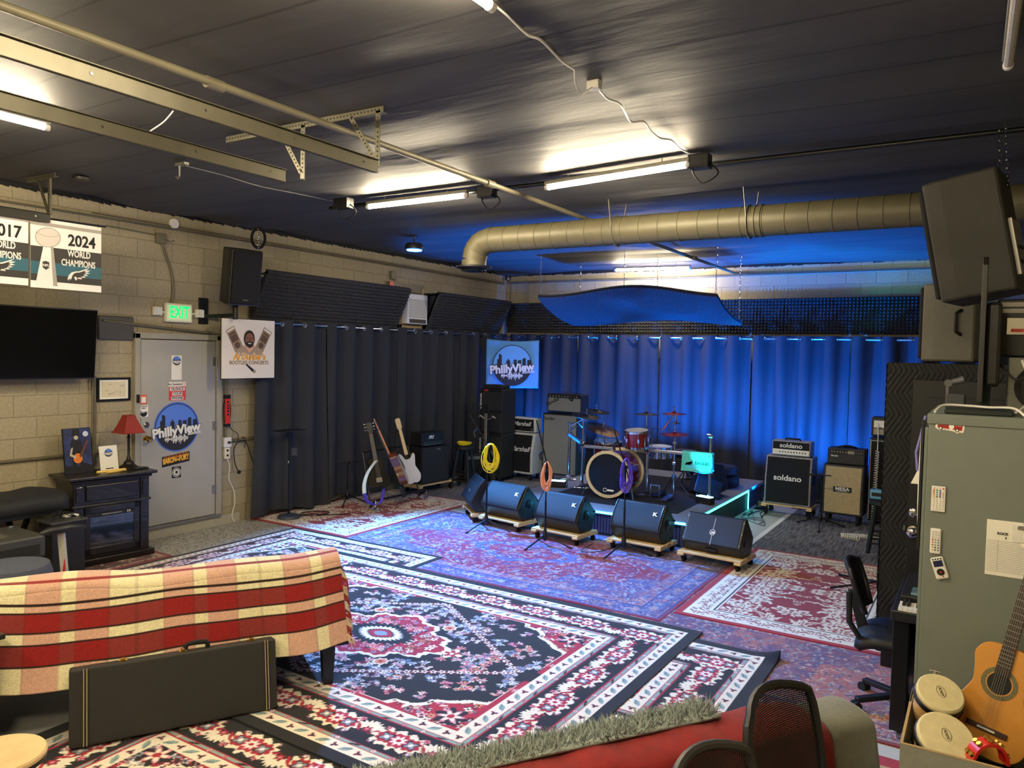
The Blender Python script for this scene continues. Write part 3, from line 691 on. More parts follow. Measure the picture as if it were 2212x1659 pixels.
# ================================================================== ceiling: tubes, pipe, duct, rails
tubem = bpy.data.materials.new('fluorescent_tube'); tubem.use_nodes = True
_b = tubem.node_tree.nodes['Principled BSDF']; _b.inputs['Base Color'].default_value = (.9, .9, .85, 1)
_b.inputs['Emission Color'].default_value = (*WARM, 1); _b.inputs['Emission Strength'].default_value = TUBE_E
def tube_light(a, b, label, on=True, extra_end=True):
    a = Vector(a); b = Vector(b); c = (a+b)/2
    t = T('tube_light', label, 'light', c, group=None)
    A, B = a-c, b-c; d = (B-A).normalized()
    MB().cyl(A, B, .019, n=10).build('tube', tubem if on else mat('dark_tube', 'b9b6aa', .3), t, smooth=True)
    m = MB(); m.bar(A-d*.03+Z3*.035, B+d*.03+Z3*.035, .05, .03); m.build('housing', steel, t, bevel=.004)
    m = MB(); m.cyl(A-d*.03, A, .022); m.cyl(B, B+d*.03, .022); m.build('end_cap', white, t, split=True)
    m = MB()
    for p in (A+d*.2, B-d*.2): m.cyl(p+Z3*.05, p+Z3*(ZC-c.z-.02), .004, n=6)
    m.build('hanger', steel, t, split=True)
    return t
def tl(p, q, z, label): return tube_light(at(*p, z=z), at(*q, z=z), label)
tl((1185, 405), (1483, 357), 3.50, 'glowing tube light nearest the middle of the ceiling, right of the black junction box')
tl((798, 447), (1004, 423), 3.50, 'glowing tube light left of the sprinkler pipe')
tube_light((2.55, -0.72, 3.50), (3.72, -0.62, 3.50), 'glowing tube light closest to the back wall behind the foam cloud')
a = at(95, 274, z=3.5); tube_light((a.x+.02, a.y-1.3, 3.5), (a.x, a.y, 3.5), 'glowing tube light above the hanging banners at the left edge')
a = at(1055, 10, z=3.5); tube_light((a.x, a.y-1.3, 3.5), (a.x, a.y, 3.5), 'glowing tube light at the top edge of the view')
a = at(2178, 138, z=3.5); tube_light((a.x+.02, a.y-1.3, 3.5), (a.x, a.y, 3.5), 'unlit tube light at the upper right corner', on=False)
tube_light((6.0, -12.7, 3.5), (7.3, -12.7, 3.5), 'added tube light, unseen behind the viewer')  # assumed tube out of view, added to brighten the room
tube_light((2.6, -12.4, 3.5), (3.9, -12.4, 3.5), 'added tube light, unseen far left behind the viewer')  # second assumed tube out of view, added for brightness on the left
pipem = mat('pipe_paint_tan', '6c6651', .5, .1, noise=.12, nscale=8)
m = MB(); m.cyl((4.30, -13.55, 3.47), (4.24, -0.02, 3.47), .021)
for y in (-12.6, -9.55, -7.0, -4.6, -2): m.cyl((4.27, y-.05, 3.47), (4.27, y+.05, 3.47), .03); 
m.build('c', pipem, smooth=True); o = bpy.data.objects['c']; o.name = 'sprinkler_pipe'; tag(o, 'long thin tan sprinkler pipe running the length of the ceiling', 'pipe')
o = MB().cyl((5.6, -6.53, 3.545), (XR-.02, -6.53, 3.545), .018).cyl((2.0, -6.50, 3.545), (5.6, -6.53, 3.545), .018).build('conduit', blackmt, smooth=True); tag(o, 'black conduit crossing the ceiling from the tube lights to the right', 'pipe')
def jbox(name, p, s, m_, label):
    t = T(name, label, 'junction box', p); MB().box((0, 0, 0), s).build('box', m_, t, bevel=.006)
    MB().tube(spline([(s[0]*.4, 0, 0), (s[0]*.9, .0, -.09), (s[0]*.2, 0, -.15), (-s[0]*.3, 0, -.08), (-s[0]*.35, 0, 0)]), .006, 6).build('cord', rubber, t, smooth=True)
    return t
jbox('junction_box', at(1512, 350, z=3.52), (.15, .1, .1), blackpl, 'black ceiling junction box at the right end of the middle tube light')
jbox('junction_box', at(1052, 415, z=3.52), (.15, .1, .1), blackpl, 'black ceiling junction box where the sprinkler pipe meets the tube lights')
jbox('junction_box', at(742, 440, z=3.52), (.18, .1, .1), blackpl, 'black ceiling junction box left of the left tube light')
wire('ceiling_wire', [at(1060, 14, z=3.5)+Vector((0, 0, .02))] + [at(x, y, z=3.575) for x, y in ((1098, 35), (1140, 75), (1170, 88), (1212, 130), (1241, 150))], .006, white, 'thin white cable from the top tube light to the ceiling socket')
wire('ceiling_wire', [at(1241, 150, z=3.575), at(1243, 180, z=3.53), at(1255, 203, z=3.5), at(1270, 195, z=3.52), at(1284, 185, z=3.575)], .005, white, 'short drooping cable beside the small ceiling socket')
o = MB().box(at(1284, 184, z=3.57), (.07, .05, .05)).build('ceiling_socket', white, bevel=.004); tag(o, 'small white socket plugged into the black ceiling', 'socket')
wire('ceiling_wire', [at(x, y, z=3.572) for x, y in ((1288, 186), (1312, 213), (1340, 225), (1362, 262), (1390, 262), (1405, 282), (1425, 298), (1450, 303), (1470, 322), (1492, 332))], .006, white, 'white cable from the ceiling socket down to the middle tube light')
wire('ceiling_wire', [at(x, y, z=3.565) for x, y in ((400, 358), (480, 378), (560, 402), (640, 418), (735, 438))], .004, steel, 'thin grey wire along the black ceiling left of the tube lights')
wire('ceiling_wire', [at(378, 235, z=3.565), at(355, 262, z=3.53), at(322, 285, z=3.565)], .005, white, 'short white wire hanging between the two garage rails')
p = at(175, 384, z=3.56); o = MB().cyl(p, p-Z3*.02, .07, n=24).build('ceiling_vent', blackpl); tag(o, 'small round black vent in the ceiling near the left wall', 'vent')
p = at(393, 352, z=3.56); o = MB().box(p-Z3*.01, (.12, .04, .02)).tube([p+Vector((-.03, 0, -.02)), p+Vector((-.03, 0, -.10)), p+Vector((-.05, 0, -.115)), p+Vector((-.07, 0, -.10))], .007).build('ceiling_hook', steel); tag(o, 'grey hook on the ceiling below the left garage rail', 'hook')
# duct
ductm = mat('duct_paint', '58533f', .5, .15, noise=.12, nscale=7)
dz, dyy = 3.31, -5.38
t = T('air_duct', 'fat round spiral air duct hanging below the ceiling with a downturned end', 'duct', (5, dyy, dz))
m = MB(); m.cyl((-1.80, 0, 0), (4.55, 0, 0), .132, n=32); m.build('pipe', ductm, t, smooth=True)
m = MB()
for i in range(34): x = -1.75+.185*i; m.lathe([(.131, -.004), (.136, 0), (.131, .004)], (x, 0, 0), (1, 0, 0), 32)
for x in (.95, 1.0): m.lathe([(.132, -.012), (.140, -.01), (.140, .01), (.132, .012)], (x, 0, 0), (1, 0, 0), 32)
m.build('seam', ductm, t, smooth=True, split=True)
m = MB(); pr = None; c0 = Vector((-1.80, 0, -.20)); segs = []
for k in range(4):
    a = PI/2+k*(PI/2)/3; segs.append(c0+Vector((.20*math.cos(a), 0, .20*math.sin(a))))
segs = [Vector((-1.78, 0, 0))]+segs[1:]
for a_, b_ in zip(segs[:-1], segs[1:]): m.cyl(a_, b_, .131, n=32)
for s_ in segs[1:-1]: m.lathe([(.02, -.12), (.11, -.07), (.131, 0), (.11, .07), (.02, .12)], s_, (segs[2]-segs[1]), 32)
m.cyl(segs[-1], segs[-1]-Z3*.08, .131, n=32); m.build('elbow', ductm, t, smooth=True)
e = segs[-1]-Z3*.08
MB().lathe([(.13, .02), (.19, .01), (.195, -.005), (.14, -.02), (.05, -.03), (.01, -.03)], e, (0, 0, 1), 32).build('diffuser', mat('dark_grille', '2c2c2e', .4, .5), t, smooth=True)
m = MB()
for rr_ in (.05, .09, .13): m.tube([e+Vector((rr_*math.cos(q), rr_*math.sin(q), -.035)) for q in [2*PI*i/24 for i in range(24)]], .006, 5, True)
m.build('diffuser_ring', blackmt, t, split=True)
for x in (-.35, .90):
    m = MB()
    for i in range(16):
        a = 2*PI*i/16; b = 2*PI*(i+1)/16; m.bar((x, .137*math.cos(a), .137*math.sin(a)), (x, .137*math.cos(b), .137*math.sin(b)), .03, .003, (1, 0, 0))
    for s_ in (-1, 1): m.bar((x, s_*.137, .02), (x+.03*s_, s_*.14, ZC-dz-.01), .028, .003, (1, 0, 0))
    m.build('hanger_strap', steel, t)
# overhead door rails (C channel) with perforated angle hangers
railm = mat('rail_zinc', '5c5849', .4, .55, noise=.12, nscale=10)
holem = mat('hole_dark', '15140f', .9, noise=0)
def perf(mb, hb, p0, p1, w_=.032, nrm=(0, -1, 0)):
    """angle iron with punched holes"""
    p0, p1 = Vector(p0), Vector(p1); d = (p1-p0); L = d.length; d.normalize(); n = Vector(nrm); s_ = d.cross(n).normalized()
    mb.bar(p0, p1, w_, .003, n); q = s_*(w_/2)
    mb.bar(p0+q+n*-w_/2, p1+q+n*-w_/2, .003, w_, n)
    k = int(L/.028)
    for i in range(k):
        c = p0+d*(.014+.028*i); hb.prism(circ(0, 0, .0055, 8), c+n*.0018, s_, d, -.0005, .0008); hb.prism(circ(0, 0, .0055, 8), c-n*.0018, s_, d, -.0008, .0005)
def rail(x, y1, z, label, name='door_rail', mm=railm):
    t = T(name, label, 'rail', (x, y1, z)); L = -13.4-y1
    m = MB(); m.bx(-.002, .002, L, 0, -.036, .036); m.bx(-.026, 0, L, 0, .033, .037); m.bx(-.022, 0, L, 0, -.037, -.033); m.bx(-.027, -.024, L, 0, .02, .037); m.bx(-.023, -.020, L, 0, -.037, -.024)
    m.bx(0.0, .02, L, 0, .034, .037); m.build('channel', mm, t)
    m = MB()
    for i in range(9): m.lathe([(.008, 0), (.006, .004)], (.002, -.12-.52*i, 0), (1, 0, 0), 8)
    m.build('bolt', chrome, t, split=True)
    return t
rail(4.62, -8.70, 3.20, 'grey steel garage door rail, the one nearer the room centre')
rail(3.93, -8.78, 3.20, 'grey steel garage door rail, the one nearer the wall')
t = T('rail_bracket', 'perforated steel angle bracket holding the two rail ends to the ceiling', 'bracket', (3.9, -8.66, 3.5))
mb, hb = MB(), MB()
zb = -.285
perf(mb, hb, (-.70, 0, .045), (.72, 0, .045), .038)
perf(mb, hb, (.68, 0, .04), (.68, 0, zb), .036); perf(mb, hb, (.46, 0, .03), (.665, 0, zb+.03), .03)
perf(mb, hb, (.05, 0, .04), (.05, 0, zb-.01), .036); perf(mb, hb, (-.16, 0, .03), (.035, 0, zb+.03), .03)
mb.build('angle_iron', railm, t); hb.build('hole', holem, t)['kind'] = 'stuff'
blackr = mat('black_rail', '26251f', .4, .4)
rail(.84, -8.62, 3.19, 'black rail end high on the left, above the banners', mm=blackr)
t = T('rail_bracket', 'perforated bracket above the banners at the far left', 'bracket', (.84, -8.63, 3.5))
mb, hb = MB(), MB(); perf(mb, hb, (-.38, 0, .05), (.10, 0, .05), .03); perf(mb, hb, (0, 0, .04), (0, 0, -.28), .032); perf(mb, hb, (-.19, 0, .04), (-.02, 0, -.26), .026)
mb.build('angle_iron', railm, t); hb.build('hole', holem, t)['kind'] = 'stuff'
# ================================================================== left wall
bx_ = .80
a = at(0, 447, x=bx_); b = at(228, 490, x=bx_)
o = MB().cyl((bx_, -10.2, 3.17), (bx_, b.y, b.z), .009).build('banner_rod', blackmt); tag(o, 'thin black rod from which the two championship banners hang', 'rod')
bw_ = mat('banner_white', 'efeee9', .55, noise=.02); bk_ = mat('banner_charcoal', '34312c', .6, noise=.03); bt_ = mat('banner_teal', '2f6472', .6, noise=.03); bs_ = mat('banner_silver', 'a9a29a', .6, noise=.02)
def eagle(m, O, s_):
    """swept winged eagle head"""
    P = [(-.5, -.30), (-.44, -.12), (-.30, .04), (-.12, .10), (.05, .12), (.55, .34), (.40, .20), (.62, .22), (.42, .10), (.60, .08), (.36, .0), (.50, -.04), (.28, -.10), (.38, -.16), (.14, -.18), (.20, -.26), (-.02, -.24), (-.10, -.34), (-.20, -.20), (-.30, -.22), (-.34, -.32), (-.42, -.26), (-.44, -.38)]
    m.prism([(a*s_, b*s_) for a, b in P], O, Y3, Z3, 0, .0015)
def banner(y0, y1, zt, zb, year, label):
    W = y1-y0; H = zt-zb
    t = T('championship_banner', label, 'banner', (bx_+.004, (y0+y1)/2, (zt+zb)/2))
    pl = lambda x0, z0, x1, z1, m_, nm, d: MB().prism(rect(x0*W, z0*H, x1*W, z1*H), (d, 0, 0), Y3, Z3, 0, .0012).build(nm, m_, t)
    def sheet(u, v):
        x, z = (u-.5)*W, (v-.5)*H
        return (.0-.004+ .0, x, z)
    m = MB(); m.prism(rect(-W/2, -H/2, W/2, H/2), (-.002, 0, 0), Y3, Z3, 0, .003); m.build('sheet', bw_, t)
    pl(-.5, .40, .5, .45, bs_, 'stripe', .0015); pl(-.20, -.40, .5, .10, bk_, 'panel', .0015); pl(-.5, -.40, -.3, .10, bk_, 'panel', .0015)
    pl(-.5, -.30, .5, -.12, bt_, 'stripe', .0028)
    # trophy: tapered pillar with a tilted football on top
    m = MB(); m.prism([(-.44*W, -.46*H), (-.14*W, -.46*H), (-.20*W, .12*H), (-.33*W, .12*H)], (.0042, 0, 0), Y3, Z3, 0, .001); m.build('trophy_pillar', bw_, t)
    m = MB(); m.prism([(-.20*W, -.46*H), (-.14*W, -.46*H), (-.20*W, .12*H), (-.235*W, .12*H)], (.0054, 0, 0), Y3, Z3, 0, .0008); m.build('trophy_shade', bs_, t)
    fb = [(.30*W*math.cos(q)*.72*.8, .22*H*math.sin(q)*.62) for q in [2*PI*i/28 for i in range(28)]]
    fb = [(-.27*W+p*.93-q*.36, .24*H+p*.30+q*.95) for p, q in fb]
    MB().prism(fb, (.0052, 0, 0), Y3, Z3, 0, .001).build('trophy_football', mat('banner_cream', 'd9cfc6', .6, noise=.02), t)
    m = MB(); m.tube([(.0066, p, q) for p, q in fb], .003, 5, True); m.tube([(.0066, -.44*W+.34*W*k/8, .30*H-.05*H*math.sin(PI*k/8)) for k in range(9)], .002, 5); m.build('trophy_seam', bs_, t)
    m = MB(); m.prism([(-.345*W, -.20*H), (-.345*W, -.12*H), (-.30*W, -.105*H), (-.255*W, -.12*H), (-.255*W, -.20*H), (-.30*W, -.235*H)], (.0056, 0, 0), Y3, Z3, 0, .001); m.build('shield', bk_, t)
    text('NFL', 'lettering', bw_, t, (.0075, -.30*W, -.17*H), Y3, Z3, .05*W, .02)
    text(year, 'lettering', ink, t, (.0035, .21*W, .235*H), Y3, Z3, .235*H, .025, wide=.88)
    text('WORLD', 'lettering', whitet, t, (.0045, .17*W, .04*H), Y3, Z3, .135*H, .02, wide=.68)
    text('CHAMPIONS', 'lettering', whitet, t, (.0045, .16*W, -.10*H), Y3, Z3, .135*H, .02, wide=.66)
    m = MB(); eagle(m, (.0045, .15*W, -.245*H), .30*W); m.build('eagle_emblem', whitet, t)
    m = MB(); eagle(m, (.006, .16*W, -.25*H), .20*W); m.build('eagle_detail', bk_, t)
    m = MB()
    for x in (-.46, .46): m.cyl((.001, x*W, .48*H), (.006, x*W, .48*H), .008, n=10)
    m.build('grommet', gold, t, split=True)
    m = MB()
    for x in (-.46, .46): m.cyl((0, x*W, .48*H), (0, x*W, .5*H+.03), .0025, n=5)
    m.build('tie', blackmt, t, split=True)
    return t
a = at(65, 466, x=bx_); b = at(218, 632, x=bx_)
banner(a.y, at(218, 490, x=bx_).y, a.z-.01, b.z, '2024', 'white and charcoal banner reading 2024 World Champions beside the grey door')
wb = at(218, 490, x=bx_).y-a.y
banner(at(60, 462, x=bx_).y-wb, at(60, 462, x=bx_).y, a.z+.0, b.z+.01, '2017', 'white and charcoal banner reading 2017, cut off by the left edge')
# television on a tilting wall arm
ty1 = at(206, 740, x=.2).y; t = T('television', 'large black flat television hung on the left wall under the banners', 'television', (.20, ty1, 2.12), rot=Matrix.Rotation(math.radians(5), 4, 'Y'))
MB().bx(-.03, .02, -1.45, 0, -.34, .34).build('case', blackpl, t, bevel=.006)
MB().bx(.0195, .0215, -1.44, -.01, -.325, .33).build('screen', mat('tv_screen', '050608', .12, noise=0), t)
MB().bx(-.20, -.03, -.9, -.5, -.15, .15).build('wall_mount', blackmt, t)
o = MB().bx(.0, .03, -7.74, -7.36, 2.17, 2.42).build('wall_console', mat('dark_grey_box', '4c4a45', .5), bevel=.02); tag(o, 'flat dark grey antenna panel on the block wall beside the television', 'panel')
t = T('wall_conduit', 'tan horizontal conduit passing the antenna panel and bending down beside the poster', 'pipe', (.03, -7, 2.26))
MB().tube([(0, -.70, .11), (0, -.62, .10), (0, .55, .02), (0, .70, .0), (0, .76, -.04), (0, .785, -.12), (0, .785, -1.22)], .014, 8).build('pipe', pipem, t, smooth=True)
o = MB().tube([(.02, -8.05, 1.02), (.02, -10.5, 1.02)], .017).tube([(.02, -8.05, 1.02), (.02, -7.6, 1.02)], .017).build('wall_conduit', pipem, smooth=True); tag(o, 'tan conduit low on the wall behind the painted picture on the mantel', 'pipe')
o = MB().cyl((.02, -7.78, 1.80), (.02, -7.78, .9), .017).cyl((.045, -7.81, 1.80), (.045, -7.81, .95), .009).build('wall_conduit', pipem, smooth=True); tag(o, 'vertical conduit dropping from below the television', 'pipe')
o = MB().tube([(.018, -13, 3.40), (.018, -8.0, 3.41), (.018, -4, 3.41), (.018, -.1, 3.40)], .011).tube([(.018, -7.8, 3.44), (.018, -.1, 3.425)], .006).build('wall_conduit', pipem, smooth=True); tag(o, 'thin conduit along the top of the left wall', 'pipe')
o = MB().tube([(.02, -.02, 3.42), (9.5, -.02, 3.42)], .011).tube([(.02, -.02, 3.445), (5, -.02, 3.44), (9.5, -.02, 3.44)], .006).build('wall_conduit', pipem, smooth=True); tag(o, 'thin conduit along the top of the back wall', 'pipe')
for k, x in enumerate((.10, .48)):
    o = MB().tube([(x, -.02, 3.42), (x, -.025, 3.2), (x, -.02, 3.0)], .010).build('wall_conduit', pipem, smooth=True); tag(o, ('short vertical conduit in the corner below the security camera', 'short vertical conduit on the back wall just right of the corner')[k], 'pipe')
t = T('picture_frame', 'small black framed autographs on the wall left of the grey door', 'picture', (.0, -7.572, 1.66))
m = MB(); m.bx(0, .025, -.178, .178, .10, .122); m.bx(0, .025, -.178, .178, -.122, -.10); m.bx(0, .025, -.178, -.155, -.10, .10); m.bx(0, .025, .155, .178, -.10, .10); m.build('frame', blackmt, t, bevel=.003)
MB().bx(0, .012, -.156, .156, -.101, .101).build('mat_board', paper, t); MB().bx(.0115, .0128, -.13, .13, -.08, .08).build('print', mat('aged_paper', 'd9cfae', .8, noise=.05), t)
m = MB(); rnd2 = random.Random(4)
for i in range(9):
    y, z = rnd2.uniform(-.1, .1), rnd2.uniform(-.06, .06); m.tube([(.0135, y+.006*k, z+.006*math.sin(k*2.2+i)) for k in range(6)], .0009, 4)
m.build('scribble', ink, t, split=True)
# exit sign
t = T('exit_sign', 'lit green EXIT sign with two emergency lamp heads above the grey door', 'sign', (.0, -6.84, 2.49))
ivory = mat('ivory_plastic', 'e2dcc0', .5)
MB().bx(.0, .05, -.17, .16, -.105, .105).build('housing', ivory, t, bevel=.01)
MB().bx(.05, .052, -.15, .14, -.085, .085).build('face', mat('exit_face', 'dfe0bf', .5, emit=.12, ecol=(.6, .9, .4), noise=0), t)
text('EXIT', 'lettering', mat('exit_green', '10c050', .5, emit=.8, ecol=(.0, .8, .18), noise=0), t, (.054, -.005, -.0), Y3, Z3, .185, .02, wide=.62)
lens = mat('lamp_lens', 'dfe3df', .2, emit=.0)
for s_ in (-1, 1):
    y = -.255 if s_ < 0 else .265
    m = MB(); m.bx(.0, .045, y-.055, y+.055, -.04, .055); h = m.build('lamp_head', ivory, t, bevel=.012)
    m = MB()
    for i in range(3):
        for j in range(3): m.bx(.045, .05, y-.048+.033*i, y-.02+.033*i, -.033+.028*j, -.009+.028*j)
    m.build('lens', lens, h)
    MB().cyl((.02, y, 0), (.02, -.17 if s_ < 0 else .16, 0), .012).build('arm', ivory, t)
wire('wall_cable', [(.03, -7.05, 3.25), (.025, -7.0, 3.12), (.02, -6.93, 2.95), (.02, -6.90, 2.75), (.02, -6.92, 2.6)], .012, pipem, 'armoured cable from the junction box down to the exit sign')
t = T('wall_box', 'square tan junction box high on the wall above the exit sign', 'junction box', (.0, -7.06, 3.285)); MB().bx(0, .05, -.055, .055, -.055, .055).build('box', pipem, t, bevel=.008)
MB().tube([(.02, -.05, .03), (.02, -.6, .05)], .006).tube([(.02, .055, 0), (.03, .12, -.02), (.02, .17, .0)], .006).build('lead', pipem, t)
o = MB().lathe([(.055, 0), (.055, .025), (.045, .035), (.001, .036)], (0, -6.89, 3.47), (1, 0, 0)).build('smoke_detector', white, smooth=True); tag(o, 'round white smoke detector high on the left wall', 'detector')
# loudspeaker on the left wall
def pa_speaker(name, label, loc, rot, w_, d_, h_, mt=blackpl, gm=None, logo=True):
    t = T(name, label, 'speaker', loc, rot=rot)
    pr = [(-w_*.36, -d_*.55), (w_*.36, -d_*.55), (w_*.5, d_*.18), (w_*.5, d_*.42), (-w_*.5, d_*.42), (-w_*.5, d_*.18)]
    MB().prism(pr, (0, 0, 0), X3, Y3, -h_/2, h_/2).build('cabinet', mt, t, bevel=.015)
    MB().prism([(-w_*.46, d_*.42), (w_*.46, d_*.42), (w_*.44, d_*.5), (-w_*.44, d_*.5)], (0, 0, 0), X3, Y3, -h_*.46, h_*.46).build('grille', gm or grille, t, bevel=.012)
    if logo: MB().bx(-.03, .03, d_*.5, d_*.5+.003, -h_*.40, -h_*.385).build('badge', steel, t)
    m = MB(); m.tube([(-w_*.40, -d_*.3, .08), (-w_*.56, -d_*.25, .06), (-w_*.56, -d_*.25, -.06), (-w_*.40, -d_*.3, -.08)], .012); m.build('handle', blackmt, t)
    return t
c = (at(478, 533, x=.42)+at(557, 670, x=.42))/2
rot = Matrix.Rotation(math.radians(-103), 4, 'Z') @ Matrix.Rotation(math.radians(-9), 4, 'X')
sp = pa_speaker('pa_speaker', 'black loudspeaker hung on the left wall above the square poster', (.42, c.y+.0, c.z+.03), rot, .37, .36, .63)
m = MB(); m.cyl((0, -.05, -.315), (0, -.06, -.36), .03); m.build('socket', blackmt, sp)
t = T('speaker_bracket', 'black wall bracket under the left wall loudspeaker', 'bracket', (.0, c.y-.18, 2.53))
m = MB(); m.bx(0, .02, -.06, .06, -.15, .15); m.bar((.02, 0, -.06), (.40, .16, -.04), .05, .04); m.cyl((.38, .15, -.09), (.38, .15, .08), .03); m.build('arm', blackmt, t, bevel=.004)
t = T('safety_chain', 'silver chain with coiled black cable above the left wall loudspeaker', 'chain', (.30, -5.98, 3.3))
m = MB()
for i in range(9):
    z = -.02+.032*i; q = [(.010*math.cos(s_)*(i % 2), .010*math.cos(s_)*((i+1) % 2), z+.021*math.sin(s_)) for s_ in [2*PI*k/10 for k in range(10)]]; m.tube(q, .003, 5, True)
m.build('link', chrome, t, smooth=True)
m = MB()
for k in range(4): m.tube([((.06+.008*k)*math.cos(s_)*.7, (.06+.006*k)*math.cos(s_)*.8, .12+(.10+.01*k)*math.sin(s_)) for s_ in [2*PI*q/20 for q in range(20)]], .005, 5, True)
m.build('cable_coil', rubber, t, smooth=True)
# poster
pa_, pb_ = at(481, 687, x=.31), at(593, 816, x=.31)
W, H = pb_.y-pa_.y, pa_.z-pb_.z
t = T('concert_poster', 'square cream concert poster', 'poster', (.305, (pa_.y+pb_.y)/2, (pa_.z+pb_.z)/2))
t['label'] = 'square cream concert poster with a bearded man, beside the left curtain'
MB().bx(-.02, 0, -W/2, W/2, -H/2, H/2).build('canvas', mat('poster_cream', 'e8dfcf', .7, noise=.02), t, bevel=.003)
MB().bx(-.022, -.018, -W/2-.008, W/2+.008, -H/2-.008, H/2+.008).build('frame_edge', blackmt, t)
pc = lambda nm, c: mat(nm, c, .7, noise=0)
sep, brn, dbr, skn, orr, tan_ = pc('print_sepia', '9a8468'), pc('print_brown', '5d4634'), pc('print_dark', '241a15'), pc('print_skin', '8a5a3f'), pc('print_orange', 'e09a35'), pc('print_tan', 'a8927c')
for s_ in (-1, 1):
    r_ = Vector((0, math.cos(.55), s_*-math.sin(.55)*-1)).normalized() if s_ < 0 else Vector((0, math.cos(.55), math.sin(.55))).normalized()
    r_ = Vector((0, math.cos(.5), -s_*math.sin(.5)*-1)); 
    ang = .5*(1 if s_ < 0 else -1); r_ = Vector((0, math.cos(ang), math.sin(ang))); u_ = Vector((0, -math.sin(ang), math.cos(ang)))
    O = Vector((0, s_*.27*W, .15*H))
    m = MB(); m.prism(rect(-.085*W, -.20*H, .085*W, .17*H), O, r_, u_, 0, .0012); m.build('boombox', sep, t, split=True)
    m = MB(); m.prism(rect(-.065*W, -.03*H, .065*W, .09*H), O+X3*.001, r_, u_, 0, .0012); m.prism(rect(-.06*W, .10*H, .06*W, .14*H), O+X3*.001, r_, u_, 0, .0012); m.prism(circ(0, -.10*H, .05*W, 16), O+X3*.001, r_, u_, 0, .0012); m.build('boombox_detail', brn, t)
    m = MB(); m.tube([O+X3*.002+r_*(-.085*W)+u_*.17*H, O+X3*.002+r_*(-.085*W)+u_*.21*H, O+X3*.002+r_*.085*W+u_*.21*H, O+X3*.002+r_*.085*W+u_*.17*H], .003, 4); m.build('boombox_handle', brn, t)
m = MB(); m.prism([(-.27*W, -.12*H), (-.24*W, -.02*H), (-.10*W, .05*H), (.10*W, .05*H), (.24*W, -.02*H), (.28*W, -.12*H)], (.002, 0, 0), Y3, Z3, 0, .0014); m.build('figure_shirt', tan_, t)
m = MB(); m.prism([(-.10*W, .06*H), (0, -.07*H), (.11*W, .06*H), (.05*W, .10*H), (-.05*W, .10*H)], (.0032, 0, 0), Y3, Z3, 0, .001); m.build('figure_collar', pc('print_peach', 'd9a585'), t)
MB().prism(circ(-.005*W, .175*H, .105*W, 28, .145*H), (.004, 0, 0), Y3, Z3, 0, .0012).build('figure_hair', dbr, t)
MB().prism(circ(0, .155*H, .082*W, 28, .115*H), (.005, 0, 0), Y3, Z3, 0, .001).build('figure_face', skn, t)
m = MB(); m.prism([(-.075*W, .10*H), (-.04*W, .125*H), (.04*W, .125*H), (.08*W, .10*H), (.06*W, .04*H), (0, .015*H), (-.05*W, .04*H)], (.006, 0, 0), Y3, Z3, 0, .0008)
for y in (-.035, .035): m.prism(rect(y*W-.02*W, .19*H, y*W+.02*W, .198*H), (.006, 0, 0), Y3, Z3, 0, .0008); m.prism(circ(y*W, .175*H, .012*W, 10, .008*H), (.006, 0, 0), Y3, Z3, 0, .0008)
m.prism([(-.012*W, .135*H), (.014*W, .135*H), (.006*W, .175*H)], (.006, 0, 0), Y3, Z3, 0, .0008); m.build('figure_beard', dbr, t)
MB().prism(rect(-.03*W, .088*H, .03*W, .10*H), (.007, 0, 0), Y3, Z3, 0, .0006).build('figure_smile', whitet, t)
for mm, b_, d_ in ((pc('print_pale', 'f3e6c6'), .09, .0075), (orr, .035, .009)): text("Al Dunbar's", 'title', mm, t, (d_, 0, -.135*H), Y3, Z3, .145*H, b_, .12, .001, wide=.95)
text('BOOTLEG CONCERTS', 'subtitle', sep, t, (.003, 0, -.235*H), Y3, Z3, .085*H, .035, 0, .001, wide=.95)
m = MB(); m.prism([(-.07*W, -.27*H), (-.05*W, -.25*H), (.10*W, -.36*H), (.07*W, -.40*H)], (.002, 0, 0), Y3, Z3, 0, .001); m.build('microphone_drawing', dbr, t); MB().prism(circ(.10*W, -.385*H, .028*W, 14), (.003, 0, 0), Y3, Z3, 0, .001).build('microphone_head', tan_, t)
# power strip, outlet and cords right of the door
redp = mat('strip_red', 'd5342b', .4)
t = T('power_strip', 'red and black power strip hung on the wall below the poster', 'power strip', (.03, -6.195, 1.36))
MB().bx(-.02, .02, -.032, .032, -.15, .15).build('body', redp, t, bevel=.005)
m = MB(); m.bx(-.022, .024, -.036, .036, .15, .195); m.bx(-.022, .024, -.036, .036, -.185, -.15); m.build('end_piece', blackpl, t, bevel=.004)
m = MB()
for z in (.11, .07, .035, 0, -.04): m.bx(.0195, .0215, -.013, .013, z-.012, z+.012)
m.build('outlet', ink, t, split=True)
MB().tube([(0, .05*math.cos(a), .17*math.sin(a)) for a in [2*PI*i/24 for i in range(24)]], .006, 6, True).build('wound_cord', rubber, t, smooth=True)
t = T('wall_outlet', 'white double outlet box under the red power strip', 'outlet', (.0, -6.19, .93))
MB().bx(0, .05, -.05, .05, -.0, .115).build('box', white, t, bevel=.006); MB().bx(0, .04, -.037, .037, -.14, -.005).build('plate', ivory, t, bevel=.006)
m = MB(); m.bx(.05, .07, -.01, .02, .045, .07); m.build('plug', blackpl, t, bevel=.003)
m = MB()
for z in (-.04, -.10): m.bx(.0395, .0412, -.015, .015, z-.012, z+.012)
m.build('socket', ink, t, split=True)
wire('electric_cable', [(.07, -6.17, .99), (.09, -6.09, 1.0), (.07, -6.07, 1.08), (.05, -6.13, 1.13), (.05, -6.18, 1.18)], .005, rubber, 'short black cord joining the red power strip to the outlet')
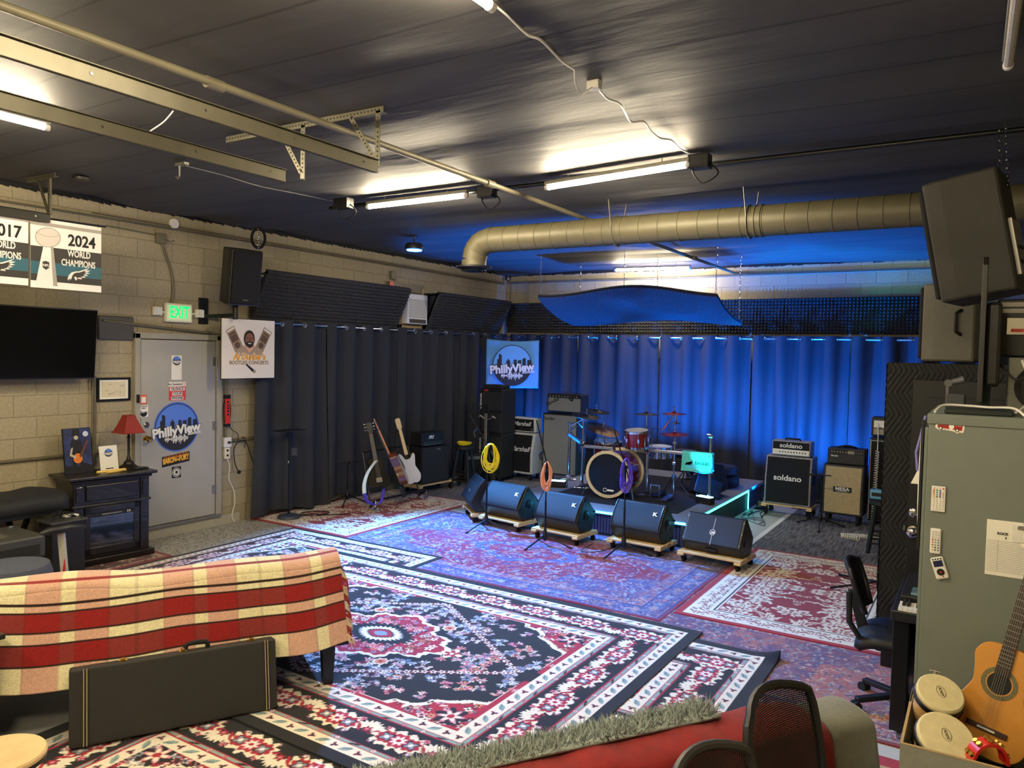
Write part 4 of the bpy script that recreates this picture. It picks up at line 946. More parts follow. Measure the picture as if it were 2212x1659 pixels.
wire('electric_cable', [(.06, -6.05, .62), (.05, -6.09, .72), (.05, -6.11, .88), (.05, -6.06, .97), (.05, -5.99, .99), (.05, -5.93, .96), (.05, -5.86, .80), (.05, -5.76, .55), (.08, -5.62, .38)], .006, rubber, 'black cord hung on a wall hook with its plug dangling')
o = MB().tube([(0, -5.95, 1.03), (.05, -5.95, 1.02), (.06, -5.95, 1.0), (.06, -5.96, .90)], .005).build('wall_hook', rubber); tag(o, 'small black hook that holds the dangling cord', 'hook')
o = MB().cyl((.06, -6.05, .60), (.075, -6.04, .63), .02).build('plug', rubber, bevel=.003); tag(o, 'black plug at the end of the dangling cord', 'plug')
wire('electric_cable', [(.03, -6.19, .79), (.04, -6.16, .70), (.04, -6.17, .55), (.04, -6.10, .40), (.05, -6.09, .25), (.05, -6.13, .1), (.06, -6.10, .02)], .005, white, 'thin white cord hanging from the outlet to the floor')
o = MB().cyl((.02, -6.14, 1.0), (.02, -5.7, 1.0), .016).build('wall_conduit', pipem, smooth=True); tag(o, 'short horizontal conduit between the white outlet and the curtain', 'pipe')
# small security camera and other bits near the ceiling
t = T('security_camera', 'small dome security camera in the ceiling corner', 'camera', (.10, -.12, 3.50)); MB().lathe([(.05, .06), (.05, .0), (.045, -.02), (.02, -.04), (.001, -.045)], (0, 0, 0)).build('dome', blackpl, t, smooth=True); MB().lathe([(.02, 0), (.02, .01), (.001, .012)], (.03, -.03, -.01), (.5, -.8, -.2)).build('lens_ring', steel, t)
a = at(893, 528, z=3.45)
p = Vector((1.50, -4.55, 3.42))
t = T('led_light', 'small blue LED stage light glowing on the ceiling near the corner', 'light', p)
MB().lathe([(.10, .06), (.12, .02), (.12, -.01), (.10, -.02)], (0, 0, 0)).build('housing', blackpl, t, smooth=True)
MB().lathe([(.10, -.018), (.09, -.032), (.001, -.036)], (0, 0, 0)).build('lens', mat('blue_glow', '2a7cff', .4, emit=22, ecol=(.03, .25, 1.0), noise=0), t, smooth=True, split=True)
MB().cyl((0, 0, .06), (0, 0, .15), .012).build('stem', blackmt, t)
# ================================================================== foam
foamm = mat('charcoal_foam', '37383c', .9, bump=.3, bscale=300)
def foam(name, label, O, r, u, W, H, p=.05, h=.045, th=.03, curve=None, cat='acoustic panel'):
    """sheet of pyramid foam; r,u span it, r x u is the pyramid side"""
    O, r, u = Vector(O), Vector(r).normalized(), Vector(u).normalized(); n = r.cross(u)
    nx, ny = round(W/p), round(H/p); px_, py_ = W/nx, H/ny
    cv = curve or (lambda a, b: 0.0)
    P = lambda a, b, d: O+r*a+u*b+n*(d+cv(a/W, b/H))
    m = MB(); vs = []; fs = []
    for j in range(ny+1):
        for i in range(nx+1): vs.append(P(i*px_, j*py_, 0))
    base = len(vs)
    for j in range(ny):
        for i in range(nx):
            vs.append(P((i+.5)*px_, (j+.5)*py_, h)); c = base+j*nx+i; a = j*(nx+1)+i
            fs += [(a, a+1, c), (a+1, a+nx+2, c), (a+nx+2, a+nx+1, c), (a+nx+1, a, c)]
    k = len(vs)
    for j in range(ny+1):
        for i in range(nx+1): vs.append(P(i*px_, j*py_, -th))
    f0 = lambda i, j: j*(nx+1)+i
    for j in range(ny):
        for i in range(nx): fs.append((k+f0(i, j), k+f0(i, j+1), k+f0(i+1, j+1), k+f0(i+1, j)))
    for i in range(nx): fs += [(f0(i, 0), k+f0(i, 0), k+f0(i+1, 0), f0(i+1, 0)), (f0(i+1, ny), k+f0(i+1, ny), k+f0(i, ny), f0(i, ny))]
    for j in range(ny): fs += [(f0(0, j+1), k+f0(0, j+1), k+f0(0, j), f0(0, j)), (f0(nx, j), k+f0(nx, j), k+f0(nx, j+1), f0(nx, j+1))]
    m.add([tuple(v) for v in vs], fs)
    return m
# two panels lean out from the left wall with their tops; foam side faces +x
def lean(y0, y1, label, wedge=False):
    zb_, zt_, xb, xt = 2.46, 3.04, .10, .39
    u = Vector((xt-xb, 0, zt_-zb_)); t = T('leaning_foam', label, 'acoustic panel', (xb, y0, zb_))
    m = foam('foam', '', (0, 0, 0), Y3, u, y1-y0, u.length); m.build('foam', foamm, t)
    n = Y3.cross(u.normalized())
    MB().prism(rect(-.0, 0, y1-y0, u.length), -n*.03, Y3, u, -.02, 0).build('backing_board', blackpl, t)
    m = MB()
    for y in (.01, y1-y0-.01): m.bar((0, y, .0), (-.08, y, .0), .02, .02); m.bar((u.x*.97, y, u.z*.97), (-.09, y, u.z*.9), .02, .02)
    if wedge: m.prism([(-.09, 0), (0, 0), (u.x-.03, u.z), (-.09, u.z)], (0, 0.0, 0), X3, Z3, -.012, .0)
    m.build('strut', blackpl, t)
lean(-5.90, -3.25, 'long leaning foam panel above the left curtain, next to the loudspeaker')
lean(-2.55, -.42, 'shorter leaning foam panel on the left wall near the corner', wedge=True)
t = T('foam_strip', 'row of dark pyramid foam along the back wall above the curtain', 'acoustic panel', (0.05, -.02, 2.51))
for k in range(6):
    x0 = .0+1.25*k
    m = foam('f', '', (x0, -.02, 0), X3, Z3, 1.245, .54); m.build('foam_tile', foamm, t)
t = T('foam_cloud', 'curved foam cloud hanging on chains above the drum riser', 'acoustic panel', (2.08, -2.42, 2.95))
un = Vector((0, 1.2, -.36)); cvf = lambda a, b: -.0+.07*math.cos(a*PI*2.0+.4)*(1-b*.4) - .13*(b-.5)**2*4*.5+.05*(1-a)*(1-b)
m = foam('f', '', (2.65, 0, 0), -X3, un, 2.65, un.length, p=.052, curve=cvf); m.build('foam', foamm, t)
m = foam('f', '', (2.65, 0, 0), -X3, un, 2.65, un.length, p=.2, h=.0, th=.012, curve=lambda a, b: cvf(a, b)-.032); m.build('backing_sheet', mat('grey_backing', '6d6a60', .6), t)
def chain(p0, p1, label):
    p0, p1 = Vector(p0), Vector(p1); L = (p1-p0).length; n = int(L/.045); d = (p1-p0)/n; m = MB()
    a = Vector((1, 0, 0)); b = Vector((0, 1, 0))
    for i in range(n):
        c = p0+d*(i+.5); s_ = (a, b)[i % 2]; m.tube([c+s_*.009*math.cos(q)+d*.62*math.sin(q) for q in [2*PI*k/8 for k in range(8)]], .0025, 4, True)
    o = m.build('hanging_chain', chrome, smooth=True); return tag(o, label, 'chain', 'thin chains that hold the foam cloud')
for (px, py), e in zip(((1180, 545), (1265, 565), (1348, 535), (1425, 545), (1548, 520), (1615, 535)), ((2.10, -2.39, 2.98), (2.2, -1.3, 2.70), (3.42, -2.38, 3.0), (3.6, -1.6, 2.78), (4.70, -2.39, 2.96), (4.72, -1.35, 2.68))):
    p = at(px, py, z=3.56); chain((e[0], e[1], 3.57), e, 'thin silver chain between the black ceiling and the foam cloud')
# air conditioner in its wall opening between the two leaning panels
t = T('air_conditioner', 'white window air conditioner set in the left wall between the foam panels', 'air conditioner', (.02, -2.83, 2.78))
MB().bx(-.02, .16, -.24, .24, -.24, .22).build('case', white, t, bevel=.012)
m = MB()
for i in range(12): m.bx(.16, .166, -.21, .21, -.14+.024*i, -.128+.024*i)
m.build('louver', mat('grey_louver', 'a8a59a', .5), t)
MB().bx(.16, .164, -.20, .20, -.225, -.165).build('control_panel', blackpl, t)
m = MB(); m.bx(0, .05, .245, .30, -.32, .33); m.bx(0, .05, -.30, -.245, -.32, .33); m.bx(0, .05, -.30, .30, -.32, -.25); m.build('wood_frame', mat('raw_timber', 'b0976a', .7, noise=.15), t, bevel=.003)
MB().bx(0, .03, -.55, .30, .25, .38).build('header_board', pipem, t)
o = MB().bx(0, .05, -3.30, -3.20, 3.20, 3.32).cyl((.03, -3.22, 3.2), (.03, -3.22, 3.05), .012).build('wall_box', pipem, bevel=.006); tag(o, 'small outlet box on the left wall above the long foam panel', 'junction box')
o = MB().box((.06, -3.31, 3.12), (.01, .10, .08)).build('red_tag', redp); tag(o, 'small red tag hanging under the outlet box above the foam', 'tag')
# ================================================================== curtains on rods
curtm = mat('charcoal_curtain', '33353a', .85, bump=.15, bscale=400, spec=.2)
ringm = mat('grommet_silver', 'c9ccd2', .2, 1.0, noise=.02)
rodL = .17; rodz = 2.43
o = MB().cyl((rodL, -5.95, rodz), (rodL, -.12, rodz), .014).build('curtain_rod', ringm, smooth=True); tag(o, 'silver curtain rod along the left wall', 'rod')
o = MB().cyl((.12, -rodL, rodz), (8.4, -rodL, rodz), .014).build('curtain_rod', ringm, smooth=True); tag(o, 'silver curtain rod along the back wall', 'rod')
def curtain(s0, s1, axis, label, zb=.10, seed=0, lam=.37, amp=.065, flare=0.0):
    rs = random.Random(seed); L = s1-s0; nf = max(1, round(L/lam)); lam = L/nf; ph = [rs.uniform(-.25, .25) for _ in range(6)]
    t = T('curtain', label, 'curtain', ((rodL, s0, 0) if axis == 'y' else (s0, -rodL, 0)), group=None)
    def S(s_, z):
        q = s_+.03*math.sin(3.1*s_+ph[0]*9)*(1-z)+.02*math.sin(7*s_+ph[1]*9+z*2)*(1-z)
        a = amp*(1-.25*z*(1-z)*4*ph[2])*(1+.25*math.sin(5*s_+ph[3]*20)*(1-z))
        f = math.sin(2*PI*q/lam); f = math.copysign(abs(f)**.75, f)
        return a*f+.02*(1-z)*math.sin(1.7*s_+ph[4]*10)
    def P(u, v):
        s_ = L*u; z = zb+(2.475-zb)*v+.03*math.sin(s_*5+ph[5]*9)*(1-v)**3
        d = S(s_, v); e = s_+(s_-L*.5)*flare*(1-v)**2
        return (d, e, z) if axis == 'y' else (e, -d, z)
    MB().grid(P, nf*20, 22, flip=(axis == 'x')).build('fabric', curtm, t, smooth=True, ang=180)
    m = MB()
    for i in range(nf*2):
        s_ = lam*(i*.5)+.0; 
        if i == 0: s_ = .02
        c = Vector((0, s_, rodz)) if axis == 'y' else Vector((s_, 0, rodz))
        ax = Vector((.55, .83*(1 if i % 2 else -1), 0)) if axis == 'y' else Vector((.83*(1 if i % 2 else -1), .55, 0))
        ax.normalize(); a_ = ax.cross(Z3).normalized()
        m.tube([c+a_*.029*math.cos(q)+Z3*.029*math.sin(q) for q in [2*PI*k/16 for k in range(16)]], .0065, 6, True)
    m.build('grommet', ringm, t, smooth=True, split=True)
    return t
names = ['first left wall curtain, with the poster over its edge', 'second left wall curtain behind the floor lamp', 'third left wall curtain behind the guitars', 'fourth left wall curtain, nearest the corner']
for i, (a_, b_) in enumerate(((-5.88, -4.75), (-4.73, -3.3), (-3.28, -1.7), (-1.68, -.22))):
    curtain(a_, b_, 'y', 'dark charcoal grommet curtain, ' + names[i], seed=i+1, zb=(.06, .11, .12, .1)[i], flare=(.12, 0, 0, 0)[i])
names = ['leftmost on the back wall behind the small banner', 'behind the drum kit', 'blue lit behind the cyan towel', 'blue lit behind the silver amplifier', 'at the right end behind the small black combo stack']
for i, (a_, b_) in enumerate(((.22, 1.6), (1.62, 3.1), (3.12, 4.6), (4.62, 6.0), (6.02, 8.0))):
    curtain(a_, b_, 'x', 'dark charcoal grommet curtain, ' + names[i], seed=i+11)
# philly banner hung across the corner
A, B = Vector((.29, -1.06, 0)), Vector((.92, -.32, 0)); za, zb_ = at(1050, 732, x=.29).z, at(1050, 838, x=.29).z
W = (B-A).length; H = za-zb_; bd = (B-A).normalized()
t = T('studio_banner', 'blue cloth banner with the round skyline logo hung across the corner', 'banner', ((A.x+B.x)/2, (A.y+B.y)/2, (za+zb_)/2), rz=math.atan2(bd.y, bd.x))
bcl = mat('banner_cloth_blue', '5fa4e6', .7, noise=.03)
def Q(u, v): return ((u-.5)*W, .02*math.sin(u*5+v*3)*(v)+.008*math.cos(u*17)*v, (v-.5)*H - .03*math.sin(u*PI)*v)
MB().grid(Q, 30, 20).build('cloth', bcl, t, smooth=True, ang=180, solid=.002)
philly(t, (-.02*W, -.03, -.03*H), X3, Z3, .37*W, None, mat('banner_sky', '6fb4ea', .7, noise=0), MC['sticker_black'], whitet)
m = MB()
for x in (-.47, .47): m.cyl((x*W, .0, .47*H), (x*W*1.10, .12, .53*H), .003, n=5)
m.build('tie', rubber, t, split=True)
# ================================================================== drum riser
RX0, RX1, RY0, RY1, RH = 2.52, 4.93, -3.95, -.45, .30
rcar = mat('riser_carpet', '3a3b40', .95, bump=.4, bscale=300)
t = T('drum_riser', 'low carpeted drum riser edged with blue light strip', 'stage', ((RX0+RX1)/2, (RY0+RY1)/2, 0))
w_, d_ = (RX1-RX0)/2, (RY1-RY0)/2
MB().bx(-w_, w_, -d_, d_, RH-.05, RH).build('deck', mat('riser_grey', '77787e', .8, bump=.3, bscale=200), t, bevel=.006)
m = MB()
for k in range(62): x = -w_+.02+(2*w_-.04)*k/61; m.bx(x-.014, x+.014, -d_+.03, -d_+.05, .03, RH-.05)
m.bx(-w_+.02, w_-.02, -d_+.05, -d_+.06, .02, RH-.05); m.build('front_skirt', mat('skirt_blue', '34396a', .8), t)
MB().bx(-w_+.03, w_-.03, -d_+.02, -d_+.07, 0, .03).build('front_base', blackmt, t)
m = MB(); m.bx(-w_+.02, -w_+.05, -d_, d_, 0, RH-.05); m.bx(w_-.05, w_-.02, -d_, d_, 0, RH-.05); m.bx(-w_, w_, d_-.05, d_-.02, 0, RH-.05); m.build('side_skirt', rcar, t, split=True)
glow = mat('led_cyan', '6fe8ff', .4, emit=9, ecol=(.05, .55, 1.0), noise=0)
m = MB(); m.bx(-w_, w_, -d_-.012, -d_, RH-.035, RH-.015); m.build('light_strip', glow, t)
MB().bx(w_, w_+.012, -d_, d_-.9, RH-.035, RH-.015).bx(w_, w_+.012, d_-.91, d_-.89, .02, RH-.015).build('light_strip', mat('led_green', '4ff0c0', .4, emit=5, ecol=(.05, .9, .75), noise=0), t)
MB().bx(-w_-.012, -w_, -d_, d_, RH-.035, RH-.015).build('light_strip', glow, t)
o = MB().bx(2.95, 4.70, -3.60, -1.1, RH, RH+.008).build('drum_rug', mat('drum_rug_black', '101114', .95, bump=.5, bscale=300)); tag(o, 'plain black rug under the drum kit on the riser', 'rug')
# ------------------------------------------------------------------ par lights on the floor of the riser
def par(px, py, z, lab, aim):
    p = at(px, py, z=z); t = T('par_light', lab, 'light', p, rz=aim)
    MB().bx(-.11, .11, -.05, .05, -.05, .03).build('housing', blackpl, t, bevel=.01)
    MB().bx(-.10, .10, -.045, .045, .028, .034).build('lens', mat('par_glow', '9fd8ff', .3, emit=30, ecol=(.10, .45, 1.0), noise=0), t)
    MB().bar((-.13, 0, -.05), (-.13, 0, .05), .02, .006).bar((.13, 0, -.05), (.13, 0, .05), .02, .006).bar((-.13, 0, -.045), (.13, 0, -.045), .02, .006).build('yoke', blackmt, t)
par(1205, 1043, .36, 'glowing blue light bar at the left of the drum riser', .3)
par(1523, 1078, .36, 'glowing blue light bar in front of the black boxes at the right of the riser', -.3)
for (px_, py_, pz_, _e), nm_ in zip(PARS, ('behind the slanted white edged cabinet', 'between the tall grey cabinet and the riser', 'on the riser behind the bass drum', 'on the riser behind the drum throne', 'between the riser and the snakeskin cabinet', 'behind the snakeskin cabinet', 'behind the tan faced cabinet')):
    t = T('par_light', 'small black floor light ' + nm_, 'light', (px_, py_, pz_-.195+(.02 if pz_ > .4 else 0)))
    MB().cyl((0, 0, .03), (0, .02, .11), .055, n=16).build('housing', blackpl, t); MB().bx(-.07, .07, -.05, .05, 0, .012).build('base', blackmt, t)
# ------------------------------------------------------------------ drums
redl = mat('drum_red_lacquer', '6e0d14', .18, coat=.8, noise=.2, nscale=14); hoopm = mat('maple_hoop', 'd9cba6', .4); skin = mat('drum_head_white', 'd9dcdf', .5, noise=.02); blk = mat('drum_head_black', '0a0b0d', .25, noise=0)
def drum(name, label, p, r, h, tilt=(0, 0), head=skin, lugs=8, mt=redl, legs=False):
    t = T(name, label, 'drum', p, rot=Euler((tilt[0], tilt[1], 0)).to_matrix().to_4x4())
    MB().lathe([(r*.2, 0), (r, 0), (r, h), (r*.2, h)]).build('shell', mt, t, smooth=True)
    for z, n_ in ((.0, 'hoop'), (h, 'hoop')): MB().lathe([(r-.004, z-.012), (r+.012, z-.012), (r+.012, z+.014), (r-.004, z+.014)], ring=True).build(n_, chrome, t, smooth=True)
    MB().lathe([(.001, h+.004), (r-.006, h+.004), (r-.004, h)]).build('drum_head', head, t, smooth=True)
    m = MB()
    for k in range(lugs):
        a = 2*PI*k/lugs; c, s_ = math.cos(a), math.sin(a)
        m.cyl((c*(r+.010), s_*(r+.010), -.01), (c*(r+.010), s_*(r+.010), h+.012), .0045, n=6)
    m.build('tension_rod', chrome, t, split=True)
    m = MB()
    for k in range(lugs):
        a = 2*PI*k/lugs; c, s_ = math.cos(a), math.sin(a)
        m.box((c*(r+.008), s_*(r+.008), h*.5), (.022, .022, h*.28))
    m.build('lug', chrome, t, bevel=.004, split=True)
    if legs:
        m = MB()
        for k in range(3): a = 2*PI*k/3+.4; m.tube([(r*math.cos(a)*1.06, r*math.sin(a)*1.06, h*.5), (r*math.cos(a)*1.1, r*math.sin(a)*1.1, RH+.008-p[2]+.004)], .006)
        m.build('leg', chrome, t, split=True)
    return t
bc = Vector((3.665, -3.28, RH+.318))
t = T('bass_drum', 'red bass drum with black front head on the riser', 'drum', bc)
m = MB(); m.lathe([(.25, 0), (.275, 0), (.275, .44), (.25, .44)], (0, 0, 0), (0, 1, 0), 48, ring=True); m.build('shell', redl, t, smooth=True)
for y in (-.02, .44): MB().lathe([(.262, y), (.300, y), (.300, y+.035), (.262, y+.035)], (0, 0, 0), (0, 1, 0), 48, ring=True).build('hoop', hoopm, t, smooth=True)
MB().lathe([(.001, -.002), (.268, -.004), (.268, .004)], (0, 0, 0), (0, 1, 0), 48).build('front_head', blk, t, smooth=True)
MB().lathe([(.001, .444), (.268, .444), (.268, .45)], (0, 0, 0), (0, 1, 0), 48).build('rear_head', skin, t, smooth=True)
m = MB(); m.tube([(.15+.062*math.cos(a), -.006, -.03+.062*math.sin(a)) for a in [2*PI*i/24 for i in range(24)]], .006, 6, True); m.build('port_ring', blackpl, t)
m = MB(); m.tube([(-.03+.022*math.cos(a), -.008, -.20+.022*math.sin(a)) for a in [.4+5.6*i/20 for i in range(21)]], .004, 5); m.bx(-.0, .09, -.010, -.006, -.212, -.190); m.build('emblem', whitet, t)
m = MB()
for k in range(8):
    a = 2*PI*k/8+.39; c, s_ = math.cos(a), math.sin(a); m.cyl((c*.29, -.03, s_*.29), (c*.29, .49, s_*.29), .0045, n=6)
m.build('tension_rod', chrome, t, split=True)
m = MB(); m.tube([(.27, .08, -.05), (.36, .0, -.318+.012)], .009); m.tube([(-.27, .08, -.05), (-.36, .0, -.318+.012)], .009); m.build('spur', chrome, t, split=True)
def yat(px, py, y): return at(px, py, y=y)
p = yat(1376, 964, -2.95); drum('tom_drum', 'small red rack tom with chrome rims in the middle of the kit', (p.x, p.y, p.z), .150, .20, (.12, 0), lugs=6)
p = yat(1313, 994, -2.55); drum('floor_tom', 'larger red tom left of the small rack tom', (p.x, p.y, p.z), .19, .26, (.06, .05), legs=True)
p = yat(1424, 985, -2.35); drum('snare_drum', 'shallow chrome snare drum behind the right rack bar', (p.x, p.y, p.z), .17, .12, (.05, 0), mt=chrome)
# drum rack: posts, bars, clamps and arms
t = T('drum_rack', 'chrome drum rack of posts and bars around the kit', 'rack', (4.0, -2.75, RH))
P1, P2, P3, P4 = (2.60, -2.30), (3.08, -2.83), (3.99, -2.78), (4.82, -2.78)
def zz(px, py, xy): return yat(px, py, xy[1]).z
W_ = lambda v: Vector(v)-Vector((4.0, -2.75, RH))
for (x, y), top in ((P1, zz(1219, 912, P1)), (P2, zz(1260, 900, P2)), (P3, zz(1402, 940, P3)), (P4, zz(1549, 940, P4))):
    m = MB(); m.cyl(W_((x, y, RH+.01)), W_((x, y, top)), .020, n=14); m.build('post', chrome, t, smooth=True)
    m = MB(); m.box(W_((x, y, RH+.06)), (.06, .05, .04)); m.bar(W_((x-.10, y-.05, RH+.015)), W_((x+.10, y+.05, RH+.015)), .02, .012); m.bar(W_((x-.10, y+.05, RH+.015)), W_((x+.10, y-.05, RH+.015)), .02, .012); m.build('foot', chrome, t, bevel=.003)
    m = MB(); m.box(W_((x, y, top-.02)), (.05, .05, .03)); m.cyl(W_((x-.05, y, top-.0)), W_((x, y, top)), .009); m.build('cap_clamp', chrome, t, bevel=.003)
zb1 = zz(1330, 970, P2); zb0 = zz(1219, 937, P1)
alum = mat('brushed_aluminium', 'b9bcc2', .3, .9, noise=.05)
for a_, b_ in (((*P1, zb0), (*P2, zb1+.03)), ((*P2, zb1), (*P3, zb1)), ((*P3, zb1+.02), (*P4, zb1+.02))):
    m = MB(); m.bar(W_(a_), W_(b_), .045, .040); m.build('bar', alum, t, bevel=.006)
    m = MB()
    for e in (a_, b_): m.box(W_(e), (.06, .06, .06)); m.cyl(W_(e)+Vector((0, -.05, 0)), W_(e)+Vector((0, .05, 0)), .012)
    m.build('clamp', chrome, t, bevel=.005, split=True)
def arm(pts, r=.008): MB().tube([W_(p) for p in pts], r, 8).build('arm', chrome, t, smooth=True)
cy = []
def CYM(px, py, y, r, lab, m_, tilt=(0, 0)): cy.append((yat(px, py, y), r, lab, m_, tilt))
dkb = mat('cymbal_bronze_dark', '4e4636', .3, .9, noise=.1); rdc = mat('cymbal_red', 'b02a2c', .25, .7, noise=.05); tqc = mat('cymbal_bronze', '8a6a4c', .25, .8, noise=.1)
CYM(1287, 887, -2.55, .20, 'dark cymbal at the upper left of the kit, the higher of two', dkb, (.05, .12))
CYM(1266, 897, -2.9, .19, 'dark tilted cymbal at the upper left of the kit, the lower of two', dkb, (.08, .16))
CYM(1397, 893, -2.8, .17, 'thin dark cymbal above the small rack tom', dkb, (.02, 0))
CYM(1456, 892, -2.75, .155, 'red cymbal, the highest at the right of the kit', rdc, (.05, 0))
CYM(1460, 913, -2.6, .07, 'tiny dark splash cymbal between the two red ones', dkb, (.0, 0))
CYM(1458, 936, -2.75, .185, 'red cymbal at the right of the kit, below the splash', rdc, (.08, 0))
CYM(1302, 926, -2.85, .24, 'bronze cymbal steeply tilted over the larger tom', tqc, (.1, .33))
for p, r_, lab, mm, tl_ in cy:
    c = T('cymbal', lab, 'cymbal', p, rot=Euler((tl_[0], tl_[1], 0)).to_matrix().to_4x4())
    MB().lathe([(.008, .018), (r_*.16, .014), (r_*.22, .003), (r_*.6, -.004), (r_, -.012), (r_*.99, -.014), (r_*.6, -.007), (r_*.2, 0), (.008, .012)], n=36).build('disc', mm, c, smooth=True, ang=60)
    MB().lathe([(.004, -.02), (.012, .016), (.016, .02), (.016, .035), (.006, .04), (.005, .06), (.011, .062), (.011, .085), (.003, .087)], n=12).build('wing_nut', chrome, c, smooth=True)
arm([(*P2, zz(1260, 925, P2)), cy[1][0]+Vector((-.12, 0, -.10)), cy[1][0]+Vector((0, 0, -.02))]); arm([(*P1, zb0+.05), cy[1][0]+Vector((-.02, .1, -.06)), cy[0][0]+Vector((0, 0, -.02))])
arm([cy[1][0]+Vector((-.25, .0, -.16)), cy[1][0]+Vector((.05, .05, -.01))], .011)
arm([(*P3, zb1), (P3[0]-.02, P3[1], zb1+.28), cy[2][0]+Vector((0, 0, -.02))], .010)
q = cy[3][0]; arm([(q.x-.28, P3[1], zb1), (q.x-.28, P3[1], zb1+.30), (q.x-.14, q.y, q.z-.22), (q.x, q.y, q.z-.02)], .009)
q = cy[6][0]; arm([(q.x+.02, -2.8, zb1), (q.x, q.y, q.z-.02)], .009); arm([(P1[0]+.32, -2.5, zb1-.12), (P1[0]+.32, -2.5, zb1+.35)], .007)
arm([(3.3, -2.8, zb1+.02), (3.22, -2.7, zb1+.12), (3.36, -2.62, zb1+.10)], .009); arm([(3.75, -2.8, zb1+.02), (3.78, -2.85, zb1+.10)], .009)
# hi hat stand
p = cy[5][0]; hx, hy = p.x, p.y
t = T('hi_hat_stand', 'chrome cymbal stand with tripod legs at the right of the kit', 'stand', (hx, hy, RH+.008))
MB().cyl((0, 0, .05), (0, 0, p.z-RH-.03), .011, n=12).build('pole', chrome, t, smooth=True)
MB().cyl((0, 0, p.z-RH+.1), (0, 0, cy[3][0].z-RH-.03), .006, n=10).build('upper_rod', chrome, t, smooth=True)
for k in range(3): a = k*2.09+.5; MB().tube([(0, 0, .32), (.22*math.cos(a), .22*math.sin(a), .02)], .008).build('leg', chrome, t)
for z in (.45, .72): MB().box((0, 0, z), (.045, .03, .045)).build('collar', chrome, t, bevel=.006)
MB().bar((-.02, -.30, .02), (0, -.04, .06), .08, .012, Z3).build('pedal', chrome, t, bevel=.003)
t = T('bass_pedal', 'black and chrome foot pedal behind the bass drum', 'pedal', (4.15, -2.72, RH+.008))
MB().bar((-.02, -.12, .02), (0, .14, .05), .09, .012, Z3).build('footboard', blackmt, t, bevel=.003); MB().bar((-.06, -.16, .0), (-.06, -.16, .18), .015, .015).bar((.06, -.16, .0), (.06, -.16, .18), .015, .015).bar((-.06, -.16, .17), (.06, -.16, .17), .015, .015).build('frame', chrome, t)
t = T('drum_throne', 'black padded drum throne at the back of the riser', 'stool', (4.15, -1.75, RH))
MB().lathe([(.001, .52), (.15, .52), (.17, .50), (.17, .44), (.15, .42), (.001, .42)]).build('seat', black, t, smooth=True); MB().cyl((0, 0, .2), (0, 0, .42), .018).build('pole', chrome, t)
for k in range(3): a = k*2.09; MB().tube([(0, 0, .24), (.24*math.cos(a), .24*math.sin(a), .012)], .011).build('leg', chrome, t)
t = T('drum_bag', 'flat black padded cases stacked behind the drum kit', 'case', (4.50, -1.30, RH))
m = MB(); m.lathe([(.001, 0), (.26, 0), (.28, .03), (.28, .12), (.24, .15), (.001, .16)]); m.build('body', black, t, smooth=True)
m = MB(); m.lathe([(.001, .16), (.23, .165), (.25, .19), (.25, .26), (.22, .29), (.001, .30)]); m.build('upper_body', black, t, smooth=True)
# towel over the bar end
cyan = mat('towel_turquoise', '5fd8d4', .9, bump=.4, bscale=200)
a, b = yat(1474, 966, -2.80), yat(1541, 968, -2.80); W = b.x-a.x; Z = zb1+.045; H = Z-yat(1510, 1020, -2.8).z
t = T('towel', 'turquoise towel draped over the right rack bar', 'towel', ((a.x+b.x)/2, -2.78, Z))
def Q(u, v):
    s_ = v*(H+.05+.22); x = (u-.5)*W*(1-.03*math.sin(v*3)); 
    if s_ < H: return (x, -.035-.012*math.sin(u*9+1)*(1-s_/H), -H+s_+.01*math.sin(u*7))
    if s_ < H+.05: q = (s_-H)/.05*PI; return (x, -.03*math.cos(q), .012*math.sin(q))
    return (x, .035, -(s_-H-.05))
MB().grid(Q, 20, 40).build('cloth', cyan, t, smooth=True, ang=180, solid=.006)
m = MB(); eagle(m, (0, 0, 0), .09); m2 = MB(); rot_ = Matrix(((0, 1, 0), (-1, 0, 0), (0, 0, 1))); m2.add([(v[1]-.10, -.052, v[2]-H*.55) for v in m.v], m.f); m2.build('eagle_print', ink, t)
text('EAGLES', 'lettering', ink, t, (.07, -.054, -H*.54), X3, Z3, .055, .03)
MB().grid(lambda u, v: ((u-.5)*W*.98, -.056+.003*math.sin(u*15), -H*.78-.002-.045*v), 12, 2).build('hem_band', cyan, t, smooth=True)
# two black boxes tipped on the riser
def tip(name, lab, p, rot, d):
    t = T(name, lab, 'speaker', p, rot=Euler(rot).to_matrix().to_4x4()); MB().bx(-d[0]/2, d[0]/2, -d[1]/2, d[1]/2, 0, d[2]).build('cabinet', blackpl, t, bevel=.012)
    MB().bx(-d[0]/2+.015, d[0]/2-.015, -d[1]/2-.006, -d[1]/2+.001, .015, d[2]-.015).build('grille', grille, t, bevel=.003)
tip('stage_speaker', 'small black tipped speaker box by the blue light, at the right of the riser', (4.64, -2.45, RH+.03), (-.3, .35, .6), (.36, .22, .24))
tip('stage_speaker', 'black speaker box standing behind the tipped one on the riser', (4.70, -2.10, RH+.06), (-.2, -.45, -.4), (.24, .24, .34))
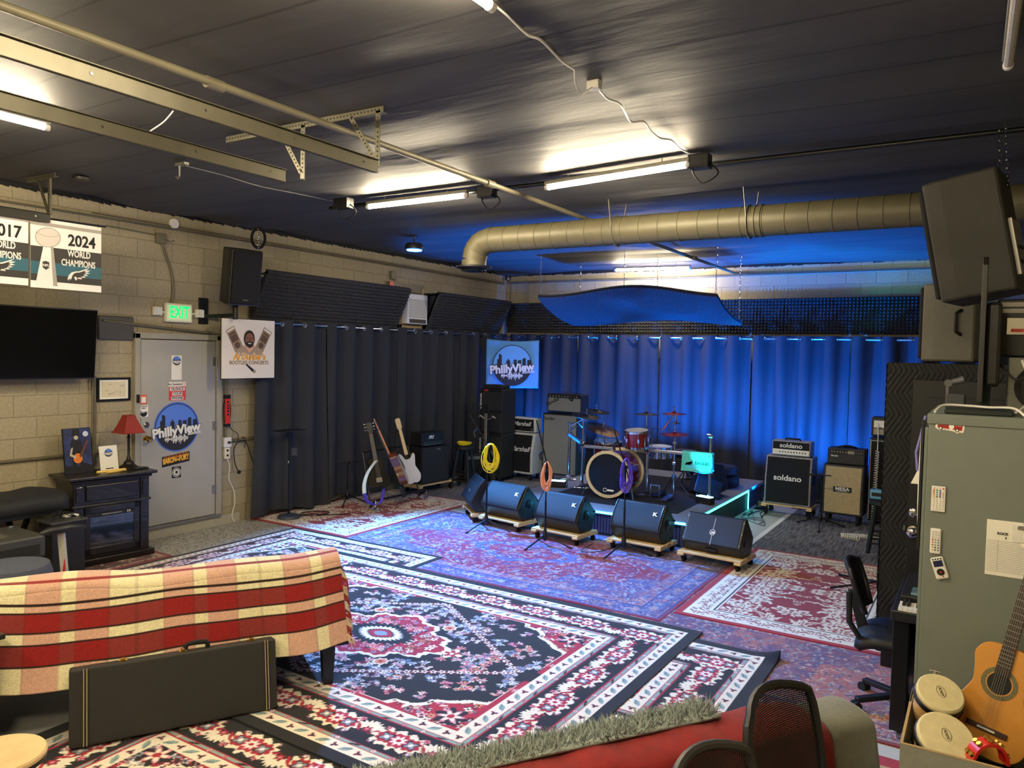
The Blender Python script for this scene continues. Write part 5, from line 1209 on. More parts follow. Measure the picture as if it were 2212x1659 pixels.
# ------------------------------------------------------------------ amplifiers. local frame: front at y=0 facing -y
def amp(name, label, loc, rz, w_, d_, h_, body, front, cat='amplifier', slant=0.0, edge=None, inset=.02, corner=True):
    t = T(name, label, cat, loc, rz)
    if slant: pr = [(0, 0), (0, h_*.5), (slant, h_), (d_, h_), (d_, 0)]
    else: pr = [(0, 0), (0, h_), (d_, h_), (d_, 0)]
    pr = [(a, b) for a, b in pr]
    MB().prism(pr, (0, 0, 0), Y3, Z3, -w_/2, w_/2).build('cabinet', body, t, bevel=.012)
    i = inset
    if slant:
        MB().bx(-w_/2+i, w_/2-i, -.004, .004, i, h_*.5).build('lower_grille', front, t)
        u = Vector((0, slant, h_*.5)).normalized(); L = math.hypot(slant, h_*.5)
        MB().prism(rect(-w_/2+i, 0, w_/2-i, L-i), (0, 0, h_*.5), X3, u, -.004, .004).build('upper_grille', front, t)
    else: MB().bx(-w_/2+i, w_/2-i, -.004, .004, i, h_-i).build('front_grille', front, t)
    return t
def casters(t, w_, d_, z=-.10, r=.035):
    for x in (-w_/2+.06, w_/2-.06):
        for y in (.06, d_-.06):
            m = MB(); m.cyl((x-.014, y, z+r), (x+.014, y, z+r), r, n=16); m.bx(x-.02, x+.02, y-.02, y+.02, z+r, 0); m.build('caster', rubber, t)
def knobs(t, n, x0, x1, z, r=.010, m_=blackpl, y=-.012):
    m = MB()
    for i in range(n): x = x0+(x1-x0)*i/(n-1); m.cyl((x, 0, z), (x, y, z), r, r*.8, 10)
    m.build('knob', m_, t, split=True)
silverv = mat('silver_vinyl', 'cfcdc6', .5, bump=.2, bscale=200); snake = mat('snakeskin', '8f8f92', .4, noise=.75, nscale=70); tang = mat('tan_grille', 'b7a67e', .85, bump=.4, bscale=260, noise=.12); grayg = mat('silver_grille', '8e8e88', .8, noise=.25, nscale=200, bump=.3, bscale=300)
fd = (X3, Z3)
# silver edged half stack (Marshall)
z0 = .11; t = amp('speaker_cabinet', 'white edged slanted speaker cabinet with white script at the left of the riser', (1.09, -1.2, z0), -.04, .50, .34, .68, silverv, grille, 'speaker cabinet', slant=.07, inset=.035)
casters(t, .50, .34, -.11, .04); text('Marshall', 'logo', whitet, t, (0, -.0, .41), X3, Vector((0, .2, 1)), .115, .012, .35, .004); MB().bx(-.20, -.12, -.008, -.003, .05, .07).build('plate', steel, t)
t = amp('amplifier_head', 'white edged amplifier head on the white edged slanted cabinet', (1.09, -1.13, z0+.695), -.04, .50, .22, .235, silverv, grille, inset=.02)
MB().bx(-.235, .235, -.012, -.003, .025, .075).build('control_panel', blackpl, t); knobs(t, 7, -.03, .16, .05, .009, mat('knob_gold', 'cfc49a', .3, .6)); text('Marshall', 'logo', whitet, t, (0, -.006, .135), X3, Z3, .10, .012, .35, .004)
MB().bx(-.19, -.17, -.016, -.01, .043, .058).build('switch', redp, t); MB().bx(.19, .22, -.016, -.01, .035, .065).build('switch_plate', steel, t)
# tall silver faced cabinet and head (Fender)
t = amp('speaker_cabinet', 'tall grey faced speaker cabinet beside the drum riser, under a silver faced head', (1.74, -1.0, .12), -.02, .66, .30, 1.02, black, grayg, 'speaker cabinet', inset=.025); casters(t, .66, .30, -.12, .04)
text('Fender', 'logo', ink, t, (-.22, -.006, .93), X3, Z3, .08, .01, .3, .003)
t = amp('amplifier_head', 'silver faced combo amplifier on the tall grey cabinet, cables on top', (1.80, -.98, 1.165), -.02, .64, .26, .30, black, grayg, inset=.02)
MB().bx(-.31, .31, -.016, -.003, .24, .29).build('control_panel', blackpl, t); knobs(t, 10, -.26, .24, .265, .009, whitet, -.024); text('Fender', 'logo', ink, t, (-.22, -.006, .17), (1, 0, .5), (-.5, 0, 1), .10, .01, .3, .003)
o = MB(); 
for k in range(3): o.tube(spline([(1.85+.05*k, -1.0, 1.475), (1.80+.07*k, -1.02, 1.51), (1.95, -1.01-.01*k, 1.36), (2.0, -1.0, 1.50), (2.02+.03*k, -.95, 1.475)]), .004)
o = o.build('cable_bundle', rubber, smooth=True); tag(o, 'loose black cables on top of the silver faced amplifier', 'cable')
# bass stack in the corner (two cabinets and a head)
yb = -1.62
a = yat(1037, 840, yb); b = yat(1082, 1012, yb); cx = (a.x+b.x)/2; w_ = b.x-a.x; zt = a.z; hm = (zt-.06)/2
for k in range(2):
    t = amp('bass_cabinet', ('lower black bass speaker cabinet of the corner stack', 'upper black bass speaker cabinet of the corner stack')[k], (cx, yb, .06+k*(hm+.004)), .0, w_, .42, hm, black, grille, 'speaker cabinet', inset=.012)
    for z in (hm*.26, hm*.74):
        m = MB(); m.prism([(p_[0], p_[1]) for p_ in spline([(-.15, -.14), (.15, -.14), (.15, .14), (-.15, .14)], 6, True)], (.02, -.006, z), X3, Z3, 0, .006); 
    m = MB()
    for z in (hm*.27, hm*.74): m.bx(-w_*.38, w_*.46, -.008, -.003, z-hm*.22, z+hm*.20)
    m.build('grille_panel', mat('mesh_dark', '202123', .5, bump=.5, bscale=700), t, bevel=.03, split=True)
    text('tc electronic', 'logo', whitet, t, (-w_*.44, -.009, hm*.72), Z3, -X3, .05, .02, 0, .003)
    MB().bx(-w_*.28, -w_*.12, -.012, -.003, hm-.035, hm-.005).build('badge', redm, t)
    casters(t, w_, .42, -.06, .028) if k == 0 else None
t = amp('bass_amplifier', 'small black bass amplifier head on the corner stack', (cx-.0, yb+.03, zt+.003), .0, w_*.78, .28, .075, black, blackpl, inset=.006); knobs(t, 8, -w_*.33, w_*.33, .05, .007, steel); knobs(t, 8, -w_*.33, w_*.33, .025, .006, steel)
# PRS style cabinet and head by the left curtain, face +x
t = amp('speaker_cabinet', 'dark square speaker cabinet on a wooden dolly right of the guitars', (.66, -2.93, .14), PI/2-.08, .62, .30, .55, black, mat('dark_front', '2a2b29', .7, bump=.3, bscale=300), 'speaker cabinet', inset=.02)
text('PRS', 'logo', steel, t, (.05, -.006, .50), X3, Z3, .05, .01, .3, .003)
t = amp('amplifier_head', 'black amplifier head with silver script on the dark square cabinet', (.62, -2.96, .705), PI/2-.08, .48, .24, .20, black, blackpl, inset=.015)
text('PRS', 'logo', whitet, t, (-.05, -.006, .125), X3, Z3, .07, .02, .4, .003); knobs(t, 9, -.19, .20, .05, .009, steel); MB().box((0, .12, .205), (.16, .02, .012)).build('handle', rubber, t, bevel=.004); MB().bx(-.2, .2, -.01, -.003, .012, .022).build('trim_strip', steel, t)
# small combo behind the stool
t = amp('combo_amplifier', 'small black combo amplifier behind the wooden stool', (.72, -1.92, .02), PI/2-.6, .42, .22, .45, black, grille, inset=.02); MB().bx(-.18, .18, -.012, -.003, .37, .42).build('control_panel', steel, t); knobs(t, 7, -.15, .15, .395, .009); text('Fly', 'logo', whitet, t, (.05, -.006, .28), X3, Z3, .06, .01, .2, .003)
# Soldano
t = amp('speaker_cabinet', 'black slanted speaker cabinet in snakeskin covering, right of the riser', (5.48, -1.50, .17), -.03, .60, .36, .65, snake, grille, 'speaker cabinet', slant=.06, inset=.022)
text('soldano', 'logo', whitet, t, (0, -.002, .36), X3, (0, .1, 1), .105, .02, 0, .004, wide=1.1); MB().bx(.302, .306, .12, .22, .28, .42).build('side_handle', ink, t)
t = amp('amplifier_head', 'snakeskin covered amplifier head with a white control panel', (5.50, -1.44, .828), -.03, .50, .24, .20, snake, grille, inset=.015)
MB().bx(-.235, .235, -.012, -.003, .015, .085).build('control_panel', whitet, t); knobs(t, 10, -.14, .19, .05, .010, blackpl, -.024); knobs(t, 3, -.21, -.17, .05, .005, blackpl); text('soldano', 'logo', whitet, t, (0, -.006, .135), X3, Z3, .085, .02, 0, .004, wide=1.1)
MB().tube([(-.10, .1, .2), (-.09, .1, .222), (.09, .1, .222), (.10, .1, .2)], .012).build('handle', rubber, t, smooth=True)
def dolly(name, lab, c, rz, w_, d_, z=.13):
    t = T(name, lab, 'dolly', (c[0], c[1], 0), rz)
    for x in (-w_/2+.035, w_/2-.035): MB().bx(x-.035, x+.035, -d_/2, d_/2, z-.045, z-.02).build('cross_board', wood, t, bevel=.003)
    for k in range(3 if d_ > .3 else 2):
        n_ = 3 if d_ > .3 else 2; y = -d_/2+(k+.5)*d_/n_; MB().bx(-w_/2, w_/2, y-d_/n_/2+.012, y+d_/n_/2-.012, z-.02, z).build('board', wood, t, bevel=.003)
    for x in (-w_/2+.05, w_/2-.05):
        for y in (-d_/2+.05, d_/2-.05):
            m = MB(); m.cyl((x-.012, y+.02, .032), (x+.012, y+.02, .032), .032, n=16); w = m.build('caster', rubber, t, smooth=True)
            m = MB(); m.bx(x-.025, x+.025, y-.025, y+.025, z-.052, z-.045); m.bar((x-.016, y, z-.05), (x-.016, y+.02, .032), .004, .03, X3); m.bar((x+.016, y, z-.05), (x+.016, y+.02, .032), .004, .03, X3); m.build('fork', blackmt, w)
    return t
dolly('wooden_dolly', 'light wooden dolly under the snakeskin covered cabinet', (5.48, -1.32), -.03, .66, .38, .165)
dolly('wooden_dolly', 'light wooden dolly under the dark cabinet beside the guitars', (.53, -2.90), PI/2-.08, .80, .34, .135)
# Mesa
t = amp('speaker_cabinet', 'tan faced slanted speaker cabinet with a black name plate', (6.17, -1.52, .125), -.03, .49, .34, .65, black, tang, 'speaker cabinet', slant=.06, inset=.03); casters(t, .49, .34, -.125, .045)
MB().bx(-.11, .11, -.010, -.003, .30, .37).build('name_plate', blackpl, t, bevel=.004); text('MESA', 'logo', whitet, t, (0, -.012, .342), X3, Z3, .055, .03, 0, .003, wide=1.3); MB().bx(-.07, .07, -.012, -.009, .312, .317).build('plate_line', whitet, t)
t = amp('amplifier_head', 'black amplifier head with rows of knobs on the tan faced cabinet', (6.19, -1.46, .78), -.03, .45, .26, .205, black, blackpl, inset=.015)
MB().bx(-.20, .20, -.010, -.003, .135, .185).build('control_panel', ink, t); knobs(t, 6, -.17, -.0, .16, .011, steel, -.026); knobs(t, 3, .12, .18, .16, .009, steel, -.02); MB().bx(.02, .10, -.014, -.009, .14, .18).build('equalizer', steel, t); text('Boogie', 'logo', whitet, t, (-.14, -.006, .105), X3, Z3, .03, .02, .2, .003)
m = MB(); m.tube(spline([(-.12, .1, .21), (0, .06, .24), (.1, .12, .215), (.05, .15, .22), (-.05, .08, .222)]), .012); m.build('strap', rubber, t, smooth=True)
# far right stack behind the quilt
xs = 6.455
t = amp('amplifier_head', 'silver faced amplifier head on the tall black stack at the right', (xs+.28, -1.3, 1.165), 0, .56, .26, .24, black, blackpl, inset=.015)
MB().bx(-.25, .25, -.012, -.003, .11, .20).build('control_panel', whitet, t); MB().bx(-.25, .25, -.010, -.003, .02, .10).build('silver_grille', steel, t); text('Ampeg', 'logo', blackpl, t, (-.12, -.012, .10), X3, Z3, .05, .02, .2, .003); knobs(t, 6, -.22, .1, .16, .008, ink)
t = amp('speaker_cabinet', 'tall black speaker cabinet at the right, white piping down its edge', (xs+.29, -1.3, .06), 0, .60, .36, 1.08, black, grille, 'speaker cabinet', inset=.025); casters(t, .6, .36, -.06, .028)
m = MB(); m.bx(-.290, -.284, -.008, -.002, .02, 1.06); m.bx(-.29, .29, -.008, -.002, 1.04, 1.046); m.build('piping', whitet, t, split=True)
def coil(p0, p1, r, turns, rad=.004):
    p0, p1 = Vector(p0), Vector(p1); d = p1-p0; a = d.orthogonal().normalized(); b = d.normalized().cross(a); n = turns*9
    return [p0+d*i/n+a*r*math.cos(2*PI*i*turns/n)+b*r*math.sin(2*PI*i*turns/n) for i in range(n+1)]
o = MB().tube([(xs+.08, -1.33, 1.33), (xs+.09, -1.36, 1.15), (xs+.09, -1.36, .98)], .006).tube(coil((xs+.09, -1.37, .98), (xs+.07, -1.38, .05), .022, 30), .005, 5).build('coiled_cord', white, smooth=True); tag(o, 'white coiled guitar cord hanging in front of the right stack', 'cable')
c = at(1862, 1160, z=.03)
o = MB().tube(coil(c+Vector((-.22, -.06, .0)), c+Vector((.02, .05, 0)), .024, 12), .006, 5).tube(coil(c+Vector((.0, .06, .0)), c+Vector((.30, .02, 0)), .024, 14), .006, 5).tube(coil(c+Vector((-.22, -.06, .0)), c+Vector((-.02, -.12, 0)), .024, 8), .006, 5).build('coiled_cord', white, smooth=True); tag(o, 'white coiled guitar cord lying in a heap on the grey carpet', 'cable')
# stool with pedal box beside the quilt
sx, sy = 6.78, -2.75
def barstool(lab, p, h, rz=0, seat=.15, cushion=True, name='bar_stool'):
    t = T(name, lab, 'stool', p, rz)
    MB().lathe([(.001, h), (seat-.03, h), (seat, h-.02), (seat, h-.06), (seat-.02, h-.075), (.001, h-.075)]).build('cushion', black, t, smooth=True)
    dw = mat('dark_wood', '1b1512', .4)
    L = []
    for k in range(4):
        a = PI/4+k*PI/2; q = (seat*.72*math.cos(a), seat*.72*math.sin(a), h-.07); e = (seat*1.35*math.cos(a), seat*1.35*math.sin(a), 0.0); L.append((Vector(q), Vector(e))); MB().bar(q, e, .034, .034).build('leg', dw, t, bevel=.003)
    for fz in (.35, .62):
        for k in range(4):
            a, b = L[k], L[(k+1) % 4]; MB().bar(a[0].lerp(a[1], 1-fz*.62), b[0].lerp(b[1], 1-fz*.62), .016, .022).build('rung', dw, t)
    return t
barstool('dark wooden stool with a yellow cable on its black cushion', (.82, -2.42, 0), .68, .2)
barstool('dark stool holding a blue pedal beside the quilted partition', (sx, sy, 0), .60, .1)
def coilring(mb, c, r, n, rad, rs, flat=True, sq=1.0, ax=None):
    for k in range(n):
        ph = rs.uniform(0, 6.28); e = rs.uniform(-.1, .1); R_ = r*(1+rs.uniform(-.30, .06)); pts = []
        for i in range(26):
            a = 2*PI*i/26; w = .06*math.sin(2*a+ph)
            if flat: pts.append(Vector(c)+Vector((R_*(1+w)*math.cos(a), R_*sq*(1-w)*math.sin(a), rad*1.9*k*.35+.004*math.sin(a*2+ph)+rad)))
            else:
                u, v = ax; pts.append(Vector(c)+u*(R_*sq*(1+w)*math.cos(a))+v*(R_*(1-w*.5)*math.sin(a)*1.0)+u.cross(v)*rs.uniform(-.012, .012))
        mb.tube(pts, rad, 6, True)
ylw = mat('cable_yellow', 'e6cf1c', .4, noise=.03); orn = mat('cable_orange', 'e79a6c', .4, noise=.03); pur = mat('cable_purple', '5a3fb8', .4, noise=.03)
rs = random.Random(3); m = MB(); coilring(m, (.82, -2.42, .68), .11, 9, .006, rs); o = m.build('cable_coil', ylw, smooth=True); tag(o, 'coiled yellow cable lying on the stool cushion', 'cable')
t = T('effects_pedal', 'blue effects pedal on the stool beside the quilt', 'pedal', (sx-.02, sy-.02, .60)); MB().bx(-.12, .10, -.05, .05, 0, .10).build('case', mat('pedal_blue', '5b9fc8', .4), t, bevel=.006); MB().bx(-.10, .02, -.053, -.05, .03, .07).build('skyline_print', ink, t); knobs(t, 2, .05, .08, .06, .008, whitet, -.06)
# ------------------------------------------------------------------ mic stands
def micstand(lab, p, h, tip, clutch=.0, rz=0.0, lean_=(0, 0), clip=None, legs=(.30, 3)):
    """p on the floor, h height of the boom joint, tip = end of the boom relative to the joint"""
    t = T('microphone_stand', lab, 'microphone stand', p, rz)
    MB().cyl((0, 0, .13), (0, 0, h*.55), .0115, n=10).cyl((0, 0, h*.5), (0, 0, h), .008, n=10).build('pole', blackmt, t, smooth=True)
    MB().lathe([(.016, .20), (.026, .15), (.030, .11), (.022, .08), (.012, .07)]).build('hub', blackpl, t, smooth=True)
    for k in range(legs[1]):
        a = 2*PI*k/legs[1]+.25; L = legs[0]
        MB().cyl((.02*math.cos(a), .02*math.sin(a), .125), (L*math.cos(a), L*math.sin(a), .014), .0085, n=8).build('leg', blackmt, t)
        MB().cyl((L*.93*math.cos(a), L*.93*math.sin(a), .020), (L*1.04*math.cos(a), L*1.04*math.sin(a), .010), .013, n=8).build('rubber_foot', rubber, t)
    tip = Vector(tip); j = Vector((0, 0, h)); d = tip.normalized()
    MB().cyl(j-d*.12, j+tip, .0075, n=8).build('boom', blackmt, t, smooth=True); MB().cyl(j-d*.16, j-d*.09, .016, n=10).build('counterweight', blackpl, t)
    MB().lathe([(.02, -.02), (.024, 0), (.02, .02)], j, (0, 1, 0), 12).cyl(j+Vector((0, -.02, 0)), j+Vector((.03, -.06, .01)), .008).build('clutch', blackmt, t, smooth=True)
    if clip is not None:
        q = j+tip*clip; m = MB(); m.cyl(q, q+Vector((-.05, 0, -.05)), .018, .012); m.cyl(q+Vector((-.05, 0, -.05)), q+Vector((-.03, 0, -.11)), .015); m.build('mic_clip', blackpl, t)
    return t
def coil_on(lab, c, rx_, rz_, m_, n, rad, seed):
    rs = random.Random(seed); m = MB(); u = Vector((.88, .47, 0)).normalized(); nn = u.cross(Z3); top = Vector(c)+Z3*rz_
    for k in range(n*2):
        a = rz_*rs.uniform(.72, 1.04); b = rx_*rs.uniform(.55, 1.08); sk = rs.uniform(-.25, .25)*rx_; d0 = rs.uniform(-.018, .018); ph = rs.uniform(0, 6); pts = []
        for i in range(26):
            q = 2*PI*i/26; h = 1-math.cos(q)                     # 0 at the top of the loop, 2 at the bottom
            pts.append(top+u*(b*math.sin(q)*(.72+.28*h*.5+.1*math.sin(2*q+ph))+sk*h*.5)-Z3*(a*h+.004*k*.2)+nn*(d0+.008*math.sin(q*2+ph)))
        m.tube(pts, rad, 5, True)
    o = m.build('hanging_cable', m_, smooth=True); tag(o, lab, 'cable')
# stand 1
def stand(px, py, jx, jy, tx, ty, lab, clip):
    b = at(px, py, z=.10); j = at(jx, jy, y=b.y); e = at(tx, ty, y=b.y-.05); j = Vector((b.x, b.y, j.z)); return micstand(lab, (b.x, b.y, .0), j.z, e-j, clip=clip), b, j
s1, b1, j1 = stand(1050, 1128, 1052, 962, 1014, 895, 'black boom microphone stand with a yellow cable, in front of the left monitors', .55)
s2, b2, j2 = stand(1177, 1162, 1180, 1000, 1159, 908, 'black boom microphone stand with an orange cable, in front of the middle monitor', .30)
s3, b3, j3 = stand(1347, 1178, 1350, 1010, 1326, 927, 'black boom microphone stand with a purple cable, fourth monitor behind it', .7)
c = yat(1060, 988, b1.y-.03); coil_on('yellow coiled cable hung on the left microphone stand', c, .105, .165, ylw, 9, .0045, 1)
c = yat(1181, 1028, b2.y-.03); coil_on('orange coiled cable hung on the middle microphone stand', c, .058, .155, orn, 8, .0045, 2)
c = yat(1352, 1025, b3.y-.03); coil_on('purple coiled cable hung on the right microphone stand', c, .062, .18, pur, 9, .0045, 3)
m = MB(); e = at(1160, 908, y=b2.y)
# stand before the tan cabinet
b = at(1771, 1140, z=.0); j = yat(1770, 1026, b.y)
t = micstand('short black microphone stand in front of the tan faced cabinet', (b.x, b.y, 0), j.z, (.11, -.02, .0), clip=None, rz=.4, legs=(.32, 3))
b = at(750, 1090, z=.0); j = yat(752, 1000, b.y)
t = micstand('short black microphone stand in front of the second left wall curtain', (b.x, b.y, 0), j.z, (.16, .05, .01), rz=.8, legs=(.28, 3))
# ------------------------------------------------------------------ wedge monitors on dollies
def wedge(lab, A, B, kind, z=.135, dd=.0):
    """A,B = lower front edge on the dolly, left and right"""
    A, B = Vector((A[0], A[1], 0)), Vector((B[0], B[1], 0)); c = (A+B)/2; L = (B-A).length; rz = math.atan2((B-A).y, (B-A).x)
    t = T('stage_monitor', lab, 'stage monitor', (c.x, c.y, z), rz)
    k = 1.0
    if kind == 'k': pr = [(0.02, 0), (-.075, .135), (.095, .40), (.12, .41), (.335, .20), (.26, 0)]
    elif kind == 'm': pr = [(0.02, 0), (-.05, .10), (.11, .37), (.15, .375), (.33, .16), (.28, 0)]
    else: pr = [(0.02, 0), (-.06, .12), (.06, .34), (.12, .42), (.34, .18), (.26, 0)]
    MB().prism(pr, (0, 0, 0), Y3, Z3, -L/2, L/2).build('cabinet', blackpl, t, bevel=.014, seg=3)
    p, q = Vector((0, *pr[1])), Vector((0, *pr[2])); u = (q-p).normalized(); H = (q-p).length; n = X3.cross(u)
    gm = mat('grille_steel', '1b1c1f', .5, .2, bump=.4, bscale=800)
    if kind == 'k':
        # bowed metal grille with bright end trims
        m = MB(); m.grid(lambda a, b: p+X3*((a-.5)*(L-.05))+u*(.012+b*(H-.024))+n*(.004+.022*math.sin(PI*b)**.6), 2, 14); m.build('grille', gm, t, smooth=True, ang=80)
        for s_ in (-1, 1):
            m = MB(); m.tube([p+X3*s_*(L/2-.018)+u*(H*b/12)+n*(.004+.022*math.sin(PI*b/12)**.6) for b in range(13)], .007, 6); m.build('grille_trim', mat('trim_grey', '3a3d42', .35, .4), t, smooth=True)
        o_ = p+X3*(L/2-.09)+u*(H*.60)+n*.030
        text('K', 'logo', whitet, t, o_, X3, u, .055, .05, 0, .004, wide=1.3)
        sx_ = L/2+.001
        m = MB(); m.lathe([(.052, 0), (.055, .004), (.045, .007), (.02, .007), (.018, .001)], (sx_-.001, .13, .19), (1, 0, 0), 24); m.build('pole_cup', blackmt, t, smooth=True)
        m = MB(); m.lathe([(.016, 0), (.016, .003)], (sx_+.004, .13, .19), (1, 0, 0), 16); m.build('cup_hole', ink, t)
        m = MB()
        for y, z_ in ((.105, .355), (-.02, .14), (.08, .03), (.22, .03), (.30, .21)): m.cyl((sx_-.002, y, z_), (sx_+.008, y, z_), .011, n=10)
        m.build('foot', rubber, t, split=True)
    elif kind == 'm':
        m = MB(); m.prism(rect(-L/2+.03, .01, L/2-.03, H-.01), p, X3, u, 0, .008); m.build('grille', mat('grille_grey', '24262a', .55, .1, bump=.4, bscale=700), t, bevel=.003)
        MB().prism(rect(-.0015, .0, .0015, H-.03), p+n*.008, X3, u, 0, .0012).build('centre_line', whitet, t)
        m = MB(); m.tube([p+u*(H*.42)+n*.010+X3*.028*math.cos(a)+u*.028*math.sin(a) for a in [2*PI*i/20 for i in range(20)]], .003, 5, True); m.build('logo_ring', whitet, t)
        MB().prism(circ(0, 0, .025, 18), p+u*(H*.42)+n*.008, X3, u, 0, .002).build('logo_disc', ink, t); text('m', 'logo', whitet, t, p+u*(H*.42)+n*.011, X3, u, .05, .03, .3, .002)
        m = MB()
        for s_ in (-1, 1):
            for k_ in (.12, .5, .88): m.prism(circ(0, 0, .006, 8), p+X3*s_*(L/2-.015)+u*(H*k_), X3, u, 0, .002)
        m.build('screw', steel, t, split=True)
        MB().bx(-.06, .06, -.03, -.0, .03, .055).build('handle_slot', ink, t)
        MB().bx(L/2-.002, L/2+.01, .06, .10, .10, .16).build('corner_bracket', blackmt, t, bevel=.004)
    else:
        m = MB(); m.prism(rect(-L/2+.02, .01, L/2-.02, H-.01), p, X3, u, 0, .006); m.build('grille', gm, t, bevel=.003)
        m = MB(); m.tube([p+u*(H*.5)+n*.008+X3*.018*math.cos(a)+u*.018*math.sin(a) for a in [2*PI*i/20 for i in range(20)]], .0025, 5, True); m.build('logo_ring', steel, t)
    return t
def dz_(p): return at(p[0], p[1], z=.135)
mons = [((985, 1088), (1040, 1122), 'e', 'black faceted stage monitor, leftmost of the row, turned away to the left'),
        ((1042, 1109), (1126, 1130), 'k', 'black stage monitor behind the yellow cable stand'),
        ((1148, 1137), (1249, 1154), 'k', 'black stage monitor behind the orange cable stand'),
        ((1312, 1160), (1427, 1178), 'k', 'black stage monitor behind the purple cable stand'),
        ((1468, 1182), (1600, 1200), 'm', 'dark grey stage monitor with a round emblem, rightmost of the row')]
for a_, b_, kd, lab in mons:
    A, B = dz_(a_), dz_(b_)
    if kd == 'e': A, B = Vector((1.95, -3.96, 0)), Vector((2.36, -4.35, 0))
    if kd == 'm': A, B = Vector((5.08, -4.46, 0)), Vector((5.70, -4.52, 0))
    if a_[0] == 1042: A, B = Vector((2.50, -4.32, 0)), Vector((3.09, -4.42, 0))
    if a_[0] == 1148: A, B = Vector((3.35, -4.50, 0)), Vector((3.93, -4.56, 0))
    if a_[0] == 1312: A, B = Vector((4.26, -4.42, 0)), Vector((4.85, -4.46, 0))
    wedge(lab, A, B, kd)
    d = (B-A).normalized(); n = Vector((-d.y, d.x, 0)); c = (A+B)/2+n*.13
    w_ = (B-A).length+.05
    nm = lab.replace('black faceted stage monitor, leftmost', 'leftmost stage monitor').replace('dark grey stage monitor with a round emblem, rightmost', 'rightmost stage monitor')
    lb = {'e': 'wooden dolly under the leftmost stage monitor', 'm': 'wooden dolly under the grey round emblem monitor'}.get(kd, 'wooden dolly under the monitor ' + lab.split('monitor ')[-1])
    dolly('wooden_dolly', lb, (c.x, c.y), math.atan2(d.y, d.x), w_, .44 if kd != 'e' else .34)
wire('floor_cable', [at(1280, 1175, z=.03), at(1255, 1190, z=.03), at(1290, 1192, z=.03), at(1320, 1185, z=.03)], .005, rubber, 'black cable on the purple rug between two monitors')
rs = random.Random(9)
for k, (cx_, cy_) in enumerate(((5.15, -1.9), (5.1, -2.6), (5.25, -3.0), (5.12, -1.4))):
    pts = [(cx_+rs.uniform(-.15, .25), cy_+rs.uniform(-.4, .4), .012) for _ in range(8)]
    wire('floor_cable', pts, .006, rubber if k % 2 else mat('grey_cable', '5b6470', .5), ('black', 'grey', 'black', 'grey')[k*1 % 4] + ' cables on the floor right of the drum riser' + ('', ', beside the cyan towel', ', closest to the rightmost monitor', ', closest to the curtain')[k])
o = MB().bx(5.44, 5.50, -3.45, -1.2, .001, .006).build('floor_strip', whitet); tag(o, 'pale strip of bare floor beside the grey carpet', 'floor strip'); o['category'] = 'strip'
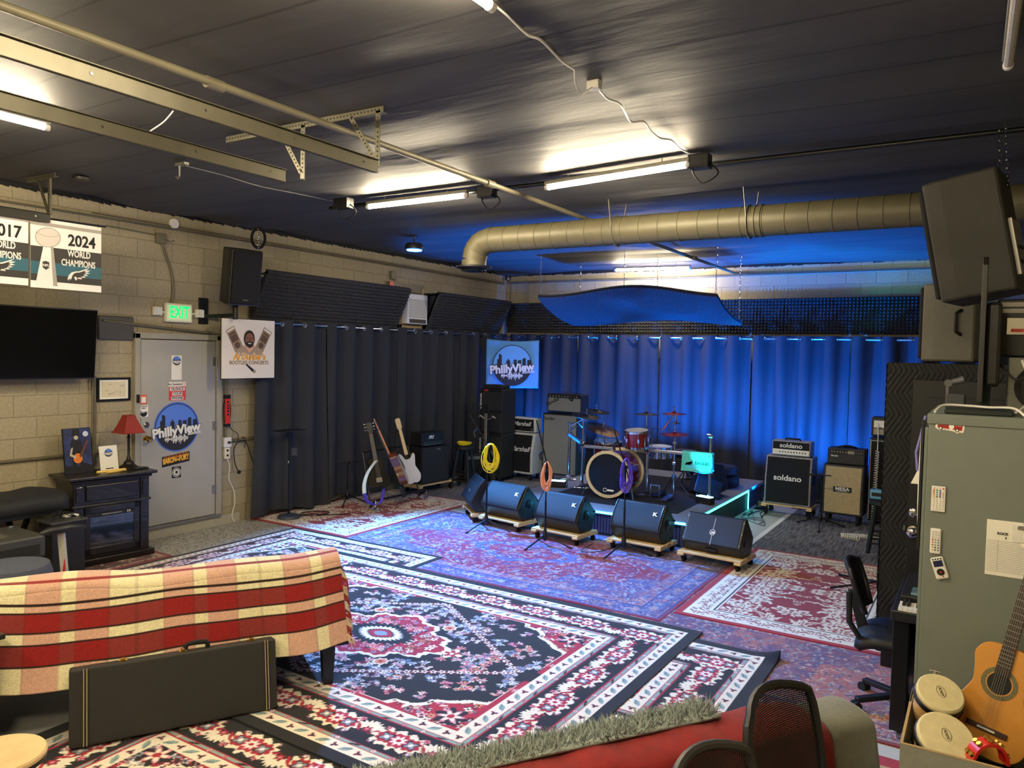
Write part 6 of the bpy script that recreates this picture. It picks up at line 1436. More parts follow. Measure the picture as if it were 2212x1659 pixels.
# ------------------------------------------------------------------ guitars at the left curtain
def gbody(pts, k=8): return [(v.x, v.y) for v in spline(pts, k, True)]
def guitar(name, lab, P0, P1, facing, body, thick, bm, nm, hm, blen, bwid, hole=None, kind='acoustic', back=False, cutv=None, fretm=None, rosm=None, scale=1.0):
    """P0 bottom of body, P1 top of headstock, facing = normal of the front"""
    P0, P1 = Vector(P0), Vector(P1); u = (P1-P0); Lg = u.length; u.normalize(); n = Vector(facing); n = (n-u*n.dot(u)).normalized(); r = u.cross(n)
    M = Matrix((r, u, n)).transposed().to_4x4(); M.translation = P0
    t = T(name, lab, 'guitar', P0, rot=Matrix(M.to_3x3()).to_4x4())
    bl = blen*Lg; bw = bwid*Lg
    MB().prism([(x*bw, y*bl) for x, y in gbody(body)], (0, 0, 0), X3, Y3, -thick, 0).build('body', bm, t, bevel=.008 if kind != 'acoustic' else .003, seg=2, smooth=True, ang=50)
    y0 = bl*(.74 if kind == 'acoustic' else .80); y1 = Lg*.83; w0, w1 = .030*scale, .023*scale
    MB().prism([(-w0, y0), (w0, y0), (w1, y1), (-w1, y1)], (0, 0, 0), X3, Y3, .001, .010).build('fretboard', fretm or mat('rosewood', '2e1d14', .5), t)
    m = MB(); m.prism([(-w0*.9, bl*.97), (w0*.9, bl*.97), (w1*.9, y1), (-w1*.9, y1)], (0, 0, 0), X3, Y3, -.022, .001); m.build('neck', nm, t, bevel=.006)
    fr = MB(); 
    for k in range(1, 19):
        yy = y1-(y1-bl*.28)*(1-2**(-k/12)); 
        if yy > y0: fr.bx(-w0*.95, w0*.95, yy-.0012*scale, yy+.0012*scale, .010, .0115)
    fr.build('fret', steel, t, split=True)
    hw = .037*scale; m = MB(); m.prism([(-w1, y1), (-hw, y1+.02), (-hw*1.05, Lg*.985), (-hw*.5, Lg), (hw*.5, Lg), (hw*1.05, Lg*.985), (hw, y1+.02), (w1, y1)], (0, 0, -.004), X3, Y3, -.014, .0); m.build('headstock', hm, t, bevel=.003)
    m = MB()
    for k in range(3):
        for s_ in (-1, 1): yy = y1+.045*scale+k*.042*scale; m.cyl((s_*hw*.8, yy, -.012), (s_*(hw+.018), yy, -.012), .004); m.box((s_*(hw+.024), yy, -.012), (.016, .016, .009))
    m.build('tuning_peg', chrome, t, split=True)
    if hole:
        hy = bl*hole; rr = .050*scale
        for r_, mm in ((rr*1.5, rosm or ink), (rr*1.10, bm if not back else ink), (rr, ink)): MB().prism(circ(0, hy, r_, 36), (0, 0, .0006+(rr*1.5-r_)*.01), X3, Y3, 0, .0008).build('rosette' if r_ > rr else 'sound_hole', mm, t)
    by = bl*.24
    if kind == 'acoustic': m = MB(); m.bx(-.085*scale, .085*scale, by-.013*scale, by+.013*scale, .0, .009); m.build('bridge', mat('bridge_wood', '3a2116', .5), t, bevel=.002); MB().bx(-.036*scale, .036*scale, by-.003, by+.004, .009, .013).build('saddle', whitet, t)
    else: MB().bx(-.04, .04, by-.03, by+.03, 0, .014).build('bridge', chrome, t, bevel=.003)
    sm = MB()
    for k in range(6): x = (-.024+.0096*k)*scale; sm.tube([(x, by, .014), (x*.75, y1, .013)], .0007 if kind == 'acoustic' else .0009, 4)
    sm.build('string', steel, t, split=True)
    return t
ACB = [(0, 0), (.25, .005), (.43, .08), (.50, .22), (.46, .38), (.36, .52), (.31, .62), (.34, .76), (.37, .87), (.28, .97), (.12, 1.0), (0, 1.0), (-.12, 1.0), (-.28, .97), (-.37, .87), (-.34, .76), (-.31, .62), (-.36, .52), (-.46, .38), (-.50, .22), (-.43, .08), (-.25, .005)]
BSB = [(0, .02), (.22, .0), (.42, .08), (.46, .26), (.36, .44), (.30, .58), (.34, .76), (.44, .95), (.40, 1.06), (.28, .98), (.16, .84), (0, .82), (-.14, .84), (-.26, .93), (-.34, .98), (-.40, .90), (-.34, .72), (-.30, .56), (-.38, .42), (-.46, .24), (-.38, .07), (-.2, .0)]
gy = [(800, 1062, 793, 912), (866, 1040, 806, 903), (893, 1040, 856, 902)]
mah = mat('mahogany', '5a2b1a', .3, coat=.5, noise=.3, nscale=12); mpl = mat('maple_neck', 'c98a52', .4); wht = mat('guitar_white', 'dedcd2', .25, coat=.6, noise=.02)
def gp(q, x0, x1): return at(q[0], q[1], x=x0), at(q[2], q[3], x=x1)
P0, P1 = at(822, 1052, x=.95), at(796, 912, x=.72)
t = guitar('electric_guitar', 'black guitar, leftmost on the guitar rack, with a pale strap', P0, P1, (.75, -.6, .2), ACB, .06, mat('guitar_black', '0a0a0c', .2, coat=.5, noise=0), blackpl, blackpl, .46, .34, kind='electric')
P0, P1 = at(868, 1046, x=.98), at(806, 905, x=.72)
t = guitar('acoustic_guitar', 'reddish brown acoustic guitar with its back and side showing, middle of the rack', P0, P1, (-.75, -.62, 0), ACB, .10, mah, mpl, mpl, .47, .36, kind='acoustic', back=True)
P0, P1 = at(893, 1044, x=.95), at(857, 904, x=.70)
t = guitar('bass_guitar', 'white bass guitar with a pale neck seen from behind, rightmost on the rack', P0, P1, (-.9, .35, 0), BSB, .04, wht, mat('pale_maple', 'e0c58d', .4), mat('pale_maple', 'e0c58d', .4), .45, .30, kind='electric')
t = T('guitar_rack', 'black folding guitar rack on casters holding three guitars', 'rack', (.85, -4.1, 0))
R0 = Vector((.85, -4.1, 0)); a0, a1 = at(783, 978, x=.62)-R0, at(800, 1072, x=.88)-R0; b0, b1 = at(880, 962, x=.60)-R0, at(905, 1048, x=.85)-R0
a1.z = .10; b1.z = .10
MB().tube([a1, a0, b0, b1], .011).build('upper_frame', blackmt, t, smooth=True)
f0, f1 = Vector((.98, -4.62, .16))-R0, Vector((1.0, -3.58, .16))-R0
MB().tube([a1+Vector((0, 0, -.04)), f0, f1, b1+Vector((0, 0, -.04))], .016).build('lower_frame', rubber, t, smooth=True)
for e in (a1, b1, f0, f1): MB().cyl((e.x, e.y-.012, .035), (e.x, e.y+.012, .035), .035, n=16).cyl((e.x, e.y, .035), (e.x, e.y, e.z), .008).build('caster', chrome, t)
strap = mat('strap_cream', 'cfc6a4', .8); strp = mat('strap_purple', '4a2f8f', .8)
ST = T('guitar_strap', 'cream guitar strap with a purple lower end looping above the rug', 'strap', at(787, 1045, x=1.10))
def ribbon(pts, w_, m_, lab):
    P = spline(pts, 8); m = MB(); side = Vector((.5, .8, .2)).normalized(); vs = []
    for p in P: vs += [tuple(p-side*w_/2), tuple(p+side*w_/2)]
    m.add(vs, [(2*i, 2*i+1, 2*i+3, 2*i+2) for i in range(len(P)-1)]); return m.build(lab, m_, ST, smooth=True, solid=.004, world=True)
P = [at(812, 995, x=1.05), at(795, 1020, x=1.08), at(787, 1045, x=1.10), at(787, 1066, x=1.12)]; ribbon(P, .05, strap, 'strap_band')
P = [at(787, 1066, x=1.12), at(793, 1082, x=1.12), at(808, 1090, x=1.12), at(822, 1086, x=1.12), at(827, 1070, x=1.10), at(829, 1056, x=1.08)]; ribbon(P, .045, strp, 'strap_end')
P = [at(866, 1050, x=1.03), at(870, 1062, x=1.05), at(873, 1074, x=1.06)]; ST = T('guitar_strap', 'black strap end hanging from the brown acoustic guitar', 'strap', P[0]); ribbon(P, .06, black, 'strap_band')
# V guitar on a tripod stand near the corner
b = at(1052, 1048, z=.0); by = b.y
g = lambda px, py: at(px, py, y=by)
t = T('guitar_stand', 'black tripod guitar stand in front of the corner bass stack', 'stand', (b.x, b.y, 0))
MB().cyl((0, 0, .1), (0, 0, g(1057, 905).z-.02), .013, n=10).build('pole', blackmt, t)
for k in range(3): a = .6+2.09*k; MB().cyl((0, 0, .28), (.30*math.cos(a), .30*math.sin(a), .012), .012).build('leg', blackmt, t)
zt = g(1057, 902).z; MB().tube([(-.16, -.04, zt), (-.12, -.06, zt+.03), (-.05, -.03, zt-.02), (0, 0, zt-.03), (.05, -.03, zt-.02), (.12, -.06, zt+.03), (.16, -.04, zt)], .012).build('yoke', steel, t, smooth=True)
t = T('electric_guitar', 'black V shaped guitar with chrome tuners on the tripod stand', 'guitar', (b.x, b.y-.07, 0))
zh = g(1057, 882).z
MB().prism([(0, .62), (.05, .56), (.20, .12), (.13, .10), (0, .34), (-.13, .10), (-.20, .12), (-.05, .56)], (0, 0, 0), X3, Z3, -.02, .02).build('body', mat('v_guitar', '2b2c2c', .2, coat=.5), t, bevel=.006)
MB().bx(-.022, .022, -.015, .008, .55, zh-.08).build('neck', steel, t, bevel=.004); MB().prism([(-.022, zh-.09), (-.035, zh-.06), (-.035, zh+.06), (0, zh+.09), (.035, zh+.06), (.035, zh-.06), (.022, zh-.09)], (0, 0, 0), X3, Z3, -.008, .008).build('headstock', blackpl, t)
m = MB()
for k in range(3):
    for s_ in (-1, 1): m.box((s_*.048, -.01, zh-.04+.045*k), (.030, .014, .018))
m.build('tuning_peg', chrome, t, split=True)
# floor lamp / tray stand
t = T('tray_stand', 'black tray stand with a heavy round base in front of the left curtain', 'stand', (.39, -5.55, 0))
MB().lathe([(.001, 0), (.13, 0), (.14, .02), (.13, .05), (.06, .062), (.001, .065)]).build('base', mat('base_grey', '3a4250', .5), t, smooth=True)
MB().cyl((0, 0, .05), (0, 0, 1.10), .012).build('pole', blackmt, t); MB().cyl((-.005, -.0, .70), (-.005, 0, .73), .014).build('collar', white, t)
MB().bx(-.11, .11, -.17, .17, 1.10, 1.115).build('tray', blackpl, t, bevel=.005); MB().cyl((0, 0, 1.06), (0, 0, 1.10), .03).build('bracket', blackmt, t)
m = MB()
for z in (.80, .82, .84, .86, .88): m.tube([(.03+.04*math.cos(a), .05+.04*math.sin(a), z) for a in [2*PI*i/12 for i in range(12)]], .002, 4, True)
m.build('cup_holder', steel, t)
wire('floor_cable', [(.45, -5.45, .03), (.5, -5.25, .03), (.62, -5.2, .03), (.58, -5.05, .03), (.40, -5.1, .03), (.35, -5.3, .03), (.5, -5.4, .035), (.75, -5.1, .03), (.85, -4.95, .03)], .006, rubber, 'black cable curled on the floral rug beside the tray stand')
# ================================================================== left foreground
dwood = mat('espresso_wood', '17120f', .35, coat=.2, noise=.15, nscale=20)
r_ = Vector((.10, .995, 0)).normalized(); rz = math.atan2(r_.y, r_.x)-PI/2
t = T('mantel_fireplace', 'dark wooden electric mantel fireplace against the left wall', 'fireplace', (.12, -7.83, 0), rz)
# local: +x towards the room, y along the wall
MB().bx(0, .37, -.36, .36, .07, .80).build('body', dwood, t, bevel=.004)
MB().bx(-.02, .42, -.40, .40, .0, .07).build('plinth', dwood, t, bevel=.008)
MB().bx(-.03, .44, -.42, .42, .835, .865).build('top', dwood, t, bevel=.008); MB().bx(-.02, .405, -.385, .385, .80, .835).build('top_moulding', dwood, t, bevel=.015)
MB().bx(.37, .395, -.375, .375, .565, .59).build('rail_moulding', dwood, t, bevel=.006)
for y in (-.315, .315): MB().bx(.37, .385, y-.042, y+.042, .07, .80).build('pilaster', dwood, t, bevel=.003); MB().bx(.385, .395, y-.028, y+.028, .62, .77).build('raised_block', dwood, t, bevel=.006)
MB().bx(.37, .39, -.25, .25, .62, .775).build('drawer_front', dwood, t, bevel=.012)
m = MB(); m.bx(.37, .385, -.26, -.205, .10, .56); m.bx(.37, .385, .205, .26, .10, .56); m.bx(.37, .385, -.26, .26, .10, .17); m.bx(.37, .385, -.26, .26, .50, .56); m.build('firebox_frame', dwood, t, bevel=.005, split=True)
MB().bx(.365, .378, -.205, .205, .17, .46).build('firebox_glass', mat('fire_glass', '0b0c10', .10, noise=.6, nscale=14, coat=.5, spec=.8), t)
MB().bx(.37, .380, -.205, .205, .46, .50).build('heater_panel', blackpl, t); MB().bx(.380, .384, -.10, .09, .475, .487).build('vent_slot', steel, t)
m = MB()
for k in range(4): m.bx(.380, .384, .14+.02*(k % 2), .15+.02*(k % 2), .472+.012*(k//2), .478+.012*(k//2))
m.build('button', whitet, t, split=True)
ft = .866
def leanp(name, lab, cat, y0, y1, x0, z0, h, lean_, thick, m_):
    t = T(name, lab, cat, (x0, (y0+y1)/2, z0), rot=Matrix.Rotation(-lean_, 4, 'Y')); W = (y1-y0)
    MB().bx(-thick, 0, -W/2, W/2, 0, h).build('panel', m_, t, bevel=.002); return t, W
# painting: a generic guitar player in a tall hat on blue
t, W = leanp('framed_picture', 'painting of a guitarist in a tall hat leaning on the fireplace mantel', 'picture', -8.18, -7.91, .24, ft, .44, .14, .02, blackmt); H = .44
MB().bx(0, .0015, -W/2+.006, W/2-.006, .006, H-.006).build('canvas', mat('night_blue_paint', '2b3566', .5, noise=.9, nscale=7), t)
pm = lambda nm, c: mat(nm, c, .5, noise=.1)
S = lambda poly, mm, nm, d=.002: MB().prism([(a*W, b*H) for a, b in poly], (d, 0, 0), Y3, Z3, 0, .001).build(nm, mm, t)
S([(-.5, 0), (.5, 0), (.5, .14), (.2, .22), (-.1, .14), (-.5, .2)], pm('paint_dark', '0d0f1c'), 'painted_ground'); S(circ(.30, .86, .10, 20, .06), pm('paint_moon', 'cfd6e6'), 'painted_moon')
S([(-.20, .36), (-.24, .66), (-.10, .74), (.08, .72), (.16, .55), (.08, .36), (.22, .08), (.14, .06), (-.02, .32), (-.14, .06), (-.24, .06)], pm('paint_black', '111114'), 'painted_figure', .003)
S([(-.20, .84), (-.16, .98), (.08, .98), (.08, .85), (.16, .82), (-.28, .82)], pm('paint_black', '111114'), 'painted_hat', .003); S(circ(-.05, .79, .075, 16, .045), pm('paint_pale', 'c2b59a'), 'painted_face', .0035)
S([(-.28, .60), (-.18, .80), (-.12, .68), (.02, .68), (.08, .80), (.14, .62), (-.05, .56)], pm('paint_black', '111114'), 'painted_hair', .0032)
S([(a*.62, b) for a, b in circ(-.05, .33, .26, 22, .11)], pm('paint_orange', 'e0802a'), 'painted_guitar', .0042); S([(.02, .38), (.34, .74), (.39, .70), (.08, .34)], pm('paint_brown', '6a3a1c'), 'painted_neck', .0045)
S([(-.26, .55), (-.32, .40), (-.10, .33), (-.08, .37), (-.24, .43), (-.18, .58)], pm('paint_pale', 'c2b59a'), 'painted_arm', .0048)
t, W = leanp('sign_card', 'white card with a small round skyline logo on the mantel', 'sign', -7.855, -7.67, .27, ft, .245, .16, .004, paper)
philly(t, (.0006, 0, .175), Y3, Z3, .04, None, skyd, MC['sticker_black'], whitet); MB().bx(.0, .001, -.04, .04, .012, .022).build('caption_line', ink, t)
t = T('table_lamp', 'dark table lamp with a red bell shade on the fireplace mantel', 'lamp', (.26, -7.56, ft))
MB().lathe([(.001, 0), (.085, 0), (.085, .015), (.05, .04), (.045, .06), (.022, .08), (.018, .11), (.012, .12), (.012, .30), (.018, .31), (.012, .33), (.010, .36), (.010, .42), (.001, .42)], n=20).build('base', mat('bronze_dark', '231d1a', .4, .4), t, smooth=True)
m = MB(); k = 4; vs = []; prof = [(.165, .36), (.148, .372), (.125, .41), (.098, .46), (.072, .51), (.062, .54)]
for rr_, z in prof:
    for a in (PI/4, 3*PI/4, 5*PI/4, 7*PI/4): vs.append((rr_*math.cos(a), rr_*math.sin(a), z))
m.add(vs, [(i*4+j, i*4+(j+1) % 4, (i+1)*4+(j+1) % 4, (i+1)*4+j) for i in range(5) for j in range(4)]); m.build('lamp_shade', mat('shade_red', '8e2a20', .7, noise=.05), t, solid=.003)
yw = mat('straw_yellow', 'e8c66a', .6)
for k, (a, b, lb) in enumerate((((.42, -7.98, ft+.018), (.46, -7.72, ft+.022), 'yellow wooden stick lying on the mantel edge'), ((.46, -7.90, ft+.012), (.44, -7.70, ft+.014), 'shorter yellow stick lying beside the other on the mantel'))):
    o = MB().cyl(a, b, .013, n=8).build('wooden_stick', yw); tag(o, lb, 'stick')
o = MB().bx(.37, .45, -7.60, -7.46, ft, ft+.015).build('remote_control', blackpl, bevel=.004); tag(o, 'small black remote lying on the mantel under the red lamp', 'remote')
# covered keyboard along the wall, printer like box, chair parts
cvm = mat('cover_black', '1c1e22', .75, bump=.3, bscale=30)
t = T('covered_keyboard', 'keyboard under a black dust cover along the left wall', 'keyboard', (.42, -9.3, .0))
def Q(u, v):
    y = -1.2+2.1*u; q = v*PI; x = -.30*math.cos(q)*(1.0 if abs(math.cos(q)) > .2 else 1); return (x*1.0, y, .64+.16*math.sin(q)**.35+.012*math.sin(u*40+v*6)*math.sin(q)) 
MB().grid(Q, 40, 16).build('dust_cover', cvm, t, smooth=True, ang=180, solid=.004)
MB().bx(-.28, .28, -1.15, .86, .60, .68).build('body', blackpl, t, bevel=.01)
for y in (-.8, .6): MB().bar((-.2, y, .02), (.2, y, .6), .04, .03).build('stand_leg', blackmt, t); MB().bar((.2, y, .02), (-.2, y, .6), .04, .03).build('stand_leg', blackmt, t)
t = T('printer', 'dark grey printer like box below the covered keyboard at the left edge', 'printer', (1.10, -9.12, .0))
gbx = mat('dark_grey_plastic', '3a3b3a', .45)
MB().bx(-.26, .26, -.55, .20, .42, .60).build('body', gbx, t, bevel=.02)
MB().bx(-.02, .16, -.30, -.02, .601, .604).build('label_window', mat('label_grey', '57544a', .5, noise=.4, nscale=30), t); MB().bx(.262, .266, -.5, .15, .45, .53).build('paper_slot', ink, t); MB().cyl((-.2, .15, .60), (-.2, .15, .612), .02).build('knob', chrome, t)
MB().bx(-.20, .20, -.5, .15, .12, .42).build('lower_shelf', blackpl, t, bevel=.01); MB().bx(-.22, .22, -.52, .18, .0, .12).build('base', blackpl, t)
t = T('equipment_tray', 'small tray of gadgets and a white box beside the fireplace', 'tray', (.78, -8.50, 0))
MB().bx(-.12, .14, -.16, .16, .555, .575).build('tray', gbx, t, bevel=.005); MB().bx(-.03, .03, .02, .14, .576, .60).build('white_gadget', white, t, bevel=.005); MB().bx(-.10, .12, -.14, .14, .0, .555).build('pedestal', blackpl, t)
m = MB(); rs = random.Random(5)
for k in range(5): m.tube(spline([(.05+rs.uniform(-.08, .08), -.15+.06*i+rs.uniform(-.03, .03), .585+rs.uniform(0, .07)) for i in range(5)]), .004, 5)
m.build('wires', rubber, t, smooth=True)
t = T('drafting_chair', 'grey upholstered office chair cut off by the left edge, with black armrests', 'chair', (1.55, -9.35, 0))
bgm = mat('blue_grey_fabric', '4c5160', .9, bump=.3, bscale=300)
MB().lathe([(.001, -.05), (.20, -.05), (.24, -.02), (.25, .10), (.23, .16), (.001, .18)], (.45, -.12, .42)).build('seat', bgm, t, smooth=True)
MB().tube([(-.22, .40, .60), (-.20, .46, .615), (-.19, .60, .62), (-.21, .75, .60)], [.02, .035, .035, .018], 10).build('armrest', blackpl, t, smooth=True)
MB().bar((-.26, .62, .10), (-.22, .56, .60), .05, .03).build('armrest_post', mat('post_grey', 'c9c6bc', .4), t); MB().bx(-.245, -.215, .585, .590, .25, .36).build('warning_label', redp, t)
MB().cyl((.45, -.12, .1), (.45, -.12, .38), .03).build('gas_lift', blackmt, t)
for k in range(5): a = k*2*PI/5; MB().bar((.45, -.12, .1), (.45+.28*math.cos(a), -.12+.28*math.sin(a), .06), .04, .03).build('base_leg', blackpl, t); MB().cyl((.45+.28*math.cos(a)-.02, -.12+.28*math.sin(a), .032), (.45+.28*math.cos(a)+.02, -.12+.28*math.sin(a), .032), .03).build('caster', rubber, t)
t = T('backpack', 'black backpack lying on the rug behind the plaid futon', 'bag', (1.62, -8.86, .02))
m = MB(); m.grid(lambda u, v: (.22*math.cos(2*PI*u)*math.sin(PI*v*.5+.01)*(1.0)+.0, .36*math.sin(2*PI*u)*math.sin(PI*v*.5+.01), .20*math.cos(PI*v*.5)+.012*math.sin(u*30)), 28, 10); m.build('body', black, t, smooth=True, ang=180)
MB().tube([(.05, -.2, .17), (.08, -.05, .25), (.05, .12, .19)], .014, 6).build('strap', rubber, t, smooth=True); m = MB(); m.tube([(-.05+.03*math.cos(k*1.7), -.10+.03*math.sin(k*2.1), .205+.004*k) for k in range(9)], .006, 5); m.build('keys', chrome, t)
o = MB().bx(.62, 1.0, -9.0, -8.62, .06, .12).build('white_box', paper, bevel=.004); tag(o, 'flat white box on a small crate beside the printer', 'box')
o = MB().bx(.66, .96, -8.96, -8.66, .012, .06).build('crate', wood, bevel=.004); tag(o, 'low wooden crate under the flat white box', 'crate')
# ------------------------------------------------------------------ plaid throw over the futon
fd_ = Vector((.527, .850, 0)).normalized(); fr_ = Vector((fd_.y, -fd_.x, 0))    # along the back, and towards the viewer
A0 = Vector((4.09, -8.51, 0)); FL = 2.5
ang = math.atan2(fd_.y, fd_.x)
t = T('futon', 'black framed futon seen from behind, covered by the plaid throw', 'sofa', (A0.x, A0.y, .022), ang)
# local: x = along the back (negative = left), y = away from the viewer (seat side)
MB().prism([(-.20, .30), (-.03, .68), (.10, .68), (.0, .30)], (-FL, 0, 0), Y3, Z3, 0, FL-.02).build('backrest', black, t, bevel=.05, seg=4)
MB().bx(-FL, .02, .0, .80, .26, .40).build('seat', black, t, bevel=.04, seg=3)
MB().bx(-FL, .06, -.27, -.20, .25, .31).build('rail', blackmt, t, bevel=.01)
for x, y in ((-.06, -.20), (-.06, .72), (-FL+.1, -.20), (-FL+.1, .72)): MB().prism([(-.03, 0), (.03, 0), (.045, .28), (-.045, .28)], (x, y, .0), X3, Z3, -.035, .035).build('leg', blackmt, t, bevel=.004)
MB().bx(-.03, .06, -.25, .75, .26, .31).build('end_rail', blackmt, t, bevel=.008)
def plaid_mesh():
    nu, nv = 420, 230; Lb = FL+.05
    hgt = .50; V = []; Cc = []
    cream, red_, dk, pink = L3('e6dcae'), L3('8e1b18'), L3('2b1a14'), L3('cd9484')
    rs = np.random.RandomState(2)
    for j in range(nv+1):
        v = j/nv
        for i in range(nu+1):
            u = i/nu; x = -Lb+(Lb+.045)*u
            s_ = v*1.08                       # distance over the back, from the near hem up and over
            bot = .275+.02*math.sin(x*2.4+.8)+.012*math.sin(x*5)
            top = .715+.014*math.sin(x*3.2+1.0)+.008*math.sin(x*7.5)
            h = top-bot
            fold = .022*math.sin(x*6.5+.8*math.sin(x*2))+.012*math.sin(x*13+1)
            if s_ < h: y = -.075-.235*(1-s_/h)+fold*(1-.6*s_/h); z = bot+s_
            elif s_ < h+.30: q = (s_-h)/.30*PI; y = .055-.125*math.cos(q)+fold*.4*(1-q/PI); z = top+.055*math.sin(q)
            else: y = .18; z = top-(s_-h-.30)
            V.append((x, y, z))
            wx = (x+.08)/.36; wy = (s_+.20-.0)/.26
            cx_ = wx % 1.0; 
            d = s_
            # broad horizontal bands: pink/cream checks, red bands with dark edges
            bands = [(.0, .115, 'c'), (.115, .125, 'k'), (.125, .215, 'r'), (.215, .225, 'k'), (.225, .268, 'c'), (.268, .278, 'k'), (.278, .365, 'r'), (.365, .375, 'k'), (.375, .40, 'c'), (.40, .415, 'k'), (.415, .54, 'c'), (.54, .56, 'r'), (.56, .72, 'c'), (.72, 1.2, 'r')]
            kk = 'c'
            for a, b, n_ in bands:
                if a <= d < b: kk = n_; break
            p_ = (x+.075) % .685            # columns: narrow cream, pink, wide cream with a thin line, pink
            cr_ = p_ > .61 or .165 < p_ < .445; ln_ = .295 < p_ < .315 or abs(p_-.165) < .004 or abs(p_-.445) < .004 or abs(p_-.61) < .004
            if kk == 'k': c = dk
            elif kk == 'r': c = red_*(.74 if cr_ else 1.0)+(pink*.07 if cr_ else 0)
            else: c = cream if cr_ else pink*.8+cream*.2
            if ln_ and kk != 'k': c = c*.8+dk*.2
            c = c*(.86+.22*rs.rand()); Cc.append(c)
    W1 = nu+1; F = [(j*W1+i, j*W1+i+1, (j+1)*W1+i+1, (j+1)*W1+i) for j in range(nv) for i in range(nu)]
    me = bpy.data.meshes.new('throw'); me.from_pydata(V, [], F)
    ca = me.color_attributes.new('Col', 'FLOAT_COLOR', 'POINT'); a = np.ones((len(V), 4), dtype=np.float32); a[:, :3] = np.clip(np.array(Cc), 0, 1); ca.data.foreach_set('color', a.ravel())
    me.polygons.foreach_set('use_smooth', [True]*len(F)); return me
wool = colmat('throw_wool', .95, .9, 260, .3)
T2 = T('plaid_throw', 'red and cream plaid throw draped over the back of the futon', 'blanket', (A0.x, A0.y, .012), ang)
me = plaid_mesh(); me.materials.append(wool); o = bpy.data.objects.new('cloth', me); COL.objects.link(o); o.parent = T2
s_ = o.modifiers.new('s', 'SOLIDIFY'); s_.thickness = .012; s_.offset = 1
fr1 = mat('fringe_cream', 'cdb98e', .9); fr2 = mat('fringe_red', '8e2a1e', .9); rs = random.Random(8)
mbs = [MB(), MB()]
for k in range(70):
    z = .30+.44*k/70; y = -.30+.22*k/62 if k < 62 else -.08+.03*(k-62); dx = rs.uniform(.03, .06)
    mbs[0 if (k//7) % 2 == 0 else 1].tube([(.045, y, z), (.045+dx*.6, y-.01, z-.02), (.045+dx*.7, y-.012+rs.uniform(-.01, .01), z-.055)], .0035, 4)
mbs[0].build('cream_fringe', fr1, T2)['kind'] = 'stuff'; mbs[1].build('red_fringe', fr2, T2)['kind'] = 'stuff'
# ------------------------------------------------------------------ black guitar case leaning on the futon
cd = Vector((4.257-3.745, -9.086+10.004, 0)).normalized(); ca_ = math.atan2(cd.y, cd.x)
t = T('guitar_case', 'long black rectangular guitar case leaning against the plaid futon', 'case', (4.257, -9.086, .028), rot=Matrix.Rotation(ca_, 4, 'Z') @ Matrix.Rotation(math.radians(-11), 4, 'X'))
L = 1.055; csm = mat('case_tolex', '26251f', .55, bump=.5, bscale=500)
MB().bx(-L, 0, 0, .11, 0, .395).build('shell', csm, t, bevel=.012, seg=3)
for x in (-L+.075, -.075+.02): m = MB(); m.bx(x-.014, x+.014, -.004, .0, .004, .39); m.build('end_band', csm, t); m = MB(); m.bx(x-.009, x-.006, -.006, -.003, .002, .393); m.bx(x+.006, x+.009, -.006, -.003, .002, .393); m.build('piping', fr1, t, split=True)
MB().tube(spline([(-L*.46, .05, .395), (-L*.45, .05, .43), (-L*.36, .05, .43), (-L*.35, .05, .395)], 6), .013, 8).build('handle', rubber, t, smooth=True)
for x in (-.13, -.50, -.80):
    MB().bx(x-.022, x+.022, .035, .065, .393, .403).bx(x-.01, x+.01, .025, .06, .40, .414).build('latch', gold, t, bevel=.002)
# ------------------------------------------------------------------ round table and dark cabinet at the lower left corner
t = T('side_table', 'round light wood table top at the lower left corner', 'table', (4.43, -10.64, 0))
MB().lathe([(.001, .475), (.158, .475), (.166, .48), (.166, .492), (.160, .50), (.001, .50)], n=48).build('table_top', wood, t, smooth=True); MB().lathe([(.150, .455), (.163, .46), (.163, .475), (.15, .476)], n=48).build('metal_rim', blackmt, t, smooth=True)
MB().cyl((0, 0, .02), (0, 0, .47), .02).build('pole', blackmt, t); MB().lathe([(.001, .0), (.14, .0), (.14, .012), (.02, .022)]).build('foot', blackmt, t)
o = T('side_cabinet', 'dark cabinet cut off by the left edge beside the plaid futon', 'cabinet', (3.36, -10.33, 0)); t = o
MB().bx(-.45, .075, -.25, .14, 0, .60).build('body', dwood, t, bevel=.004); MB().bx(-.47, .095, -.27, .16, .60, .625).build('top', dwood, t, bevel=.004)
# ================================================================== lower right: sofa with red blanket, shag and grey throw
sd = Vector((.56, .83, 0)).normalized(); sn = Vector((sd.y, -sd.x, 0))         # along the back / towards the viewer's right
S0 = Vector((7.26, -8.86, 0)); sang = math.atan2(sd.y, sd.x)
t = T('sofa', 'grey sofa seen from behind at the bottom, hidden under blankets', 'sofa', (S0.x, S0.y, 0), sang)
sfm = mat('sofa_grey', '5c5f55', .9, bump=.3, bscale=200)
MB().bx(-2.0, .0, -.06, .12, .10, .68).build('backrest', sfm, t, bevel=.06, seg=4)
MB().bx(-2.0, .0, .10, .75, .12, .42).build('seat', sfm, t, bevel=.05, seg=3)
MB().bx(-.04, .09, -.06, .40, .10, .56).build('arm', sfm, t, bevel=.05, seg=4)
for x, y in ((.05, .0), (.05, .65), (-1.9, .0), (-1.9, .65)): MB().cyl((x, y, 0), (x, y, .12), .025).build('leg', blackmt, t)
